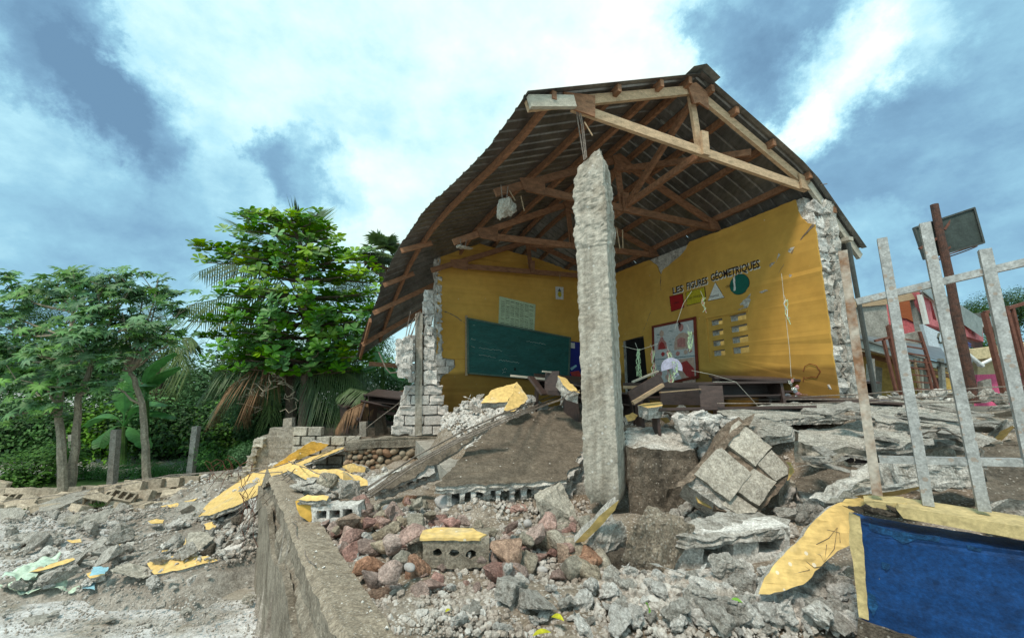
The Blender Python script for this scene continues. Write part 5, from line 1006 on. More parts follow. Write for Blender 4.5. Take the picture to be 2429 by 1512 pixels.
# yellow pieces of the slope left of the retaining wall
YP = [('long pointed yellow slab sliding down over the end of the retaining wall', [(468, 1224), (500, 1185), (560, 1145), (612, 1108), (700, 1068), (712, 1074), (652, 1150), (620, 1168), (560, 1198), (500, 1220)], [(468, 1224, .36), (700, 1072, 1.08), (640, 1152, .84)], .05, YD),
      ('olive yellow wall panel tilted up against the debris before the grey block wall', [(647, 1106), (690, 1075), (738, 1046), (779, 1053), (765, 1064), (706, 1090)], [(647, 1106, .92), (765, 1064, 1.22), (738, 1046, 1.36)], .06, 'yellow_plaster'),
      ('thin yellow plaster strip running up to the stone foundation', [(622, 1130), (700, 1098), (818, 1052), (815, 1062), (705, 1106), (640, 1134)], [(622, 1132, .93), (818, 1053, 1.22), (705, 1108, 1.06)], .04, YD),
      ('orange yellow piece beside the top of the long pointed slab', [(560, 1140), (600, 1118), (618, 1120), (600, 1142)], [(560, 1142, .62), (618, 1120, .8), (600, 1144, .66)], .05, YD),
      ('small yellow piece in the rubble below the stone foundation', [(812, 1105), (835, 1098), (868, 1108), (865, 1118), (830, 1120)], [(812, 1108, 1.1), (866, 1112, 1.12), (835, 1098, 1.18)], .06, YD),
      ('long narrow yellow plaster strip near the bars in the middle left', [(380, 1200), (440, 1188), (470, 1180), (445, 1194), (400, 1204)], [(380, 1202, .2), (470, 1181, .3), (420, 1202, .2)], .03, YD),
      ('tiny flat yellow piece furthest left in the middle rubble', [(351, 1234), (370, 1229), (389, 1231), (385, 1240), (355, 1240)], [(351, 1240, .14), (388, 1239, .14), (370, 1229, .17)], .03, YD),
      ('yellow four-sided piece below the tip of the long pointed slab', [(483, 1242), (503, 1236), (514, 1246), (508, 1254), (488, 1254)], [(483, 1252, .3), (512, 1252, .3), (503, 1236, .36)], .04, YD),
      ('yellow shard standing on edge right of the four-sided piece', [(533, 1256), (545, 1240), (560, 1232), (556, 1246), (546, 1256)], [(533, 1256, .36), (550, 1254, .37), (560, 1233, .44)], .04, YD),
      ('large flat yellow slab with pointed ends nearest the camera on the left', [(349, 1334), (380, 1322), (440, 1312), (490, 1318), (517, 1327), (470, 1338), (420, 1352), (366, 1360), (355, 1348)], [(366, 1360, .26), (517, 1327, .32), (440, 1312, .36)], .035, YD),
      ('yellow slab with a torn white patch behind the largest yellow slab', [(383, 1298), (410, 1284), (440, 1275), (467, 1277), (462, 1290), (430, 1305), (385, 1312)], [(385, 1312, .2), (467, 1280, .28), (420, 1278, .28)], .06, YD),
      ('narrow yellow-edged lump left of the torn yellow slab', [(225, 1311), (262, 1296), (290, 1284), (310, 1296), (315, 1304), (290, 1300), (240, 1316)], [(225, 1314, .14), (315, 1304, .16), (290, 1284, .24)], .07, YD),
      ('small yellow shard beside the narrow lump', [(298, 1308), (310, 1300), (322, 1302), (318, 1312)], [(298, 1312, .1), (320, 1311, .1), (312, 1300, .14)], .03, YD),
      ('tiny orange yellow shard at the far left of the yard', [(158, 1280), (190, 1276), (193, 1285), (170, 1287)], [(158, 1285, .06), (192, 1285, .06), (180, 1276, .1)], .03, YD),
      ('yellow plaster edge on a hollow lump at the far left', [(66, 1356), (120, 1336), (165, 1322), (178, 1326), (150, 1338), (90, 1354)], [(66, 1358, .24), (170, 1326, .3), (120, 1336, .28)], .03, YD),
      ('yellow scrap under the blue notebook', [(205, 1358), (235, 1348), (256, 1344), (248, 1362), (212, 1370)], [(205, 1368, .22), (250, 1364, .22), (240, 1346, .26)], .03, YD),
      # on the platform and the classroom floor
      ('folded yellow wall piece on the white rubble below the chalkboard', [(1140, 955), (1165, 925), (1210, 912), (1225, 905), (1215, 935), (1203, 952)], [(1140, 955, 5.2, 'Y'), (1203, 952, 5.2, 'Y'), (1212, 908, 5.5, 'Y')], .10, YD),
      ('right half of the folded yellow wall piece below the chalkboard', [(1203, 952), (1216, 925), (1226, 905), (1240, 925), (1252, 945), (1230, 965), (1218, 975), (1195, 972)], [(1200, 970, 5.1, 'Y'), (1250, 945, 5.35, 'Y'), (1226, 906, 5.5, 'Y')], .10, YD),
      ('broken yellow wall piece beside the upright dark board', [(1322, 890), (1340, 895), (1366, 920), (1375, 932), (1350, 926), (1335, 912)], [(1322, 892, 5.2, 'Y'), (1375, 930, 4.9, 'Y'), (1340, 915, 4.98, 'Y')], .14, YD),
      ('flat yellow piece right of the column below the desks', [(1512, 960), (1530, 955), (1570, 953), (1568, 962), (1535, 966)], [(1512, 964, 4.4, 'Y'), (1568, 962, 4.45, 'Y'), (1560, 953, 4.75, 'Y')], .12, YD),
      ('small yellow patch close to the right of the column', [(1482, 985), (1500, 977), (1512, 985), (1505, 996), (1488, 998)], [(1482, 992, 1.98), (1508, 996, 1.96), (1500, 977, 2.05)], .08, YD),
      ('second small yellow patch right of the column', [(1560, 990), (1582, 989), (1588, 1000), (1578, 1004)], [(1560, 992, 1.98), (1586, 1003, 1.93), (1582, 988, 2.01)], .06, YD),
      ('yellow pointed piece seen between the last two gate bars', [(2356, 1040), (2375, 1020), (2400, 1006), (2408, 1012), (2390, 1030), (2372, 1043)], [(2356, 1042, 1.97), (2375, 1043, 1.96), (2402, 1006, 2.11)], .04, YD),
      ('pale yellow strip lying across the rubble behind the gate wall', [(2028, 1176), (2090, 1166), (2180, 1150), (2196, 1154), (2140, 1170), (2060, 1182)], [(2028, 1180, 1.8), (2196, 1153, 1.86), (2100, 1164, 1.85)], .03, YD)]
for i, (lab, ol, an, th, m) in enumerate(YP): slab('yellow_wall_piece', lab, 'wall piece', ol, an, max(th, .075) if i in (0, 1, 9, 10, 11, 15, 16, 17) else th, top=m, seed=60 + i, jagamp=0.012, rows=3)
cell_block('yellow-topped hollow block piece under the largest yellow slab on the left', 385, 1352, 458, 1383, [(398, 1358, 414, 1376), (424, 1354, 440, 1372)], 0.02, m='block', dep=.2)
cell_block('hollow block lump under the plaster edge at the far left', 95, 1352, 200, 1384, [(122, 1362, 142, 1378), (160, 1358, 182, 1376)], 0.02, m='broken_concrete', dep=.2)
for (lab, key, x, y, w, h, idx, m) in [
    ('large smooth grey chunk in front of the yellow slab on the left', 'grey', 306, 1376, 88, 52, 2, 'block'), ('grey square lump left of the blue notebook', 'grey', 166, 1340, 70, 42, 3, 'broken_concrete'),
    ('broken hollow lump at the left edge behind the cloth', 'glump', 75, 1278, 88, 44, 4, 'broken_concrete'), ('second broken hollow lump behind the cloth', 'glump', 120, 1280, 60, 46, 1, 'broken_concrete'),
    ('bluish white block with chipped rim near the foot of the retaining wall', 'grey', 556, 1304, 50, 34, 0, 'white_block'), ('pale broken block with a dark brown side beside the torn yellow slab', 'grey', 470, 1286, 56, 40, 5, 'block'),
    ('pale lump against the retaining wall foot', 'lump', 520, 1290, 44, 36, 2, None), ('dark angular rock left of the pale lump', 'grey', 488, 1304, 36, 34, 6, 'dark_earth'), ('white square scrap of block right of the largest yellow slab', 'grey', 442, 1378, 40, 24, 6, 'white_block'),
    ('flat grey chip at the lower left corner', 'grey', 92, 1472, 52, 22, 1, 'concrete'), ('flat dark chip on the lower left concrete', 'grey', 258, 1477, 36, 18, 2, 'concrete'), ('grey plate in the middle of the left rubble', 'grey', 230, 1230, 60, 30, 3, 'concrete'), 
    ('small grey wedge in the left rubble', 'grey', 174, 1232, 30, 26, 4, 'block'), ('rough lump left of the long yellow slab tip', 'glump', 420, 1242, 60, 34, 5, 'white_rubble'), ('brown lump under the long yellow slab', 'glump', 520, 1215, 90, 34, 3, 'broken_concrete'),
    ('pebble-grey lump on the lower left ground', 'grey', 440, 1452, 26, 16, 0, 'concrete'), ('square grey stone near the wall foot', 'grey', 590, 1420, 26, 18, 5, 'block')]:
    big_rock('rubble_chunk', lab, 'chunk', key, x, y, w, h, rot=(rng.uniform(-.3, .3), rng.uniform(-.3, .3), rng.uniform(-.6, .6)), idx=idx, m=m)
# ------------------------------------------------------------------ heap of stones on the platform
pinks = []; rng = random.Random(77)
def on_poly(x, y, poly):
    c = False; j = len(poly) - 1
    for i in range(len(poly)):
        if (poly[i][1] > y) != (poly[j][1] > y) and x < (poly[j][0] - poly[i][0]) * (y - poly[i][1]) / (poly[j][1] - poly[i][1]) + poly[i][0]: c = not c
        j = i
    return c
def world_poly(px): return [tuple(GP(x, y))[:2] for x, y in px]
heap = world_poly([(745, 1238), (860, 1215), (1000, 1205), (1120, 1200), (1330, 1200), (1400, 1245), (1430, 1330), (1410, 1380), (1180, 1400), (1000, 1422), (900, 1425), (850, 1370), (800, 1300)])
def scatter(poly, n, mind, rng, tries=40):
    xs = [p[0] for p in poly]; ys = [p[1] for p in poly]; out = []; k = 0
    while len(out) < n and k < n * tries:
        k += 1; x, y = rng.uniform(min(xs), max(xs)), rng.uniform(min(ys), max(ys))
        if on_poly(x, y, poly) and all((x - a) ** 2 + (y - b) ** 2 > mind ** 2 for a, b in out): out.append((x, y))
    return out
def heap_lift(x, y): return 0.0
LABS = {'pink': 'dusty pink stone in the heap', 'rust': 'rust brown stone in the heap', 'tan': 'tan grey stone in the heap', 'pebble': 'smooth pale pebble in the heap', 'lump': 'white mortar lump in the heap'}
for (x, y) in scatter(heap, 290, 0.088, rng):
    k = rng.choices(['pink', 'rust', 'tan', 'pebble', 'lump'], [40, 9, 22, 8, 22])[0]; s = .11 + .16 * rng.random() ** 1.3 if k not in ('pebble', 'lump') else rng.uniform(.07, .14)
    z = float(H(x, y))
    if y > 3.62 and x > -0.8: continue
    if y > 3.3 and x > -0.7: s *= .75; z -= .03
    if FOC * x / depth((x, y, z)) + 1214 > 985 and FOC * x / depth((x, y, z)) + 1214 < 1180 and y < OZ(1080, 1347, 1.235).y + .06 and y > OZ(1080, 1347, 1.235).y - .35: s *= .55
    zz = z + s * rng.uniform(.15, .32) + (0.09 if rng.random() < .3 else 0)
    px_ = 1214 + FOC * x / depth((x, y, zz)); py_ = 756 - FOC * (Vector((x, y, zz)) - CAM).dot(UPV) / depth((x, y, zz))
    wh = (' at the back' if py_ < 1250 else ' at the front' if py_ > 1350 else ' halfway up') + (', near the retaining wall' if px_ < 930 else ', around the hollow block' if px_ < 1180 else ', right of the hollow block'); sz_ = 'big ' if s > .185 else ''
    LAB = sz_ + LABS[k] + wh
    rock({'pink': 'pink_stone', 'rust': 'rust_stone', 'tan': 'tan_stone', 'pebble': 'pebble', 'lump': 'mortar_lump'}[k], k, (x, y, zz), (s * rng.uniform(1, 1.25), s, s * rng.uniform(.9, 1.15)), rng, LAB, 'stone', 'stones of the heap: ' + LAB)
for (lab, key, x, y, w, h, idx) in [('largest rust orange stone under the left end of the hollow block', 'rust', 988, 1345, 78, 82, 0), ('rust brown stone half under the hollow block', 'rust', 928, 1352, 72, 64, 1), ('pink stone with a flat top in front of the heap', 'pink', 1003, 1398, 70, 46, 2),
                                ('long rust pink stone at the lower left of the heap', 'rust', 905, 1405, 82, 34, 2), ('big brown pyramid stone in front of the small dark rock', 'rust', 1372, 1338, 100, 70, 3), ('pale angular stone above the left of the hollow block', 'tan', 928, 1262, 76, 56, 1),
                                ('tall tan stone left of the hollow block', 'tan', 985, 1308, 46, 62, 3), ('dark pink stone at the left of the heap', 'pink', 868, 1298, 62, 40, 4), ('reddish white boulder below the slab front edge', 'pink', 1218, 1200, 84, 48, 5),
                                ('white round rock at the top of the heap', 'pebble', 1063, 1192, 60, 38, 1), ('smooth white pebble in front of the brown pyramid stone', 'pebble', 1222, 1352, 40, 26, 0), ('brown stone against the wide cell edge of the narrow slab', 'tan', 918, 1222, 64, 40, 2),
                                ('round pale stone just right of the hollow block', 'pebble', 1152, 1325, 42, 26, 2), ('orange pink stone left of the heap by the retaining wall', 'pink', 822, 1300, 50, 50, 0), ('cracked pink stone in the middle left of the heap', 'pink', 905, 1240, 60, 46, 3), ('dark red stone left of the hollow block', 'pink', 1040, 1238, 60, 40, 6)]:
    big_rock('heap_stone', lab, 'stone', key, x, y, w, h, rot=(rng.uniform(-.3, .3), rng.uniform(-.3, .3), rng.uniform(-.5, .5)), idx=idx)
# ------------------------------------------------------------------ scattered rubble: single lumps, then gravel
ZONES = [('in the gravel at the lower right', world_poly([(1180, 1420), (1500, 1380), (1780, 1400), (2030, 1430), (2040, 1510), (1300, 1510), (1000, 1500)]), 80, (.05, .19), ('lump', 'lump', 'lump', 'glump', 'grey')),
         ('below the yellow curved piece', world_poly([(1430, 1370), (1780, 1360), (2030, 1440), (2035, 1500), (1500, 1500)]), 50, (.09, .24), ('lump', 'lump', 'glump')),
         ('around the two wide cells', world_poly([(1480, 1200), (1640, 1180), (1880, 1190), (1900, 1260), (1850, 1280), (1640, 1260)]), 60, (.08, .22), ('lump', 'glump', 'grey')),
         ('in front of the yellow classroom wall', world_poly([(1480, 985), (1660, 975), (1680, 1015), (1485, 1025)]), 46, (.1, .26), ('lump', 'glump', 'grey')),
         ('on the flat slabs behind the gate', world_poly([(1780, 975), (2050, 965), (2300, 975), (2320, 1050), (2100, 1050), (1900, 1010)]), 60, (.06, .22), ('grey', 'glump')),
         ('in the white rubble below the chalkboard', [tuple(OY(x, y, Y))[:2] for x, y, Y in ((1050, 990, 7.0), (1060, 980, 7.6), (1380, 940, 7.0), (1390, 945, 5.6), (1250, 960, 5.8), (1110, 1000, 6.2))], 110, (.10, .26), ('lump', 'lump', 'grey')),
         ('on the floor edge left of the broken corner', world_poly([(825, 1045), (930, 1020), (935, 1036), (830, 1056)]), 30, (.06, .13), ('lump', 'lump', 'glump')),
         ('below the stone foundation', world_poly([(830, 1120), (1000, 1100), (1010, 1140), (860, 1165)]), 24, (.07, .18), ('lump', 'glump')),
         ('on the slope beside the retaining wall', world_poly([(480, 1235), (600, 1180), (605, 1330), (520, 1340)]), 70, (.08, .28), ('lump', 'glump', 'grey', 'dirt')),
         ('on the slope before the grey block wall', world_poly([(420, 1165), (560, 1110), (680, 1065), (800, 1065), (780, 1105), (600, 1150), (470, 1210)]), 70, (.07, .26), ('lump', 'lump', 'glump')),
         ('scattered over the left yard', world_poly([(0, 1240), (300, 1200), (480, 1220), (520, 1340), (400, 1400), (100, 1420), (0, 1380)]), 130, (.05, .30), ('lump', 'glump', 'grey', 'grey', 'grey')),
         ('on the bare concrete of the lower left', world_poly([(0, 1420), (400, 1400), (600, 1380), (620, 1500), (0, 1500)]), 30, (.03, .09), ('grey', 'glump'))]
rng = random.Random(99); SPEC = []
for (where, poly, n, (s0, s1), keys) in ZONES:
    for (x, y) in scatter(poly, n, s0 * .9, rng):
        k = rng.choice(keys); s = s0 + (s1 - s0) * rng.random() ** 2; z = float(H(x, y)) + s * rng.uniform(.1, .4)
        SPEC.append((s / max(.8, depth((x, y, z))), k, (x, y, z), (s * rng.uniform(.9, 1.5), s, s * rng.uniform(.7, 1.1)), where))
SPEC.sort(key=lambda q: -q[0])
def where2(P):
    d = depth(P); px = 1214 + FOC * P[0] / d; py = 756 - FOC * (Vector(P) - CAM).dot(UPV) / d
    if px < 620: a = 'near the pale cloth' if px < 130 else 'near the blue notebook' if px < 260 else 'left of the big yellow slab' if px < 350 else 'around the big yellow slab' if px < 460 else 'near the retaining wall'
    else: a = 'left of the pale slab edge' if px < 1100 else 'below the hollow block' if px < 1230 else 'below the column' if px < 1500 else 'below the brown block' if px < 1650 else 'below the two wide cells' if px < 1800 else 'beside the blue wall' if px < 2030 else 'behind the railing'
    return a + (', back' if py < 1200 else ', front' if py > 1420 else '')
for i in range(46):
    px, py = rng.uniform(1915, 2440), rng.choice([rng.uniform(962, 1040), rng.uniform(1030, 1130)]); s = rng.uniform(.16, .42) * (.7 if py > 1060 else 1); P = OZ(px, py, 2.17 - (py - 960) * .0025 + .02); rock('concrete_plate', 'grey', P, (s * 1.2, s * rng.uniform(.5, .8), s * rng.uniform(.16, .3)), rng, 'flat broken concrete plate ' + where2(P).replace('behind the railing', 'behind the railing on the slabs').replace('below the two wide cells', 'above the diagonal panel').replace('beside the blue wall', 'around the slab with dark holes'), 'concrete plate', 'loose plates on the right-hand slabs', rot=(rng.uniform(-.25, .25), rng.uniform(-.25, .25), rng.uniform(0, 6.28)))
def join_rocks(name, specs, matn):
    vs, fs = [], []
    for (q, k, P, sz, w) in specs:
        me = rng.choice(ROCK[k]); M = Matrix.Translation(P) @ Matrix.Rotation(rng.uniform(0, 6.28), 4, 'Z') @ Matrix.Rotation(rng.uniform(-.7, .7), 4, 'X') @ Matrix.Diagonal((*sz, 1)); b = len(vs)
        vs += [tuple(M @ v.co) for v in me.vertices]; fs += [tuple(b + i for i in f.vertices) for f in me.polygons]
    mb = MB(); mb.v, mb.f, mb.m = vs, fs, [0] * len(fs); tag(mb.obj(name, matn, fix=False), kind='stuff')
for (q, k, P, sz, where) in SPEC[:270]:
    where = where2(P) if any(w in where for w in ('yard', 'gravel', 'curved', 'lower left')) else where
    nm = {'lump': 'white mortar lump', 'glump': 'rough grey concrete lump', 'grey': 'angular grey block fragment', 'dirt': 'dark earthy lump'}[k]; q_ = 'larger ' if sz[1] > .13 else ('flat ' if sz[2] < sz[1] * .82 else 'small ')
    rock('rubble_lump', k, P, sz, rng, q_ + nm + ' ' + where, 'rubble', q_ + nm + 's ' + where)
join_rocks('small_rubble', [q for q in SPEC[270:] if q[1] == 'lump'], 'white_rubble'); join_rocks('small_rubble', [q for q in SPEC[270:] if q[1] != 'lump'], 'broken_concrete')
def gravel(name, zones, matn, seed, kind='stuff'):
    rs = np.random.RandomState(seed); tm = []
    for i in range(6):
        bm = bmesh.new(); bmesh.ops.create_icosphere(bm, subdivisions=1, radius=0.5)
        r = random.Random(seed + i)
        for v in bm.verts: v.co = Vector((v.co.x * r.uniform(.7, 1.25), v.co.y * r.uniform(.6, 1.1), v.co.z * r.uniform(.5, 1.0)))
        tm.append((np.array([tuple(v.co) for v in bm.verts]), np.array([[v.index for v in f.verts] for f in bm.faces]))); bm.free()
    V_, F_ = [], []; base = 0
    for (poly, n, s0, s1) in zones:
        A = np.array(poly); x0, y0 = A.min(0); x1, y1 = A.max(0); pts = []
        X = rs.uniform(x0, x1, n * 4); Y = rs.uniform(y0, y1, n * 4); ins = np.zeros(len(X), bool); j = len(A) - 1
        for i in range(len(A)):
            cnd = (A[i, 1] > Y) != (A[j, 1] > Y)
            with np.errstate(divide='ignore', invalid='ignore'): xx = (A[j, 0] - A[i, 0]) * (Y - A[i, 1]) / (A[j, 1] - A[i, 1]) + A[i, 0]
            ins ^= cnd & (X < xx); j = i
        X, Y = X[ins][:n], Y[ins][:n]; Zz = H(X, Y)
        for x, y, z in zip(X, Y, Zz):
            v, f = tm[rs.randint(6)]; s = s0 + (s1 - s0) * rs.rand() ** 3; a = rs.rand() * 6.28; b = rs.rand() * 6.28; ca, sa, cb, sb = math.cos(a), math.sin(a), math.cos(b), math.sin(b)
            Rm = np.array([[ca, -sa * cb, sa * sb], [sa, ca * cb, -ca * sb], [0, sb, cb]])
            V_.append(v @ Rm.T * s + (x, y, z + s * 0.2)); F_.append(f + base); base += len(v)
    Vv = np.concatenate(V_); Ff = np.concatenate(F_); me = bpy.data.meshes.new(name); me.from_pydata(Vv.tolist(), [], Ff.tolist()); me.materials.append(MAT[matn]); me.update()
    return tag(new_obj(name, me), kind=kind)
W_ = world_poly
gravel('gravel', [(W_([(860, 1430), (1180, 1400), (1450, 1370), (1780, 1390), (2035, 1430), (2035, 1511), (900, 1511)]), 4200, .010, .05), (W_([(1400, 1360), (1780, 1380), (2030, 1430), (2030, 1505), (1450, 1440)]), 1500, .03, .09), (W_([(1480, 1190), (1900, 1180), (1900, 1280), (1600, 1270)]), 1500, .02, .09),
                  (W_([(745, 1235), (1400, 1190), (1440, 1380), (900, 1430)]), 2500, .02, .07), (W_([(1480, 980), (2330, 965), (2330, 1090), (1900, 1100), (1490, 1020)]), 2500, .02, .10), (W_([(830, 1120), (1010, 1100), (1010, 1160), (740, 1200), (700, 1160)]), 900, .02, .09)], 'gravel_mix', 5)
gravel('white_gravel', [([tuple(OY(x, y, Y))[:2] for x, y, Y in ((1045, 990, 6.6), (1050, 980, 7.8), (1380, 940, 7.2), (1390, 945, 5.4), (1250, 960, 5.5), (1100, 1000, 5.8))], 3600, .03, .12), (W_([(825, 1040), (935, 1020), (935, 1038), (825, 1058)]), 500, .03, .08), (W_([(420, 1170), (560, 1110), (680, 1060), (815, 1060), (800, 1110), (620, 1150), (470, 1215)]), 1500, .02, .09)], 'white_rubble', 9)
gravel('yard_gravel', [(W_([(480, 1235), (600, 1180), (606, 1340), (520, 1350)]), 2500, .015, .08), (W_([(0, 1235), (300, 1195), (480, 1215), (530, 1350), (400, 1400), (100, 1420), (0, 1390)]), 3000, .012, .06), (W_([(0, 1420), (400, 1400), (630, 1340), (634, 1505), (0, 1505)]), 1500, .008, .035), (W_([(0, 1180), (400, 1180), (400, 1230), (0, 1240)]), 1000, .02, .08)], 'gravel_mix', 15)
mb = MB(); rng = random.Random(4)
for i in range(110):    # dust and crumbs on top of the retaining wall
    a = rng.uniform(0, 4.2); q = CA + CD * a + CN * rng.uniform(.04, .23) + Z * 1.252; s = rng.uniform(.003, .009); me = ROCK['lump'][i % 8]
    if i < 60: mb.add([q + v.co * s * 2.6 for v in me.vertices], [tuple(f.vertices) for f in me.polygons])
tag(mb.obj('crumbs', 'white_rubble'), kind='stuff')
# ------------------------------------------------------------------ thin bars and small things on the debris
rng = random.Random(12)
BARS = [([(205, 1240, .05), (330, 1195, .3), (470, 1152, .75), (600, 1118, 1.15), (720, 1090, 1.35)], 'long thin bar running from the left yard up over the debris'), ([(0, 1188, .5), (150, 1172, .7), (330, 1135, .95), (520, 1120, 1.15), (670, 1118, 1.3)], 'thin bar sagging across the left debris'),
        ([(180, 1178, .6), (400, 1125, 1.0), (640, 1108, 1.28)], 'thin bar just above the long yellow slab'), ([(520, 1250, .5), (600, 1190, .9), (655, 1150, 1.2), (700, 1110, 1.4)], 'thin bar crossing the long yellow slab'), ([(565, 1262, .5), (620, 1200, .9), (690, 1135, 1.3)], 'second thin bar crossing near the wall end'),
        ([(685, 1093, 1.35), (730, 1110, 1.45), (772, 1132, 1.4)], 'short rusty bar lying before the wide yellow piece'), ([(740, 1092, 1.2), (850, 1030, 1.55), (960, 945, 2.13), (1000, 880, 2.63)], 'thin wire stretched from the debris up to the broken corner'),
        ([(1545, 948, 2.2), (1760, 946, 2.21), (2040, 945, 2.23), (2428, 938, 2.28)], 'long reddish bar lying over the flat slabs'), ([(1700, 956, 2.19), (1950, 957, 2.2), (2150, 952, 2.22), (2428, 950, 2.24)], 'second long bar on the flat slabs'), ([(1900, 944, 2.23), (2100, 930, 2.31), (2428, 915, 2.376)], 'bar rising to the right over the flat slabs'),
        ([(2180, 1035, 2.02), (2230, 1015, 2.1), (2265, 1030, 2.05), (2290, 1040, 2.0)], 'bent bar end on the cracked slab behind the gate'), ([(1330, 958, 2.17), (1345, 935, 2.28), (1375, 925, 2.32)], 'bent bar end by the upright dark board')]
for q, lab in BARS:
    pts = [OZ(*p) for p in q]; fine = []
    for a, b in zip(pts, pts[1:]):
        for i in range(4): fine.append(a.lerp(b, i / 4) + Vector((rng.uniform(-1, 1), rng.uniform(-1, 1), rng.uniform(-1, 1))) * .012)
    fine.append(pts[-1]); mb = MB().tube(fine, .006, 5); tag(mb.obj('reinforcing_bar', 'rebar'), lab, 'bar')
for k in range(9):      # curls of bar and dry roots hanging at the end of the retaining wall
    P = OZ(rng.uniform(560, 615), rng.uniform(1180, 1260), .7); pts = [P + Vector((rng.uniform(-.06, .06), rng.uniform(-.05, .05), .35 - i * .12 + rng.uniform(-.03, .03))) for i in range(6)]
    tag(MB().tube(pts, .004, 4).obj('root', 'rust'), 'thin dry root hanging at the far end of the retaining wall', 'root', 'dry roots at the end of the retaining wall')
for k in range(8):
    P = OZ(rng.uniform(470, 640), rng.uniform(1120, 1170), .9); pts = [P + Vector((math.cos(i * .7 + k) * .16 * (i / 6), math.sin(i + k) * .05, .05 + .28 * math.sin(i / 6 * 3.1) )) for i in range(7)]
    tag(MB().tube(pts, .004, 4).obj('wire', 'rust'), 'rusty wire loop curling out of the debris by the long yellow slab', 'wire', 'rusty wire loops in the debris')
def leaf_obj(lab, x, y, z, L, W, m, rz, name='fallen_leaf', fold=.2, pitch=.2):
    P = OZ(x, y, z); mb = MB(); n = 8; vs = []
    for i in range(n + 1):
        t = i / n; w = W * math.sin(math.pi * min(1, t * 1.05)) ** .7; zz = .12 * L * math.sin(t * 3) + 0.002
        vs += [Vector((t * L - L / 2, -w / 2, zz + w * fold)), Vector((t * L - L / 2, 0, zz)), Vector((t * L - L / 2, w / 2, zz + w * fold))]
    mb.add(vs, [(i * 3 + j, i * 3 + j + 1, i * 3 + 4 + j, i * 3 + 3 + j) for i in range(n) for j in range(2)])
    o = mb.obj(name, m); o.location = P; o.rotation_euler = (pitch, -.15, rz); return tag(o, lab, 'leaf')
leaf_obj('big red-brown dried leaf at the foot of the retaining wall', 536, 1345, .14, .34, .13, 'dry_leaf', .6, fold=.5)
leaf_obj('dried orange leaf lying on the pale cloth', 90, 1362, .2, .15, .12, 'raw_wood', .4, fold=.4)
leaf_obj('yellow-green leaf on the gravel near the bottom centre', 1322, 1468, 1.27, .085, .035, 'yellow_leaf', -.8)
leaf_obj('pale yellow leaf at the very bottom edge', 1285, 1504, 1.24, .09, .03, 'yellow_leaf', .0)
leaf_obj('upright green leaf between the lumps on the right', 1532, 1440, 1.36, .07, .03, 'green_leaf', 1.5, pitch=1.2)
leaf_obj('small green leaf under the yellow curved piece', 1746, 1427, 1.33, .06, .03, 'green_leaf', -.7)
leaf_obj('tiny yellow leaf on the bare earth at the bottom', 1062, 1448, 1.23, .03, .018, 'yellow_leaf', .5)
leaf_obj('dark reddish dry leaf on the ground by the cloth', 70, 1402, .05, .14, .05, 'dry_leaf', .1)
leaf_obj('small red dry leaf under the largest yellow slab on the left', 378, 1388, .05, .09, .05, 'dry_leaf', .3)
def sheet(name, lab, cat, px, z, m, amp=.04, n=14, seed=1, th=.004):
    P = [OZ(x, y, z) for x, y in px]; rg = random.Random(seed); mb = MB(); vs = []
    for j in range(n + 1):
        for i in range(n + 1):
            u, v = i / n, j / n; p = P[0] * (1 - u) * (1 - v) + P[1] * u * (1 - v) + P[2] * u * v + P[3] * (1 - u) * v
            edge = 1 + .25 * fr((u * 3, v * 3, seed), 1.5)
            p = p + Vector((fr(p, 3, 1) * .04, fr(p, 3, 2) * .05, abs(fr(p, 5, seed)) * amp + .02 + .3 * amp * math.sin(p.x * 14))); vs.append(p)
    fs = [(j * (n + 1) + i, j * (n + 1) + i + 1, (j + 1) * (n + 1) + i + 1, (j + 1) * (n + 1) + i) for j in range(n) for i in range(n)]
    mb.add(vs, fs); return tag(mb.obj(name, m, smooth=True), lab, cat)
sheet('torn_cloth', 'crumpled pale green and white cloth lying on the rubble at the lower left', 'cloth', [(0, 1412), (190, 1405), (170, 1368), (0, 1385)], .06, 'cloth', .10, 26, 3)
sheet('torn_cloth', 'greenish sheet folded up over the hollow lump at the far left', 'cloth', [(0, 1382), (90, 1372), (140, 1330), (80, 1338)], .2, 'cloth', .10, 18, 5)
sheet('notebook', 'blue and white torn notebook lying on the yellow scrap', 'notebook', [(208, 1370), (246, 1366), (254, 1348), (214, 1352)], .30, 'blue_paper', .03, 6, 4)
sheet('notebook', 'light blue notebook cover leaning on a lump at the lower left', 'notebook', [(190, 1404), (222, 1404), (218, 1384), (196, 1386)], .10, 'blue_paper', .02, 6, 6)
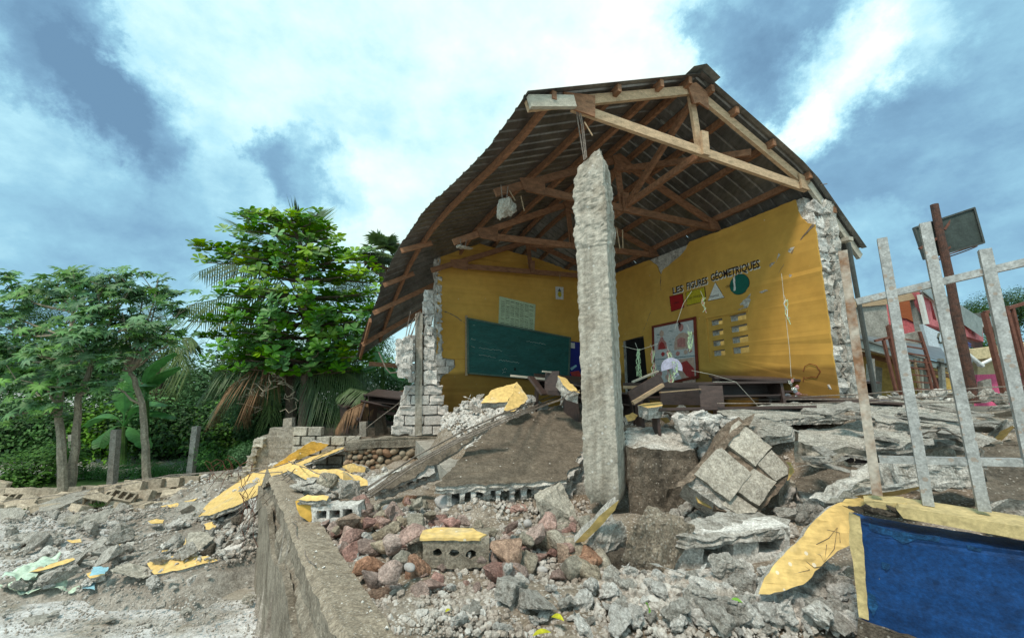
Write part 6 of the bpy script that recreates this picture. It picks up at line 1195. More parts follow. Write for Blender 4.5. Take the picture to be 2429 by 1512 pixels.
# ------------------------------------------------------------------ gate wall on the right
mat('blue_faded', (0.012, 0.075, 0.19), noise_scale=14, bump=0.5, bump_scale=30, var=0.4, col2=(0.004, 0.028, 0.10), cover=.5)
def gate():
    A = OZ(2013, 1212, 1.815); B = OZ(2428, 1285, 1.80); d = (B - A); d.z = 0; d.normalize(); n = Vector((d.y, -d.x, 0)); rg = random.Random(6)
    if n.y > 0: n = -n
    w = thing('gate_wall', 'low blue wall with cream painted borders and a broken corner', 'wall', (A.x, A.y, 1.2)); L = 1.9; z0 = 1.2; G = lambda x, y, o=0: OP(x, y, A + n * o, n)
    body = [A - Z * .04, A + d * .10 - Z * .05, A + d * .2 - Z * .052, A + d * L - Z * .046, Vector(((A + d * L).x, (A + d * L).y, z0)), Vector((A.x, A.y, z0)), Vector((A.x, A.y, 1.5))]
    MB().prism(jag(body, .05, .003, rg), -n * .17).obj('wall_body', 'blue_paint', w)
    MB().prism(jag([G(2013, 1214, .006), G(2040, 1226, .006), G(2048, 1300, .006), G(2060, 1470, .006), G(2036, 1462, .006), G(2022, 1330, .006), G(2014, 1290, .006)], .03, .002, rg), -n * .02).obj('corner_border', 'cream_paint', w)
    MB().prism(jag([G(2035, 1462, .002), G(2080, 1480, .002), (G(2260, 1540, .002)), G(2260, 1640, .002), G(2030, 1640, .002)], .03, .006, rg), n * .02).obj('bare_base', 'dark_earth', w)
    for q in ([(2060, 1240), (2100, 1252), (2150, 1262), (2230, 1272), (2225, 1284), (2170, 1278), (2140, 1288), (2110, 1268), (2080, 1262), (2062, 1256)], [(2052, 1400), (2075, 1412), (2082, 1436), (2070, 1462), (2060, 1440)], [(2290, 1290), (2330, 1300), (2326, 1308), (2295, 1302)], [(2090, 1330), (2110, 1336), (2104, 1352), (2092, 1346)]):
        MB().prism(jag([G(x, y, .0035) for x, y in q], .015, .003, rg), -n * .003).obj('faded_paint', 'blue_faded', w)
    # cap of cream concrete, its left end snapped off
    c0 = A + d * .225 - Z * .075; c1 = A + d * L - Z * .05; up = Z
    P1 = OP(2135, 1200, A, n); cap = [G(2132, 1200, .02), G(2126, 1208, .02), G(2142, 1228, .02), A + d * L + n * .02 - Z * .055, A + d * L + n * .02 - Z * .005]
    MB().prism(cap, -n * .21).obj('cap', 'cream_paint', w)
    MB().prism(jag([G(2050, 1188, -.05), G(2150, 1192, -.05), G(2152, 1206, -.05), G(2098, 1208, -.05), G(2060, 1200, -.05)], .03, .003, rg), -n * .13).obj('broken_cap_end', 'cream_paint', w)
    for (x, y, wd, hh) in ((2065, 1208, 60, 22), (2100, 1214, 60, 18), (2035, 1205, 34, 20), (2128, 1212, 40, 14)):
        P = G(x, y, -.03); rock('bare_concrete', 'dirt', P - w.location, (wd * .0019, .12, hh * .0026), rg, parent=w)
    MB().box(A + d * .5 - n * .26 + Z * -.02, d * .11, n * .03, Z * .02).obj('loose_board', 'galv', w)
    # railing: square tubes
    g = thing('railing', 'galvanised square-tube railing standing on the blue wall', 'railing', (A.x, A.y, 1.78)); K = lambda x, y, o=-.09: OP(x, y, A + n * o, n)
    def bar(nm, p, q, wd, m, o=-.09, dp=.0):
        a, b = K(*p, o), K(*q, o); MB().beam(a, b, wd, wd, up=n).obj(nm, m, g)
    for k, (p, q, m) in enumerate((((2080, 1172), (1998, 596), 'galv_rusty'), ((2201, 1197), (2091, 566), 'galv'), ((2333, 1210), (2192, 530), 'galv'), ((2472, 1225), (2334, 592), 'galv'), ((2600, 1240), (2470, 520), 'galv'))):
        bar('upright', p, q, .037, m)
    for a, b in (((1998, 596), (2091, 566)),): pass
    nn = -.135
    bar('rail', (2030, 716), (2600, 582), .031, 'galv', -.10); bar('rail', (2084, 1088), (2600, 1100), .031, 'galv', -.10)
gate()
# ------------------------------------------------------------------ classroom fittings
def on_rear(x, y, o): return OP(x, y, BS(0, 8.3 - o, 0), U)
def board():
    P = [on_rear(x, y, .06) for x, y in [(1108, 755), (1351, 801), (1347, 905), (1110, 884)]]; t = thing('chalkboard', 'green chalkboard hanging crooked on the rear wall with faint chalk writing', 'chalkboard', P[3]); c = sum(P, Vector()) / 4
    MB().prism([c + (p - c) * 1.0 for p in P], U * .02).obj('board', 'board_green', t)
    for i in range(4): a, b = P[i] - U * .012, P[(i + 1) % 4] - U * .012; MB().beam(a, b, .035, .035, up=U, ext=.017).obj('frame_strip', 'board_frame', t)
    rg = random.Random(2); ex = (P[1] - P[0]); ey = (P[3] - P[0])
    def scr(u0, v0, L, hgt, m='chalk', n=None):
        pts = []; n = n or int(L * 130)
        for i in range(n): u = u0 + L * i / n; pts.append(P[0] + ex * u + ey * (v0 + hgt * rg.uniform(-1, 1) * (1 if rg.random() < .8 else 2)) - U * .004)
        mb = MB(); mb.tube(pts, .0035, 3, cap=False); mb.obj('chalk_line', m, t)
    for (u0, v0, L) in ((.03, .37, .05), (.10, .385, .13), (.03, .50, .04), (.10, .50, .22), (.33, .56, .13), (.10, .56, .18), (.03, .64, .04), (.10, .64, .16), (.28, .67, .2), (.10, .70, .18), (.55, .22, .2), (.62, .29, .12), (.02, .86, .04), (.05, .1, .03)): scr(u0, v0, L, .012, 'faint_chalk' if rg.random() < .45 else 'chalk')
    scr(.31, .84, .05, .03); scr(.31, .88, .04, .02)
    for k in range(26):
        u0, v0 = rg.uniform(.05, .9), rg.uniform(.1, .9); a = P[0] + ex * u0 + ey * v0 - U * .003; MB().beam(a, a + ex * rg.uniform(-.04, .06) + ey * rg.uniform(-.06, .06), .012, .001, up=ex).obj('smear', 'faint_chalk', t)
    hc = P[0] + ex * .43 + ey * .80 - U * .004; MB().prism([hc + V * .022 * math.cos(a) + Z * .035 * math.sin(a) for a in [i * .6 for i in range(10)]], U * .003).obj('hole', 'shade_black', t)  # black disc on the board, shade of a hole put into colour
    return t
board()
MB_ = MB().beam(on_rear(1106, 748, .04), on_rear(1106, 890, .04), .05, .02, up=U); tag(MB_.obj('wall_batten', 'raw_wood'), 'light wooden batten upright at the left edge of the chalkboard', 'batten')
def flat(name, lab, cat, px, o, m, onf, th=.006):
    P = [onf(x, y, o) for x, y in px]; t = thing(name, lab, cat, P[0]); return t, P
t, P = flat('paper_poster', 'pale green paper poster with rows of black handwriting above the chalkboard', 'poster', [(1184, 702), (1270, 722), (1267, 786), (1182, 772)], .012, 'paper_green', on_rear)
MB().prism(P, U * .004).obj('sheet', 'paper_green', t); ex, ey = P[1] - P[0], P[3] - P[0]; rg = random.Random(5)
for r in range(13):
    for c in range(7):
        u0 = .05 + c * .13; pts = [P[0] + ex * (u0 + i * .014) + ey * (.1 + r * .065 + rg.uniform(-.012, .012)) - U * .004 for i in range(8)]
        if rg.random() < .85: MB().tube(pts, .0045 if r % 3 else .0065, 3, cap=False).obj('writing', 'ink', t)
t, P = flat('small_poster', 'small white sheet with a yellow fruit drawing high on the rear wall', 'poster', [(1317, 679), (1336, 681), (1336, 710), (1318, 709)], .012, None, on_rear)
MB().prism(P, U * .004).obj('sheet', 'paper_white', t); c = sum(P, Vector()) / 4 - U * .003; MB().prism([c + V * .05 * math.cos(a) + Z * (.07 * math.sin(a) - .03) for a in [i * .52 for i in range(12)]], U * .002).obj('drawing', 'lemon_paint', t); MB().prism([c + q for q in (Z * .12, V * .05 + Z * .03, V * -.05 + Z * .04)], U * .002).obj('drawing', 'ink', t)
t, P = flat('blue_poster', 'dark blue poster partly hidden behind the column beside the chalkboard', 'poster', [(1350, 808), (1400, 815), (1400, 905), (1347, 900)], .03, None, on_rear)
MB().prism(P, U * .005).obj('sheet', 'poster_blue', t); q = [on_rear(x, y, .036) for x, y in [(1351, 811), (1363, 813), (1363, 826), (1351, 824)]]; MB().prism(q, U * .003).obj('label_strip', 'paper_white', t)
q = [on_rear(x, y, .036) for x, y in [(1352, 882), (1372, 878), (1380, 892), (1360, 900)]]; MB().prism(q, U * .003).obj('picture', 'print_red', t)
q = [on_rear(x, y, .036) for x, y in [(1352, 872), (1366, 864), (1368, 868), (1355, 878)]]; MB().prism(q, U * .003).obj('picture', 'blue_paper', t)
def on_right(x, y, o): return OP(x, y, BS(5.4 - o, 0, 0), V)
def bodyposter():
    P = [on_right(x, y, .02) for x, y in [(1549, 775), (1648, 754), (1655, 893), (1552, 915)]]; t = thing('anatomy_poster', 'dark red framed board of body charts on the right classroom wall', 'poster', P[3])
    MB().prism(P, V * .012).obj('backing', 'paper_white', t)
    for i in range(4): MB().beam(P[i] - V * .01, P[(i + 1) % 4] - V * .01, .045, .025, up=V, ext=.02).obj('frame_strip', 'dark_red_frame', t)
    ex, ey = P[1] - P[0], P[3] - P[0]; Q = lambda u, v: P[0] + ex * u + ey * v - V * .004
    def blob(u, v, a, b, m, n=14, k=0): MB().prism([Q(u + a * math.cos(i * 6.283 / n) * (1 + .12 * math.sin(3 * i + k)), v + b * math.sin(i * 6.283 / n) * (1 + .1 * math.sin(2 * i + k))) for i in range(n)], V * .002).obj('chart', m, t)
    MB().beam(Q(.03, .56), Q(.97, .56), .012, .004, up=V).obj('chart_line', 'print_teal', t)
    # left chart: shoulders and head; right chart: torso
    def pol(pts, m, o=.0): MB().prism([Q(*p) - V * o for p in pts], V * .002).obj('chart', m, t)
    pol([(.10, .40), (.12, .30), (.17, .24), (.19, .20), (.25, .20), (.27, .25), (.33, .30), (.35, .40)], 'print_pink'); blob(.22, .14, .055, .055, 'print_skin'); pol([(.13, .40), (.16, .30), (.22, .27), (.28, .31), (.31, .40)], 'print_red', .002)
    pol([(.52, .44), (.53, .32), (.56, .24), (.65, .19), (.74, .18), (.84, .22), (.98, .20), (.98, .23), (.86, .28), (.82, .33), (.83, .44)], 'print_skin'); blob(.69, .10, .055, .06, 'print_pink'); blob(.66, .06, .03, .05, 'black_paint'); pol([(.60, .40), (.60, .28), (.68, .25), (.78, .28), (.78, .41)], 'print_pink', .002); blob(.70, .33, .05, .06, 'print_red', k=2)
    for (u, v, m) in ((.24, .48, 'print_red'), (.38, .46, 'print_pink'), (.42, .50, 'print_pink'), (.60, .50, 'print_pink'), (.78, .49, 'print_skin'), (.88, .47, 'print_pink')): blob(u, v, .045, .035, m)
    pol([(.50, .60), (.96, .58), (.97, .95), (.70, .95), (.62, .80)], 'print_skin', .0); pol([(.60, .66), (.80, .62), (.95, .75), (.95, .92), (.78, .85)], 'print_red', .002); blob(.25, .68, .06, .05, 'print_pink'); blob(.13, .80, .08, .05, 'print_pink'); blob(.33, .86, .05, .04, 'print_skin')
    for k in range(26): u, v = rg.choice([(.05, .12), (.38, .1), (.40, .25), (.05, .65), (.36, .65)]); u += rg.uniform(0, .08); v += rg.uniform(0, .25); MB().beam(Q(u, v), Q(u + .06, v), .006, .002, up=V).obj('caption', 'print_teal', t)
bodyposter()
# desks ---------------------------------------------------------------
def desk(lab, base, yaw, L, tilt=(0, 0, 0), Hh=.74, m='desk_wood', seat=True, front=True):
    t = thing('school_bench_desk', lab, 'desk', base); t.rotation_euler = (tilt[0], tilt[1], yaw)
    def B(nm, c, x, y, z, mm=m, sl=0): 
        mb = MB(); mb.box(c, (x / 2, 0, 0), (0, y / 2, y / 2 * sl), (0, 0, z / 2)); o = new_obj(nm, mb.mesh(nm, mm), t); return o
    B('desktop', (0, 0, Hh), L, .36, .028, sl=.06); B('book_shelf', (0, .02, Hh - .16), L - .08, .30, .02)
    for s in (-1, 1): B('end_panel', (s * (L / 2 - .05), 0, Hh / 2), .03, .30, Hh - .03); 
    if front: B('front_panel', (0, .13, Hh - .09), L - .1, .02, .16)
    B('rail', (0, .1, .16), L - .1, .04, .07)
    if seat:
        B('seat', (0, -.48, .42), L, .24, .03)
        for s in (-1, 1): B('seat_leg', (s * (L / 2 - .1), -.48, .2), .03, .2, .4)
        for s in (-1, 1): B('foot', (s * (L / 2 - .05), -.22, .04), .04, .75, .06)
    return t
a, b = OZ(1600, 892, 2.5), OZ(1825, 905, 2.43)
desk('long dark bench desk standing nearest the yellow wall under the vents', Vector((3.72, 5.55, 1.78)), RD(-14), 1.9, (RD(2), RD(2), 0), Hh=.68, seat=False)
desk('dark bench desk in front with a torn light edge and brown end panel', Vector((2.38, 4.95, 1.66)), RD(-3), 1.75, (RD(-6), RD(-1), 0))
desk('low dark bench standing before the long desk with a garland on it', Vector((3.75, 4.95, 1.62)), RD(-10), 1.45, (0, RD(3), 0), Hh=.60, seat=False)
desk('dark bench desk behind the broken one next to the body charts', Vector((2.75, 6.4, 1.5)), RD(10), 1.6, (0, 0, 0), Hh=.85, seat=False)
desk('overturned dark desk below the chalkboard', Vector((0.85, 6.6, 1.78)), RD(4), 1.1, (RD(12), RD(4), 0), seat=False, Hh=.7)
desk('dark desk half buried near the column foot', Vector((1.25, 5.7, 1.70)), RD(28), 1.1, (RD(-20), RD(8), 0), seat=False, Hh=.6)
def plank(lab, a, b, w, h, m='desk_wood', name='loose_plank'): return tag(MB().beam(a, b, w, h).obj(name, m), lab, 'plank')
plank('wide dark board leaning in front of the broken desk right of the column', OY(1495, 945, 4.35), OY(1570, 900, 4.5), .02, .16)
plank('pale square batten leaning across the dark board right of the column', OY(1500, 955, 4.2), OY(1572, 912, 4.3), .035, .035, 'raw_wood')
plank('thin light lath lying across the broken desk', OY(1565, 930, 4.4), OY(1660, 922, 4.6), .03, .01, 'raw_wood')
plank('bare wooden strip sticking up behind the broken desk', OY(1500, 905, 4.9), OY(1560, 880, 5.2), .03, .02, 'wood_grey')
plank('torn light edge board of the broken desk', OY(1478, 918, 4.55), OY(1560, 917, 4.6), .02, .035, 'raw_wood')
plank('upright dark board in front of the chalkboard bottom', OY(1308, 935, 5.6), OY(1310, 880, 5.65), .20, .03)
plank('dark five-sided board leaning below the chalkboard', OY(1290, 935, 5.5), OY(1258, 893, 5.6), .16, .03)
plank('grey worn shelf edge poking up below the chalkboard', OY(1210, 890, 6.0), OY(1300, 899, 6.05), .03, .03, 'wood_grey')
plank('short grey strip on top of the upright dark board', OY(1286, 880, 5.6), OY(1325, 884, 5.7), .03, .02, 'wood_grey')
plank('dark plank lying right of the upright board', OY(1300, 930, 5.3), OY(1372, 935, 5.2), .04, .06)
plank('broad brown board of the broken desk right of the column', OY(1565, 938, 4.72), OY(1672, 940, 4.85), .02, .20)
plank('tall brown end board of the broken desk', OY(1690, 972, 4.55), OY(1684, 914, 4.6), .24, .03)
plank('long plank edge under the broken desk top', OY(1480, 912, 4.6), OY(1690, 915, 4.9), .05, .05)
# broken desks outside to the left, beyond the corner
for i, (x, y, Y, yaw, lab) in enumerate([(893, 1012, 9.3, .3, 'broken dark desk frame left of the block corner, nearest the palm'), (925, 1000, 9.0, -.4, 'broken dark desk frame left of the block corner, nearest the corner'), (860, 1015, 9.6, .9, 'low dark broken desk in the fronds left of the block corner')]):
    P = OY(x, y, Y); desk(lab, P, yaw, .95, (rng.uniform(-.3, .3), rng.uniform(-.25, .25), 0), Hh=.62, m='desk_wood', seat=i < 1)
# garlands ---------------------------------------------------------------
def garland(lab, pts, m, w=.03, n=6, L=.2, seed=1, line=True):
    rg = random.Random(seed); t = thing('garland', lab, 'garland', pts[0])
    if line: MB().tube(pts, .0025, 4).obj('string', 'string', t)
    e = pts[-1]
    for k in range(n):
        q = [e + Vector((rg.uniform(-1, 1) * w, rg.uniform(-.3, .3) * w, -L * i / 5 * rg.uniform(.7, 1.1))) for i in range(6)]; MB().tube(q, .005, 4).obj('ribbon', m if k % 2 else 'garland_green', t)
    return t
garland('long thin string with a crumpled foil sweet bag hanging before the yellow wall', [OY(1853, 648, 4.9), OY(1862, 740, 4.9), OY(1872, 830, 4.9), OY(1876, 893, 4.9)], 'foil', n=0)
P = OY(1877, 922, 4.9); t = thing('foil_bag', 'crumpled shiny silver and orange foil bag resting on the low bench', 'bag', P)
for k in range(9): rock('foil_fold', 'lump', Vector((rng.uniform(-.07, .07), rng.uniform(-.03, .03), .10 - k * .025)), (.05 + k * .008, .03, .09), rng, parent=t).data = (lambda m: (m.materials.__setitem__(0, MAT['foil' if k % 3 else 'garland_pink']), m)[1])(ROCK['lump'][k % 5].copy())
garland('white twisted ribbon hanging on the string by the yellow wall', [OY(1859, 700, 4.88), OY(1863, 710, 4.88)], 'white_paint', n=3, L=.30, seed=2)
garland('pink ribbon hanging over the painted rectangle', [OY(1661, 640 + 50, 5.1), OY(1668, 706, 5.1)], 'garland_pink', n=3, L=.18, seed=3)
for i, (x, y, Y, L, m) in enumerate(((1512, 842, 5.5, .42, 'garland_green'), (1548, 845, 5.4, .38, 'garland_pink'), (1587, 850, 5.0, .55, 'garland_pink'), (1635, 800, 5.2, .25, 'garland_green'), (1600, 872, 4.9, .2, 'garland_lilac'))):
    garland(['yellow and green streamer before the dark doorway', 'torn paper streamer between the doorway and the body charts', 'bundle of coloured streamers before the body charts', 'shiny green ribbon at the corner of the red frame', 'lilac streamer resting on the desk'][i], [OY(x - 6, y - 30, Y), OY(x, y - 15, Y)], m, n=7, L=L, w=.035, seed=10 + i)
c = OY(1593, 873, 4.95); fan = [c] + [c + Vector((.13 * math.cos(a), .0, .13 * math.sin(a))) for a in [i * math.pi / 12 for i in range(-1, 14)]]; tag(MB().prism(fan, (0, .006, 0)).obj('paper_fan', 'garland_lilac'), 'lilac folded paper fan in front of the body charts', 'paper fan')
for i, q in enumerate(([(1475, 820), (1515, 830), (1560, 815)], [(1600, 780), (1620, 720), (1640, 690)], [(1690, 905), (1745, 905), (1818, 985), (1817, 1000)], [(1640, 878), (1690, 888), (1745, 905)])):
    tag(MB().tube([OY(x, y, 5.2 if i < 2 else 4.6) for x, y in q], .0025, 4).obj('garland_string', 'string'), ['thin string across the dark doorway', 'thin string rising beside the painted rectangle', 'thin pale string slanting down over the desks', 'thin string tied over the long desk top'][i], 'string')
def where_(x):
    if x < -65: return 'beyond the left edge of the picture'
    for lim, w in ((-10, 'cut by the left edge'), (40, 'just inside the left edge'), (90, 'left of the leftmost trunk'), (140, 'at the leftmost trunk'), (185, 'behind the forked castor trunk'), (235, 'right of the forked trunk'), (285, 'behind the brown fence post'), (330, 'between brown post and curved trunk'), (375, 'behind the curved trunk'), (420, 'right of the curved trunk'), (465, 'left of the pale fence post'), (510, 'right of the pale fence post'), (560, 'under the drooping brown frond'), (610, 'left of the stepped block wall'), (660, 'behind the stepped block wall end'), (720, 'behind the stub post')):
        if x < lim: return w
    return 'behind the broad-leaved trunk'
# ------------------------------------------------------------------ left background: block wall, posts, fallen block rows
def left_wall():
    Y = 7.9; Q = lambda x, y, d=0: OY(x, y, Y + d); t = thing('grey_block_wall', 'stepped end of a grey block wall with a concrete stub post in front of the jungle', 'wall', Q(720, 1090)); rg = random.Random(9)
    y = 1012; rows = []
    for k, (y0, y1, x0, x1) in enumerate([(1012, 1031, 699, 766), (1034, 1053, 697, 860), (1057, 1076, 695, 900), (1080, 1098, 690, 880), (1101, 1120, 640, 870)]):
        x = x0 + (0 if k % 2 == 0 else 0); fst = True
        while x < x1 - 6:
            wv = 34 if not (fst and k % 2) else 20; e = min(x + wv - 1, x1); a, b = Q(x, y1), Q(e, y0)
            rough_block((a + b) / 2, Vector(((b.x - a.x) / 2 - .004, 0, 0)), Vector((0, .07, 0)), Z * ((b.z - a.z) / 2), rg, .008, k=3).obj('block', 'block', t); x = e + 2; fst = False
    a, b = Q(690, 1125, .02), Q(880, 1036, .02); MB().box((a + b) / 2 + Vector((0, .02, 0)), ((b.x - a.x) / 2, 0, 0), (0, .05, 0), (0, 0, (b.z - a.z) / 2)).obj('mortar_bed', 'mortar', t)
    st = [(640, 1014), (697, 1012), (700, 1130), (560, 1145), (590, 1120), (600, 1098), (606, 1060), (618, 1048), (616, 1036), (636, 1028)]
    MB().prism(jag([Q(*q, -.03) for q in st], .06, .012, rg), (0, .16, 0)).obj('broken_pier', 'concrete_grey2', t)
    for (x0, y0, x1, y1) in ((580, 1103, 604, 1118), (590, 1080, 607, 1098), (600, 1060, 616, 1078), (560, 1120, 590, 1134), (606, 1038, 630, 1058), (508, 1118, 548, 1136), (548, 1122, 590, 1138)):
        a, b = Q(x0, y1, -.05), Q(x1, y0, -.05); rough_block((a + b) / 2, Vector(((b.x - a.x) / 2, 0, 0)), Vector((0, .08, 0)), Z * ((b.z - a.z) / 2), rg, .04, k=4).obj('block', 'block', t)
    MB().prism([Q(670, 1014), Q(672, 992), Q(692, 990), Q(692, 1014)], (0, .12, 0)).obj('stub_post', 'concrete_grey2', t)
    MB().prism([Q(852, 1060, .3), Q(852, 1000, .3), Q(868, 1000, .3), Q(868, 1060, .3)], (0, .12, 0)).obj('stub_post', 'concrete_grey2', t)
mat('concrete_grey2', (0.33, 0.30, 0.26), noise_scale=4, var=0.4, bump=0.6, bump_scale=20, col2=(0.23, 0.20, 0.165), cover=.45)
left_wall()
rng = random.Random(44)
for i, (x0, y0, x1, y1, Y, m, lab) in enumerate([(276, 1018, 265, 1157, 9.4, 'concrete_grey2', 'brown square concrete fence post left of the bare trunk'), (466, 1010, 450, 1142, 10.2, 'concrete', 'pale square concrete fence post nearest the palm'), (172, 1030, 176, 1085, 11.5, 'concrete', 'distant grey fence post half hidden between the two trunks')]):
    a, b = OY(x1, y1, Y), OY(x0, y0, Y); t = thing('fence_post', lab, 'post', a); w = .13
    n = 14; mb = MB(); vs = []
    for r in range(n + 1):
        p = a.lerp(b, r / n)
        for dx, dy in ((-1, -1), (1, -1), (1, 1), (-1, 1)): q = p + Vector((dx * w / 2, dy * w / 2, 0)); vs.append(q + Vector((fr(q, 8, 1), fr(q, 8, 2), 0)) * .008)
    mb.add(vs, [(r * 4 + j, r * 4 + (j + 1) % 4, r * 4 + 4 + (j + 1) % 4, r * 4 + 4 + j) for r in range(n) for j in range(4)] + [(0, 1, 2, 3), (n * 4 + 3, n * 4 + 2, n * 4 + 1, n * 4)]); mb.obj('shaft', m, t)
# toppled rows of the boundary wall
BM = [make_block_mesh('fallen_block_mesh', 'fallen_block', 3, s) for s in range(3)]
solid = [rough_block((0, 0, 0), (.2, 0, 0), (0, .07, 0), (0, 0, .1), random.Random(s), .014, k=3).mesh('fallen_block_mesh', 'fallen_block') for s in range(4)]
labs = {0: ('block in the rear row of the toppled boundary wall', 'blocks of the rear row of the toppled wall'), 1: ('block in the middle row of the toppled boundary wall', 'blocks of the middle row of the toppled wall'), 2: ('pale block in the front row of the toppled boundary wall', 'blocks of the front row of the toppled wall')}
def fb(x, y, z, row, yaw, tilt, roll, me):
    P = OZ(x, y, z); o = new_obj('fallen_block', me, None, P, (roll, tilt, yaw)); tag(o, labs[row][0].split(' of the toppled')[0] + ' of the toppled wall, ' + where_(x), 'concrete block', labs[row][1]); return o
x = -5
while x < 505:                                # rear row still partly coursed
    y = 1168 - max(0, (x - 150)) * 0.075; fb(x, y, .14, 0, rng.uniform(-.1, .12), rng.uniform(-.05, .05), rng.uniform(-.2, .25) - .3, rng.choice(solid)); x += rng.uniform(40, 50)
x = 320
while x < 560: fb(x, 1150 - (x - 320) * .085, .25, 0, rng.uniform(-.05, .1), rng.uniform(-.05, .05), -.2, rng.choice(solid)); x += 44
x = 0
while x < 480: fb(x, 1183 - (x - 100) * .04 + rng.uniform(-4, 4), .14, 1, rng.uniform(-.5, .5), rng.uniform(-.15, .15), rng.choice([-1.2, -.9, -.5, -1.35]), rng.choice(solid + BM)); x += rng.uniform(30, 46)
x = -5
while x < 430: fb(x, 1198 + rng.uniform(-5, 9), .07, 2, rng.uniform(-.6, .6), rng.uniform(-.12, .12), rng.choice([1.4, 1.5, 1.2, 1.57]), rng.choice(solid)); x += rng.uniform(32, 52)
for (x, y, z, me, r, lab) in ((-8, 1150, .22, solid[0], 0, 'pale upright block at the left frame edge'), (232, 1185, .2, BM[0], .6, 'block with two round holes showing, middle of the toppled wall'), (292, 1178, .2, BM[1], -.8, 'second block with open holes at the middle of the toppled wall')):
    o = fb(x, y, z, 0, .3, .3, r, me); o['label'] = lab; del o['group']
for (ol, an, lab) in (([(90, 1195), (175, 1166), (215, 1158), (205, 1175), (130, 1208), (92, 1212)], [(92, 1208, .12), (215, 1160, .25), (130, 1206, .12)], 'long brown slab leaning across the toppled block rows'), ([(355, 1207), (400, 1190), (460, 1188), (530, 1195), (480, 1212), (400, 1222)], [(355, 1210, .12), (530, 1196, .3), (400, 1222, .1)], 'grey plate with a dark underside right of the toppled rows'), ([(0, 1205), (50, 1203), (60, 1216), (50, 1228), (0, 1228)], [(0, 1226, .12), (55, 1224, .12), (30, 1203, .24)], 'smooth grey plate at the left edge below the toppled rows')):
    slab('broken_slab', lab, 'slab', ol, an, .1, top='concrete', seed=len(lab))
# ------------------------------------------------------------------ plants
def leaf_quad(vs, fs, p, d, nrm, L, W):
    """folded leaf of four triangles"""
    s = d.cross(nrm).normalized() * W / 2; k = len(vs); m = p + d * L * .5
    vs += [p, m + s + nrm * W * .12, p + d * L - nrm * L * .12, m - s + nrm * W * .12, m]; fs += [(k, k + 4, k + 1), (k + 1, k + 4, k + 2), (k, k + 3, k + 4), (k + 3, k + 2, k + 4)]
def rnd_unit(rg):
    return Vector((rg.gauss(0, 1), rg.gauss(0, 1), rg.gauss(0, 1))).normalized()
def bush_mesh(name, seed, n, L, matn, flat=.75, lumps=9):
    rg = random.Random(seed); vs, fs = [], []
    cs = [(Vector((rg.uniform(-.6, .6), rg.uniform(-.6, .6), rg.uniform(-.1, .62) * flat)), rg.uniform(.32, .52)) for _ in range(lumps)]
    for i in range(n):
        c, r = rg.choice(cs); u = rnd_unit(rg); p = c + u * r * (1 - .45 * rg.random() ** 2) * (1 + .25 * fr(u, 2, seed))
        nr = (u * .55 + Vector((0, 0, .8)) + rnd_unit(rg) * .45).normalized(); d = rnd_unit(rg); d = (d - nr * d.dot(nr)).normalized(); d = (d + u * .3 - Z * .2).normalized()
        l = L * rg.uniform(.6, 1.3); leaf_quad(vs, fs, p, d, nr, l, l * .55)
    me = bpy.data.meshes.new(name); me.from_pydata([tuple(v) for v in vs], [], fs); me.materials.append(MAT[matn]); me.update(); return me
BU = {'bush': [bush_mesh('bush_mesh', 3 + i, 3800, .085, 'bush_leaf') for i in range(3)], 'dark': [bush_mesh('dark_mesh', 13 + i, 3000, .10, 'dark_leaf') for i in range(2)], 'hedge': [bush_mesh('hedge_mesh', 23 + i, 4200, .06, 'hedge_leaf', .6) for i in range(3)], 'tree': [bush_mesh('tree_mesh', 33 + i, 5200, .06, 'tree_leaf', .9, 14) for i in range(3)]}
rng = random.Random(71)
def bush(x, y, Y, sx, sz, kind, lab, grp=None, name='bush', cat='bush', trunk=False):
    c = OY(x, y, Y); k = Y * 1.0 / FOC; 
    o = new_obj(name, rng.choice(BU[kind]), None, c, (rng.uniform(-.15, .15), rng.uniform(-.15, .15), rng.uniform(0, 6.28)), (sx * k, sx * k, sz * k)); return tag(o, lab, cat, grp)
# hedge of creeper along the fence line
hedge = thing('creeper_hedge', 'low bright green creeper hedge behind the toppled wall and the posts', 'hedge', OY(300, 1140, 10.8))
for i in range(15):
    x = 0 + i * 46; o = new_obj('foliage', rng.choice(BU['hedge']), hedge, OY(x, 1150 - x * .055 + rng.uniform(-5, 5), 11 - (.5 if x < 100 else 0)) - hedge.location, (0, 0, rng.uniform(0, 6.28)), (.62, .62, .62 + rng.uniform(-.08, .1)))
tag(bush(60, 1130, 10, 105, 80, 'bush', 'rounded light green bush at the left before the creeper hedge'))
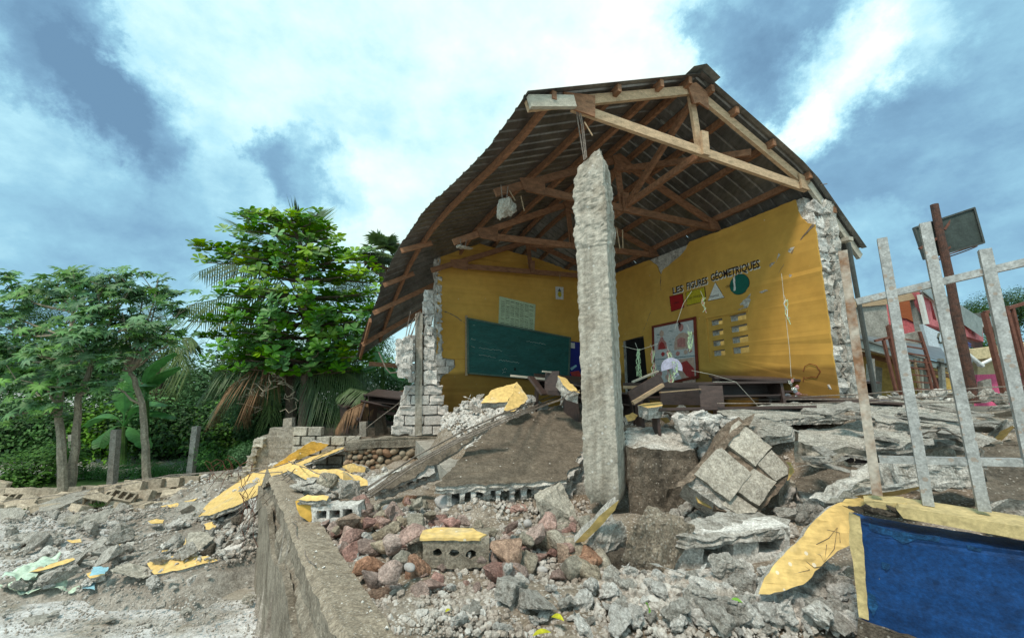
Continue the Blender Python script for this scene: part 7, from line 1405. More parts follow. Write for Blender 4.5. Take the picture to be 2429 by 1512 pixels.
# jungle behind: two depths
G1 = 'dark bushes of the jungle behind the hedge'
for i in range(-7, 17):
    x = -60 + i * 47; bush(x, 1040 + rng.uniform(-25, 35), 13.5, 110, 115, 'dark' if i % 2 else 'bush', ('dense dark bush ' if i % 2 else 'dense leafy bush ') + where_(x) + ', lower row', G1)
G2 = 'taller bushes at the back of the jungle'
for i in range(-7, 14):
    x = -60 + i * 60; yy = 930 + (20 if 300 < x < 560 else -30) + rng.uniform(-20, 20)
    if 380 < x < 520: yy = 985
    bush(x, yy, 17, 125, 115, 'bush' if i % 3 else 'dark', ('tall green bush ' if i % 3 else 'tall dark bush ') + where_(x) + ', at the back', G2)
for i, (x, y, Y, sx, sz, k, lab) in enumerate([(600, 985, 12, 80, 95, 'bush', 'green bush climbing beside the drooping brown frond'), (560, 1090, 10.6, 75, 70, 'hedge', 'bright creeper mound left of the stepped block wall'), (790, 960, 11.5, 75, 60, 'bush', 'light green shrub right of the broad-leaved tree trunk'), (850, 960, 12.5, 80, 70, 'dark', 'dark fern-like shrub behind the broken desks'),
    (930, 930, 13, 80, 80, 'bush', 'shrub under the fallen end of the roof'), (700, 960, 13.5, 100, 110, 'dark', 'black-green shrub behind the broad-leaved tree trunk'), (620, 1030, 11.8, 70, 70, 'dark', 'dark shrub just behind the stepped block wall end'), (870, 820, 15, 70, 100, 'tree', 'feathery tree rising between the broad-leaved tree and the roof'), (830, 700, 16, 75, 85, 'tree', 'upper crown of the feathery tree behind the broad-leaved tree'),
    (240, 690, 14.5, 40, 60, 'tree', 'small pointed treetop above the left trees'), (80, 760, 14.5, 60, 60, 'tree', 'dark treetop behind the left trees'), (600, 1080, 9.9, 50, 45, 'bush', 'small shrub by the stepped block wall end'), (920, 985, 11.5, 60, 50, 'dark', 'shaded shrub behind the broken desk frames'), (670, 985, 12.2, 80, 75, 'dark', 'low black-green shrub left of the broad-leaved trunk'), (760, 1000, 11.8, 80, 60, 'dark', 'low shaded shrub just behind the grey block wall'), (830, 1000, 12.2, 80, 60, 'bush', 'leafy shrub behind the right end of the grey block wall'), (770, 900, 14, 100, 80, 'dark', 'dark mass of leaves between the brown fronds and the roof'), (880, 900, 14.5, 90, 80, 'bush', 'leafy mass under the low corner of the roof'), (455, 905, 18, 60, 36, 'bush', 'small distant bush under the open sky gap')]):
    bush(x, y, Y, sx, sz, k, lab)
def limb(mb, pts, r0, r1, n=7):
    k = len(pts); mb.tube(pts, [r0 + (r1 - r0) * i / (k - 1) for i in range(k)], n)
def wob(a, b, n, amp, rg):
    return [a.lerp(b, i / n) + (Vector((rg.uniform(-1, 1), rg.uniform(-1, 1), rg.uniform(-.5, .5))) * amp if 0 < i < n else Vector()) for i in range(n + 1)]
# palmate leaf
def palmate(name, matn, seed):
    rg = random.Random(seed); vs = [(0, 0, 0)]; fs = []; lobes = 8
    for k in range(lobes):
        a = -2.35 + 4.7 * k / (lobes - 1); L = (.62 + .38 * math.cos(a * .55)) * rg.uniform(.85, 1.05); w = .13
        i = len(vs); d = Vector((math.sin(a), math.cos(a), 0)); s = Vector((d.y, -d.x, 0)); r0 = .26
        vs += [tuple(d * r0 + s * w), tuple(d * L * .62 + s * .12 - Z * .05), tuple(d * L - Z * .18), tuple(d * L * .62 - s * .12 - Z * .05), tuple(d * r0 - s * w), tuple(d * L * .6 + Z * .03)]
        fs += [(0, i, i + 5), (i, i + 1, i + 5), (i + 1, i + 2, i + 5), (i + 2, i + 3, i + 5), (i + 3, i + 4, i + 5), (i + 4, 0, i + 5)]
    me = bpy.data.meshes.new(name); me.from_pydata([tuple(Vector(v) * .5) for v in vs], [], fs); me.materials.append(MAT[matn]); me.update(); return me
PL = [palmate('palmate_leaf', 'castor_leaf', s) for s in range(4)]
def castor(lab, trunk, tips, Y, nleaf, size, seed):
    rg = random.Random(seed); base = OY(*trunk[0][:2], Y); t = thing('castor_tree', lab, 'tree', base); mb = MB()
    P = [OY(x, y, Y + d) for x, y, d in trunk]; r0 = .085; fine = []
    for a, b in zip(P, P[1:]): fine += wob(a, b, 4, .015, rg)[:-1]
    fine.append(P[-1]); limb(mb, fine, r0, .04); mb.obj('trunk', 'bark', t); n = 0
    for (x, y, d) in tips:
        e = OY(x, y, Y + d); j = min(range(len(P)), key=lambda i: (P[i] - e).length + (.0 if P[i].z < e.z else 3)); mb = MB(); limb(mb, wob(P[j], e, 4, .07, rg), .028, .012, 5); mb.obj('branch', 'branch', t)
        ends = [e] + [e + Vector((rg.uniform(-.4, .4), rg.uniform(-.4, .4), rg.uniform(-.2, .4))) for _ in range(2)]
        for q in ends[1:]: mb = MB(); limb(mb, [e - (e - P[j]) * .15, q], .012, .006, 4); mb.obj('twig', 'branch', t)
        for m in range(nleaf):
            q = rg.choice(ends); a = rg.uniform(0, 6.28); r = rg.uniform(.08, .32); c = q + Vector((math.cos(a) * r, math.sin(a) * r, rg.uniform(-.15, .12)))
            o = new_obj('leaf', rg.choice(PL), t, c - base, (Matrix.Rotation(rg.uniform(-.1, 1.15), 3, 'X') @ Matrix.Rotation(rg.uniform(-.5, .5), 3, 'Y') @ Matrix.Rotation(a - 1.57, 3, 'Z')).to_euler(), size * rg.uniform(.6, 1.15)); n += 1
    return t
castor('castor tree with the leftmost trunk and broad palmate leaves', [(150, 1165, 0), (146, 1060, 0), (138, 980, .1), (150, 860, .1), (165, 800, .1), (175, 740, .2)],
       [(30, 900, .2), (60, 780, .1), (130, 690, .3), (200, 720, 0), (180, 830, -.3), (90, 840, -.4), (40, 980, -.3), (110, 905, -.4), (160, 760, -.4), (20, 790, 0), (180, 670, 0), (80, 720, .4), (10, 860, .4), (120, 970, -.2), (215, 800, .2), (60, 690, .5), (0, 740, 0), (250, 745, .2), (20, 700, .2), (220, 850, -.3)], 8.9, 24, .46, 3)
castor('forked castor tree with two pale stems second from the left', [(165, 1165, 0), (176, 1080, 0), (184, 1000, 0), (186, 940, 0), (215, 870, .1), (240, 800, .2)],
       [(180, 850, 0), (160, 880, -.2), (230, 690, 0), (280, 720, 0), (260, 640 + 20, .3), (300, 780, -.2), (240, 780, -.3), (210, 920, -.3), (270, 850, -.3), (300, 700, .2), (160, 720, .3), (190, 640 + 20, .3), (215, 740, -.1), (280, 800, .2), (150, 800, .2)], 9.1, 22, .45, 5)
castor('slender castor tree with a curved trunk beside the coconut palm', [(350, 1145, 0), (346, 1060, 0), (338, 960, 0), (320, 900, 0), (309, 880, 0)],
       [(335, 830, 0), (270, 860, .1), (330, 760, 0), (300, 690, 0), (360, 740, 0), (400, 770, 0), (420, 800, .1), (260, 790, -.2), (370, 800, -.1), (375, 660, 0), (250, 900, -.3), (340, 690, .2), (430, 730, .1), (290, 740, -.2), (380, 700, .2)], 9.5, 19, .45, 7)
# broad-leaved tropical almond: rosettes on flat tiers
def rosette(name, matn, seed):
    rg = random.Random(seed); vs, fs = [], []
    for k in range(9):
        a = k * 2.4 + rg.uniform(-.2, .2); el = rg.uniform(-.15, .55); d = Vector((math.cos(a) * math.cos(el), math.sin(a) * math.cos(el), math.sin(el))); L = rg.uniform(.75, 1.05); nr = (Z - d * d.z).normalized(); s = d.cross(nr)
        i = len(vs); W = .25
        vs += [tuple(d * .06), tuple(d * L * .45 + s * W * .62), tuple(d * L * .78 + s * W), tuple(d * L * .97 + s * W * .5 - Z * .05), tuple(d * L * .97 - s * W * .5 - Z * .05), tuple(d * L * .78 - s * W), tuple(d * L * .45 - s * W * .62), tuple(d * L * .7 - nr * .05)]
        fs += [(i, i + 1, i + 7), (i + 1, i + 2, i + 7), (i + 2, i + 3, i + 7), (i + 3, i + 4, i + 7), (i + 4, i + 5, i + 7), (i + 5, i + 6, i + 7), (i + 6, i, i + 7)]
    me = bpy.data.meshes.new(name); me.from_pydata(vs, [], fs); me.materials.append(MAT[matn]); me.update(); return me
ROS = [rosette('rosette', 'almond_leaf', s) for s in range(3)]; ROL = [rosette('rosette', 'lime_leaf', s + 5) for s in range(2)]
def almond():
    Y = 10.4; rg = random.Random(17); base = OY(718, 1025, Y); t = thing('almond_tree', 'big bright green broad-leaved tree with flat tiers of leaf rosettes left of the roof', 'tree', base)
    tr = [OY(x, y, Y) for x, y in [(718, 1030), (722, 940), (727, 860), (738, 780), (735, 700), (722, 620), (705, 560), (690, 520)]]; mb = MB(); fine = []
    for a, b in zip(tr, tr[1:]): fine += wob(a, b, 3, .02, rg)[:-1]
    fine.append(tr[-1]); limb(mb, fine, .13, .03, 9); mb.obj('trunk', 'dark_bark', t)
    tiers = [(520, 590, 745, .9), (548, 560, 775, 1.1), (590, 460, 800, 1.2), (615, 500, 880, 1.3), (650, 640, 895, 1.2), (690, 560, 900, 1.4), (728, 570, 890, 1.5), (755, 500, 885, 1.5), (785, 485, 830, 1.5), (815, 560, 870, 1.4), (842, 520, 865, 1.3), (872, 540, 840, 1.1)]
    spots = []
    for k, (y, xl, xr, dep) in enumerate(tiers):
        c = OY(min(max(728 if y > 700 else 715, xl + 30), xr - 30), y + 8, Y); rl = (c - OY(xl, y, Y)).length; rr = (c - OY(xr, y, Y)).length; nb = 11
        for b in range(nb):
            a = 6.283 * (b + rg.uniform(-.3, .3)) / nb
            if b == 0: a = rg.uniform(-.15, .15)
            if b == nb // 2: a = math.pi + rg.uniform(-.15, .15)
            r = (rr if math.cos(a) > 0 else rl) * abs(math.cos(a)) + dep * abs(math.sin(a)); r *= rg.uniform(.8, 1.02) if b % (nb // 2) else 1.0; r = max(r, .5)
            e = c + Vector((math.cos(a) * r, math.sin(a) * dep * rg.uniform(.8, 1), rg.uniform(-.06, .12) + (.10 if y < 600 else -.05) * r * .4)); pts = wob(c - Z * .1, e, 5, .06, rg)
            mb = MB(); limb(mb, pts, .03, .01, 5); mb.obj('branch', 'dark_bark', t); m = max(4, int(r * 5.2))
            for i in range(m):
                f = .25 + .75 * (i + rg.random()) / m; p = (c - Z * .1).lerp(e, f); spots.append((p + Vector((rg.uniform(-.16, .16), rg.uniform(-.16, .16), rg.uniform(-.05, .13))), k))
    rg.shuffle(spots); spots.sort(key=lambda s: s[0].y)
    for i, (p, k) in enumerate(spots[:300]):
        me = rg.choice(ROL if (k < 6 and rg.random() < .6) or rg.random() < .12 else ROS); new_obj('leaf_rosette', me, t, p - base, (Matrix.Rotation(rg.uniform(0, .95), 3, 'X') @ Matrix.Rotation(rg.uniform(-.4, .4), 3, 'Y') @ Matrix.Rotation(rg.uniform(0, 6.28), 3, 'Z')).to_euler(), rg.uniform(.17, .29))
    vs, fs, ms = [], [], []
    for p, k in spots[300:]:
        me = rg.choice(ROL if k < 5 and rg.random() < .5 else ROS); M = Matrix.Translation(p) @ Matrix.Rotation(rg.uniform(0, 6.28), 4, 'Z') @ Matrix.Rotation(rg.uniform(-.4, .4), 4, 'X') @ Matrix.Scale(rg.uniform(.18, .29), 4); b = len(vs)
        vs += [tuple(M @ v.co) for v in me.vertices]; fs += [tuple(b + q for q in f.vertices) for f in me.polygons]; ms += [1 if me in ROL else 0] * len(me.polygons)
    mb = MB(); mb.v, mb.f, mb.m = vs, fs, ms; tag(mb.obj('inner_leaves', ['almond_leaf', 'lime_leaf'], t, fix=False), kind='stuff')
almond()
# palms
def frond(mb, pts, L, n, droop, rg, w=.035, side=(0, 0, 1), gap=0.0):
    pts = [Vector(p) for p in pts]; curve = []
    for i in range(n + 1):
        u = i / n * (len(pts) - 1); k = min(int(u), len(pts) - 2); curve.append(pts[k].lerp(pts[k + 1], u - k))
    sm = [curve[0]] + [(curve[i - 1] + curve[i] * 2 + curve[i + 1]) / 4 for i in range(1, n)] + [curve[-1]]
    mb.tube(sm[::2] + [sm[-1]], [.022 * (1 - .8 * i / (len(sm[::2]))) for i in range(len(sm[::2]) + 1)], 4)
    for i in range(int(n * .12), n):
        d = (sm[i + 1] - sm[i]).normalized(); s = d.cross(Z); s = s.normalized() if s.length > .1 else Vector((1, 0, 0)); f = i / n; l = L * math.sin(math.pi * min(.98, .18 + f * .8)) ** .7 * rg.uniform(.85, 1.05)
        for sg in (-1, 1):
            if rg.random() < gap: continue
            o = (s * sg * .8 + d * .55 + Z * (.25 - droop * rg.uniform(.6, 1.1))).normalized(); tip = sm[i] + o * l - Z * l * droop * .35; m = sm[i].lerp(tip, .5) + Z * l * .06; ww = d * w * .5
            mb.add([sm[i] - ww * .6, sm[i] + ww * .6, m + ww, m - ww, tip], [(0, 1, 2, 3), (3, 2, 4)])
def palm(lab, trunk, fr_, Y, L, seed, m='palm_leaf', w=.035, gap=0.05, cat='palm'):
    rg = random.Random(seed); c = OY(*trunk[-1], Y); t = thing('coconut_palm', lab, cat, OY(*trunk[0], Y)); mb = MB(); limb(mb, [OY(x, y, Y) for x, y in trunk], .15, .10, 8); mb.obj('trunk', 'dark_bark', t)
    for q in fr_:
        pts, droop, mm = q; mb = MB(); frond(mb, [OY(x, y, Y + d) for x, y, d in pts], L, 46, droop, rg, w, gap=gap); mb.obj('frond', mm or m, t, fix=False)
    return t
palm('coconut palm behind the broad-leaved tree with long feathery fronds left and above', [(735, 1030), (740, 800), (705, 700)],
     [([(700, 700, 0), (640, 640, -.2), (560, 610, -.3), (468, 645, -.3)], .9, None), ([(700, 700, 0), (620, 690, -.5), (520, 708, -.6), (440, 725, -.6)], 1.25, None), ([(700, 690, 0), (690, 600, 0), (700, 540, 0), (715, 520, 0)], .0, None), ([(700, 690, 0), (660, 610, 0), (600, 560, .2), (585, 545, .3)], .2, None), ([(700, 690, 0), (720, 600, 0), (740, 540, .2), (748, 510, .3)], .1, None),
      ([(710, 700, 0), (780, 720, .3), (840, 770, .3), (880, 840, .3)], 1.1, None), ([(705, 700, 0), (620, 760, -.4), (540, 830, -.5), (500, 900, -.5)], 1.0, None), ([(710, 700, 0), (800, 780, .3), (850, 860, .3), (870, 930, .3)], 1.1, None)], 12, 1.35, 3, w=.05)
palm('dying coconut palm with drooping brown fronds left of the broad-leaved trunk', [(690, 1030), (690, 900), (690, 850)],
     [([(690, 855, 0), (620, 860, -.8), (540, 920, -1.0), (490, 1010, -1.1)], .9, 'dead_frond'), ([(690, 855, 0), (600, 880, -.8), (530, 940, -.9), (500, 980, -1)], .9, None), ([(690, 850, 0), (600, 840, -.5), (520, 880, -.8), (470, 950, -.9)], 1.1, None), ([(690, 850, 0), (640, 870, -.8), (590, 930, -.9), (575, 1000, -.9)], 1.2, 'dead_frond'),
      ([(690, 850, 0), (760, 880, -.5), (800, 940, -.7), (820, 1000, -.8)], 1.2, None), ([(700, 850, 0), (780, 860, -.3), (850, 900, -.5), (900, 960, -.5)], 1.1, None), ([(700, 850, 0), (790, 840, 0), (860, 880, 0), (915, 930, 0)], 1.0, None), ([(700, 850, 0), (740, 900, -.6), (760, 960, -.7), (765, 1010, -.7)], 1.2, None), ([(690, 850, 0), (650, 900, -.3), (640, 960, -.3), (638, 1000, -.3)], 1.3, None)], 10.9, .85, 4)
palm('small coconut palm with olive fronds between the castor trees and the broad-leaved tree', [(375, 1040), (380, 930), (384, 850)],
     [([(384, 850, 0), (410, 810, 0), (440, 830, 0), (462, 870, 0)], 1.0, None), ([(384, 850, 0), (350, 820, 0), (310, 850, -.2), (285, 900, -.3)], 1.1, None), ([(384, 850, 0), (430, 840, -.3), (450, 880, -.4), (450, 930, -.4)], 1.2, None), ([(384, 850, 0), (370, 790, 0), (350, 730, 0), (335, 700, 0)], .3, None), ([(384, 850, 0), (400, 780, 0), (385, 720, 0), (380, 690, 0)], .2, None), ([(384, 850, 0), (410, 880, -.4), (415, 920, -.5), (412, 950, -.5)], 1.3, None), ([(384, 850, 0), (350, 880, -.4), (335, 920, -.5), (330, 950, -.5)], 1.3, 'dead_frond'), ([(384, 850, 0), (430, 800, .3), (455, 800, .4), (470, 815, .4)], 1.0, None), ([(384, 850, 0), (330, 800, .2), (290, 790, .2), (265, 810, .2)], 1.0, None)], 13.5, .95, 6)
palm('dry banana-like fronds bent over the broken desks beside the block corner', [(905, 1030), (900, 980), (890, 950)],
     [([(900, 950, 0), (860, 955, -.3), (820, 975, -.5), (795, 1020, -.6)], 1.2, 'dead_frond'), ([(900, 950, 0), (940, 930, 0), (960, 925, 0), (980, 930, 0)], 1.0, 'dead_frond'), ([(900, 950, 0), (870, 930, 0), (830, 920, 0), (800, 940, 0)], 1.0, None)], 9.3, .45, 8, cat='plant')
def fanpalm():
    Y = 17; rg = random.Random(5); c = OY(905, 600, Y); t = thing('fan_palm', 'fan palm crown peeking over the sagging roof edge', 'palm', OY(915, 800, Y)); mb = MB(); limb(mb, [OY(915, 800, Y), c], .16, .14); mb.obj('trunk', 'dark_bark', t)
    for k in range(26):
        d = Vector((rg.uniform(-1, 1), rg.uniform(-1, 1), rg.uniform(-.7, .9))).normalized(); h = c + d * rg.uniform(.35, .7); mb = MB(); s = d.cross(Z).normalized(); mb.tube([c, h], .012, 4)
        for j in range(18):
            a = -1.5 + 3.0 * j / 17; q = (d * math.cos(a) + s * math.sin(a) - Z * .25).normalized(); w = q.cross(s.cross(d)).normalized() * .045; L = rg.uniform(.5, .7); mb.add([h - w * .5, h + w * .5, h + q * L * .6 + w, h + q * L - Z * .1, h + q * L * .6 - w], [(0, 1, 2, 3, 4)])
        mb.obj('fan_leaf', 'dead_frond' if k % 9 == 0 else 'palm_leaf', t, fix=False)
fanpalm()
def banana(lab, base, tips, Y, seed):
    rg = random.Random(seed); b = OY(*base, Y); t = thing('banana_plant', lab, 'plant', b); mb = MB(); top = OY(base[0] + 3, base[1] - 90, Y); limb(mb, [b, top], .09, .05); mb.obj('stem', 'weed', t)
    for (x1, y1, x2, y2, d) in tips:
        a, m, e = top, OY(x1, y1, Y + d * .5), OY(x2, y2, Y + d); mb = MB(); n = 16; vs = []
        for i in range(n + 1):
            u = i / n; p = a * (1 - u) ** 2 + m * 2 * u * (1 - u) + e * u * u; dd = ((m - a) * (1 - u) + (e - m) * u).normalized(); s = dd.cross(Z).normalized(); w = .03 if u < .25 else .24 * math.sin(math.pi * min(1, (u - .2) / .85)) ** .6 + .02; j = rg.uniform(.75, 1.05)
            vs += [p + s * w * j - Z * w * .45, p, p - s * w * rg.uniform(.8, 1.05) - Z * w * .45]
        mb.add(vs, [(i * 3 + k, i * 3 + k + 1, i * 3 + 4 + k, i * 3 + 3 + k) for i in range(n) for k in range(2)]); mb.obj('leaf', 'banana_leaf', t, fix=False)
banana('banana plant with pale arching leaves between the post and the curved trunk', (292, 1100), [(320, 930, 400, 960, -.3), (340, 950, 420, 990, -.4), (260, 950, 200, 1010, 0), (290, 920, 300, 900, .3), (250, 1000, 235, 1060, -.4), (330, 1010, 350, 1060, -.4)], 11.8, 4)
banana('banana plant with bright leaves behind the fork of the curved trunk', (345, 1040), [(330, 860, 415, 835, 0), (350, 880, 425, 868, -.2), (320, 890, 375, 912, -.3), (300, 860, 270, 850, .2)], 11.2, 8)
banana('large-leaved plant in the dark corner behind the hanging masonry', (905, 960), [(930, 850, 985, 870, 0), (920, 860, 960, 900, -.2), (880, 860, 850, 880, 0), (900, 840, 890, 820, .2)], 11.4, 12)
mb = MB(); rg = random.Random(3)     # tangle of bare twigs before the dark shrub
for k in range(16):
    p = OY(rg.uniform(560, 700), rg.uniform(880, 960), 9.9); pts = [p]
    for i in range(7): p = p + Vector((rg.uniform(-.16, .2), rg.uniform(-.1, .1), rg.uniform(-.14, .12))); pts.append(p)
    mb.tube(pts, .009, 4)
tag(mb.obj('bare_twigs', 'branch'), 'tangle of bare grey twigs in front of the dark shrub by the brown fronds', 'twigs')
for i, (x, y, z, s, lab) in enumerate(((1040, 1072, 1.0, .13, 'weed tuft growing at the foot of the river stones'), (1012, 1100, 1.0, .12, 'taller weed in front of the stone foundation'), (865, 1100, .95, .10, 'small weed at the left of the stone foundation'), (905, 1098, .95, .09, 'second small weed by the stone foundation'), (235, 1200, .1, .14, 'green weed among the toppled blocks'), (50, 1216, .05, .10, 'yellowish weed at the left edge by the toppled blocks'))):
    mb = MB(); P = OZ(x, y, z)
    for k in range(26):
        d = Vector((rg.uniform(-1, 1), rg.uniform(-1, 1), rg.uniform(.5, 1.6))).normalized(); w = d.cross(Vector((rg.uniform(-1, 1), rg.uniform(-1, 1), .1))).normalized() * s * .08; q = P + Vector((rg.uniform(-1, 1), rg.uniform(-1, 1), 0)) * s * .35
        mb.add([q - w * .4, q + w * .4, q + d * s * .6 + w, q + d * s, q + d * s * .6 - w], [(0, 1, 2, 3, 4)])
    tag(mb.obj('weed', 'weed', fix=False), lab, 'weed')
# ------------------------------------------------------------------ right background
def house():
    t = thing('two_storey_house', 'two-storey house with bare grey walls, pink rooms and a white sign panel', 'house', OY(2140, 940, 15)); rg = random.Random(2)
    Yf = 15.0; F = lambda x, y, d=0: OY(x, y, Yf + d)
    hole = [F(2100, 712), F(2166, 694), F(2182, 784), F(2112, 800)]
    MB().prism([F(2010, 710), F(2178, 684), F(2190, 700), F(2203, 860), F(2205, 950), F(2020, 950)], (0, .2, 0), [hole]).obj('front_wall', 'grey_render', t)
    MB().prism([F(2085, 720, 1.2), F(2190, 690, 1.2), F(2195, 810, 1.2), F(2100, 830, 1.2)], (0, .1, 0)).obj('room_wall', 'pink_wall', t)
    MB().prism([F(2122, 705, 1.15), F(2190, 690, 1.15), F(2190, 775, 1.15), F(2150, 755, 1.15), F(2130, 752, 1.15)], (0, .03, 0)).obj('ceiling_boards', 'orange_board', t)
    MB().prism([F(2008, 716, -.1), F(2095, 706, -.1), F(2180, 690, -.1), F(2192, 698, -.1), F(2185, 706, -.1), F(2100, 722, -.1), F(2010, 730, -.1)], (0, .5, 0)).obj('roof_beam', 'raw_wood', t)
    # side face receding to the right
    A = F(2190, 700); B = OY(2330, 770, 19); d = (B - A); d.z = 0; d.normalize(); n = Vector((d.y, -d.x, 0)); S = lambda x, y, o=0: OP(x, y, A + n * o, n)
    wins = [[S(2203, 708), S(2216, 714), S(2232, 764), S(2212, 756)], [S(2224, 716), S(2240, 722), S(2254, 772), S(2238, 767)], [S(2286, 745), S(2296, 748), S(2306, 792), S(2297, 788)]]
    MB().prism([S(2178, 692), S(2330, 770), S(2332, 810), S(2200, 768)], -n * .2, wins).obj('side_wall', 'pink_wall', t)
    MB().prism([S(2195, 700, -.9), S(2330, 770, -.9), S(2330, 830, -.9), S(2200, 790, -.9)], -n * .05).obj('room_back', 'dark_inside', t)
    MB().prism([S(2188, 768, .04), S(2300, 822, .04), S(2308, 880, .04), S(2252, 862, .04), S(2208, 838, .04)], -n * .1).obj('sign_panel', 'sign_white', t)
    MB().prism([S(2186, 690, .05), S(2335, 766, .05), S(2335, 776, .05), S(2190, 700, .05)], -n * .1).obj('white_band', 'white_paint', t)
    MB().prism([S(2182, 698, .05), S(2188, 698, .05), S(2204, 768, .05), S(2198, 768, .05)], -n * .1).obj('white_band', 'white_paint', t)
    MB().prism([S(2216, 712, .05), S(2222, 714, .05), S(2238, 768, .05), S(2232, 766, .05)], -n * .1).obj('white_band', 'white_paint', t)
    MB().tube([S(x, y, .07) for x, y in [(2227, 790), (2224, 800), (2228, 812), (2235, 812), (2238, 796), (2234, 786)]], .035, 4).obj('sign_mark', 'ink', t); MB().tube([S(x, y, .07) for x, y in [(2238, 796), (2240, 812), (2242, 824)]], .035, 4).obj('sign_mark', 'ink', t)
    for (x0, y0, x1, y1) in ((2282, 806, 2302, 816), (2284, 812, 2302, 822), (2286, 828, 2292, 832)): MB().beam(S(x0, y0, .06), S(x1, y1, .06), .07, .02, up=n).obj('sign_mark', 'poster_blue', t)
    MB().prism([F(2178, 684, -.3), F(2200, 700, -.3), F(2250, 745, 1.5), F(2330, 800, 3), F(2330, 760, 3.2), F(2220, 690, 1.0)], (0, 0, .08)).obj('tin_roof', 'zinc_cap', t)
    MB().prism([S(2340, 760, -.2), S(2368, 790, -.2), S(2374, 800, -.2), S(2372, 770, -.2), S(2335, 740, -.2)], -n * .5).obj('tin_roof', 'zinc_cap', t)
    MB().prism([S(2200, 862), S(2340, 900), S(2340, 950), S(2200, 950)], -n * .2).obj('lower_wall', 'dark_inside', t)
house()
def leanto():
    t = thing('lean_to_shed', 'low tin-roofed shed with yellow walls and bare posts in front of the house', 'shed', OY(2130, 945, 11.5)); Y = 11.5; F = lambda x, y, d=0: OY(x, y, Y + d)
    MB().prism([F(2030, 800), F(2100, 822), F(2180, 846), F(2260, 866), F(2268, 874), F(2180, 862), F(2100, 840), F(2030, 822)], (0, .05, 0)).obj('tin_edge', 'zinc_cap', t)
    MB().prism([F(2025, 798, -.1), F(2265, 868, -.1), F(2230, 826, 2.2), F(2020, 790, 2.2)], (0, 0, .03)).obj('tin_roof', 'zinc', t)
    MB().beam(F(2030, 820, .1), F(2262, 880, .1), .06, .14).obj('beam', 'raw_wood', t); MB().beam(F(2030, 836, .8), F(2262, 894, .8), .06, .12).obj('beam', 'wood_red', t)
    MB().prism([F(2030, 830, 1.6), F(2270, 870, 1.6), F(2270, 960, 1.6), F(2030, 960, 1.6)], (0, .15, 0)).obj('back_wall', 'ochre_wall', t)
    for x0, x1, w, m in ((2036, 2040, .08, 'raw_wood'), (2066, 2072, .1, 'grey_render'), (2150, 2158, .10, 'block'), (2196, 2206, .12, 'block'), (2230, 2238, .10, 'grey_render'), (2168, 2186, .05, 'raw_wood'), (2182, 2190, .05, 'wood_grey')): MB().beam(F(x0, 850), F(x1, 952), w, w, up=(0, 1, 0)).obj('post', m, t)
    MB().prism([F(2060, 862, .9), F(2092, 872, .9), F(2090, 950, .9), F(2062, 950, .9)], (0, .1, 0)).obj('board', 'grey_render', t)
    MB().prism([F(2180, 900, .9), F(2235, 895, .9), F(2240, 952, .9), F(2185, 952, .9)], (0, .1, 0)).obj('dark_opening', 'dark_inside', t)  # last panel is solid; shade inside the opening is put into its colour
    MB().prism([F(2196, 860, -.3), F(2222, 862, -.3), F(2220, 872, -.3), F(2198, 868, -.3)], (0, .5, 0)).obj('gutter', 'zinc_cap', t)
leanto()
tag(MB().prism([BS(8.0, 6.2, 1.0), BS(8.0, 12.5, 1.0), BS(8.0, 12.5, 4.6), BS(8.0, 6.2, 4.6)], V * .15).obj('neighbour_wall', 'ochre_wall'), 'ochre wall of the neighbouring building seen through the vent openings', 'wall')
def pinkhouse():
    Y = 17; t = thing('pink_house', 'low cream house with a hot pink base and a white drainpipe at the right edge', 'house', OY(2400, 950, Y)); F = lambda x, y, d=0: OY(x, y, Y + d)
    MB().prism([F(2318, 850), F(2700, 810), F(2700, 960), F(2318, 960)], (0, .2, 0)).obj('upper_wall', 'cream_wall', t)
    MB().prism([F(2316, 888, -.04), F(2700, 874, -.04), F(2700, 962, -.04), F(2316, 962, -.04)], (0, .1, 0)).obj('pink_base', 'hot_pink', t)
    MB().prism([F(2305, 828, -.6), F(2700, 780, -.6), F(2700, 812, -.6), F(2308, 852, -.6)], (0, .6, 0)).obj('fascia', 'cream_wall', t)
    MB().tube([F(2320, 866, -.7), F(2370, 842, -.7), F(2420, 818, -.7)], .06, 8).obj('drainpipe', 'white_pipe', t); MB().tube([F(2290, 836, -2), F(2330, 868, -2)], .07, 8).obj('drainpipe', 'white_pipe', t)
    MB().prism([F(2418, 890, -.08), F(2460, 888, -.08), F(2460, 960, -.08), F(2418, 960, -.08)], (0, .1, 0)).obj('doorway', 'dark_inside', t)  # dark panel on the wall, shade of the entrance put into colour
    MB().prism([F(2330, 905, -.5), F(2350, 898, -.5), F(2356, 950, -.5), F(2335, 955, -.5)], (0, .2, 0)).obj('stub_wall', 'grey_render', t)
pinkhouse()
def rusty(lab, Y, bars, name='rusty_gate'):
    t = thing(name, lab, 'gate', OY(*bars[0][1][:2], Y))
    for (p, q, w) in bars: MB().beam(OY(*p, Y), OY(*q, Y), w, w, up=(0, 1, 0)).obj('bar', 'rust', t)
rusty('dark red rusty gate frame with ladder-like rungs behind the first railing bars', 9.0, [((2106, 772), (2142, 944), .07), ((2094, 803), (2128, 940), .05), ((2106, 772), (2140, 780), .05), ((2074, 808), (2140, 792), .05), ((2125, 788), (2162, 944), .05), ((2180, 786), (2230, 944), .05), ((2193, 850), (2215, 944), .04)] + [((2124 + 2 * i, 800 + 17 * i), (2192 + 3 * i, 812 + 16 * i), .03) for i in range(8)])
rusty('dark red rusty gate frame at the right edge', 8.0, [((2334, 741), (2384, 944), .075), ((2334, 741), (2356, 736), .06), ((2356, 736), (2410, 944), .06), ((2384, 726), (2432, 900), .06), ((2384, 732), (2440, 716), .06), ((2400, 728), (2446, 930), .05)])
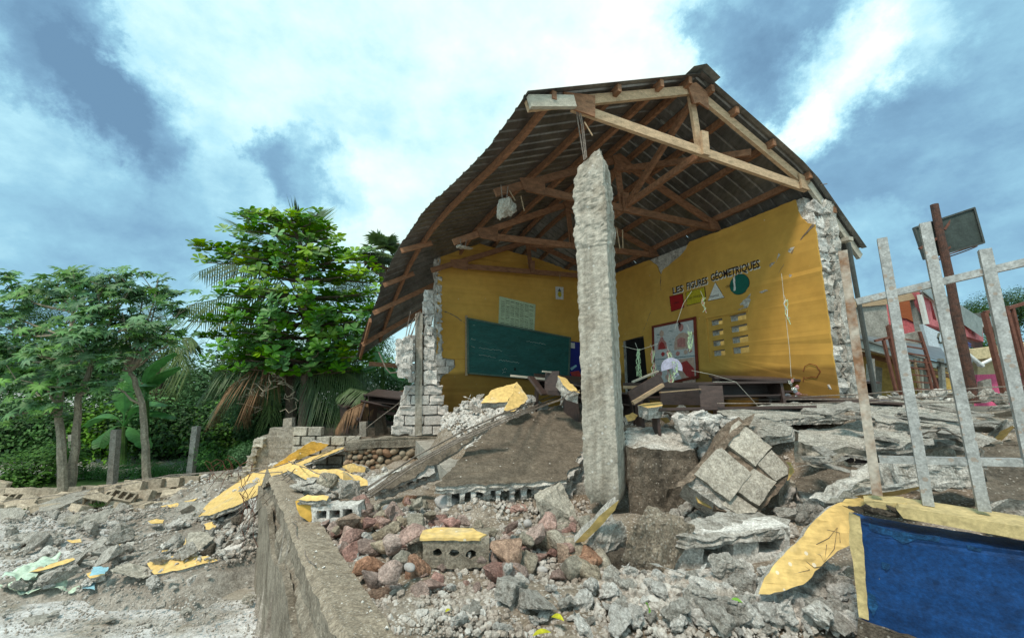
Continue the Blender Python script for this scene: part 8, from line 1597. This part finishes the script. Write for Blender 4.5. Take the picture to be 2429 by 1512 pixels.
def hoop():
    Y = 9.4; t = thing('basketball_hoop', 'rusty basketball post with a dark tilted backboard and an iron ring', 'basketball hoop', OY(2312, 950, Y)); F = lambda x, y, d=0: OY(x, y, Y + d)
    pts = [F(2311, 955), F(2290, 860), F(2268, 750), F(2250, 650), F(2232, 570), F(2215, 485)]; MB().tube(pts, [.10, .098, .093, .086, .083, .08], 12).obj('post', 'rust_post', t)
    P = [F(2167, 541, .2), F(2308, 494, -.1), F(2331, 576, -.15), F(2192, 614, .18)]; nv = (P[1] - P[0]).cross(P[3] - P[0]).normalized()
    MB().prism(P, nv * .04).obj('backboard', 'backboard', t)
    for i in range(4): MB().beam(P[i], P[(i + 1) % 4], .04, .07, up=nv, ext=.01).obj('board_frame', 'dark_pipe', t)
    for a, b in (((2238, 545), (2262, 510)), ((2245, 590), (2300, 560)), ((2232, 540), (2250, 612)), ((2180, 590), (2230, 560))): MB().beam(F(*a, .05), F(*b, .03), .05, .05).obj('bracket', 'rust', t)
    c = F(2262, 600, .42); MB().tube([c + Vector((.42 * math.cos(a), .42 * math.sin(a) * .9, -.02 + .16 * math.cos(a))) for a in [i * 6.283 / 24 for i in range(25)]], .014, 6).obj('ring', 'rust', t)
mat('rust_post', (.12, .06, .045), noise_scale=9, rough=.85, bump=.5, bump_scale=40, col2=(.06, .04, .035), cover=.5)
hoop()
for i, (x, y, Y, sx, sz, k, lab) in enumerate([(2290, 760, 27, 62, 62, 'tree', 'rounded tree crown right behind the basketball post'), (2370, 755, 28, 75, 75, 'tree', 'large tree crown between the last two railing bars'), (2430, 740, 29, 60, 70, 'tree', 'tree crown at the right edge of the picture'), (2330, 830, 25, 60, 50, 'bush', 'lower bush above the cream house roof'), (2260, 790, 26, 40, 40, 'bush', 'small crown behind the house roof'), (2500, 780, 27, 90, 90, 'tree', 'tree crown reaching past the right edge')]):
    bush(x, y, Y, sx, sz, k, lab, name='tree' if k == 'tree' else 'bush', cat='tree' if k == 'tree' else 'bush')
for i in range(26):
    x = rng.uniform(2010, 2428); yy = rng.uniform(936, 950); P = OY(x, yy, rng.uniform(5, 6.5)); rock('rubble_lump', rng.choice(['lump', 'grey', 'glump']), P, rng.uniform(.1, .28), rng, 'stone on the far edge of the rubble before the shed', 'rubble', 'stones on the far rubble edge')
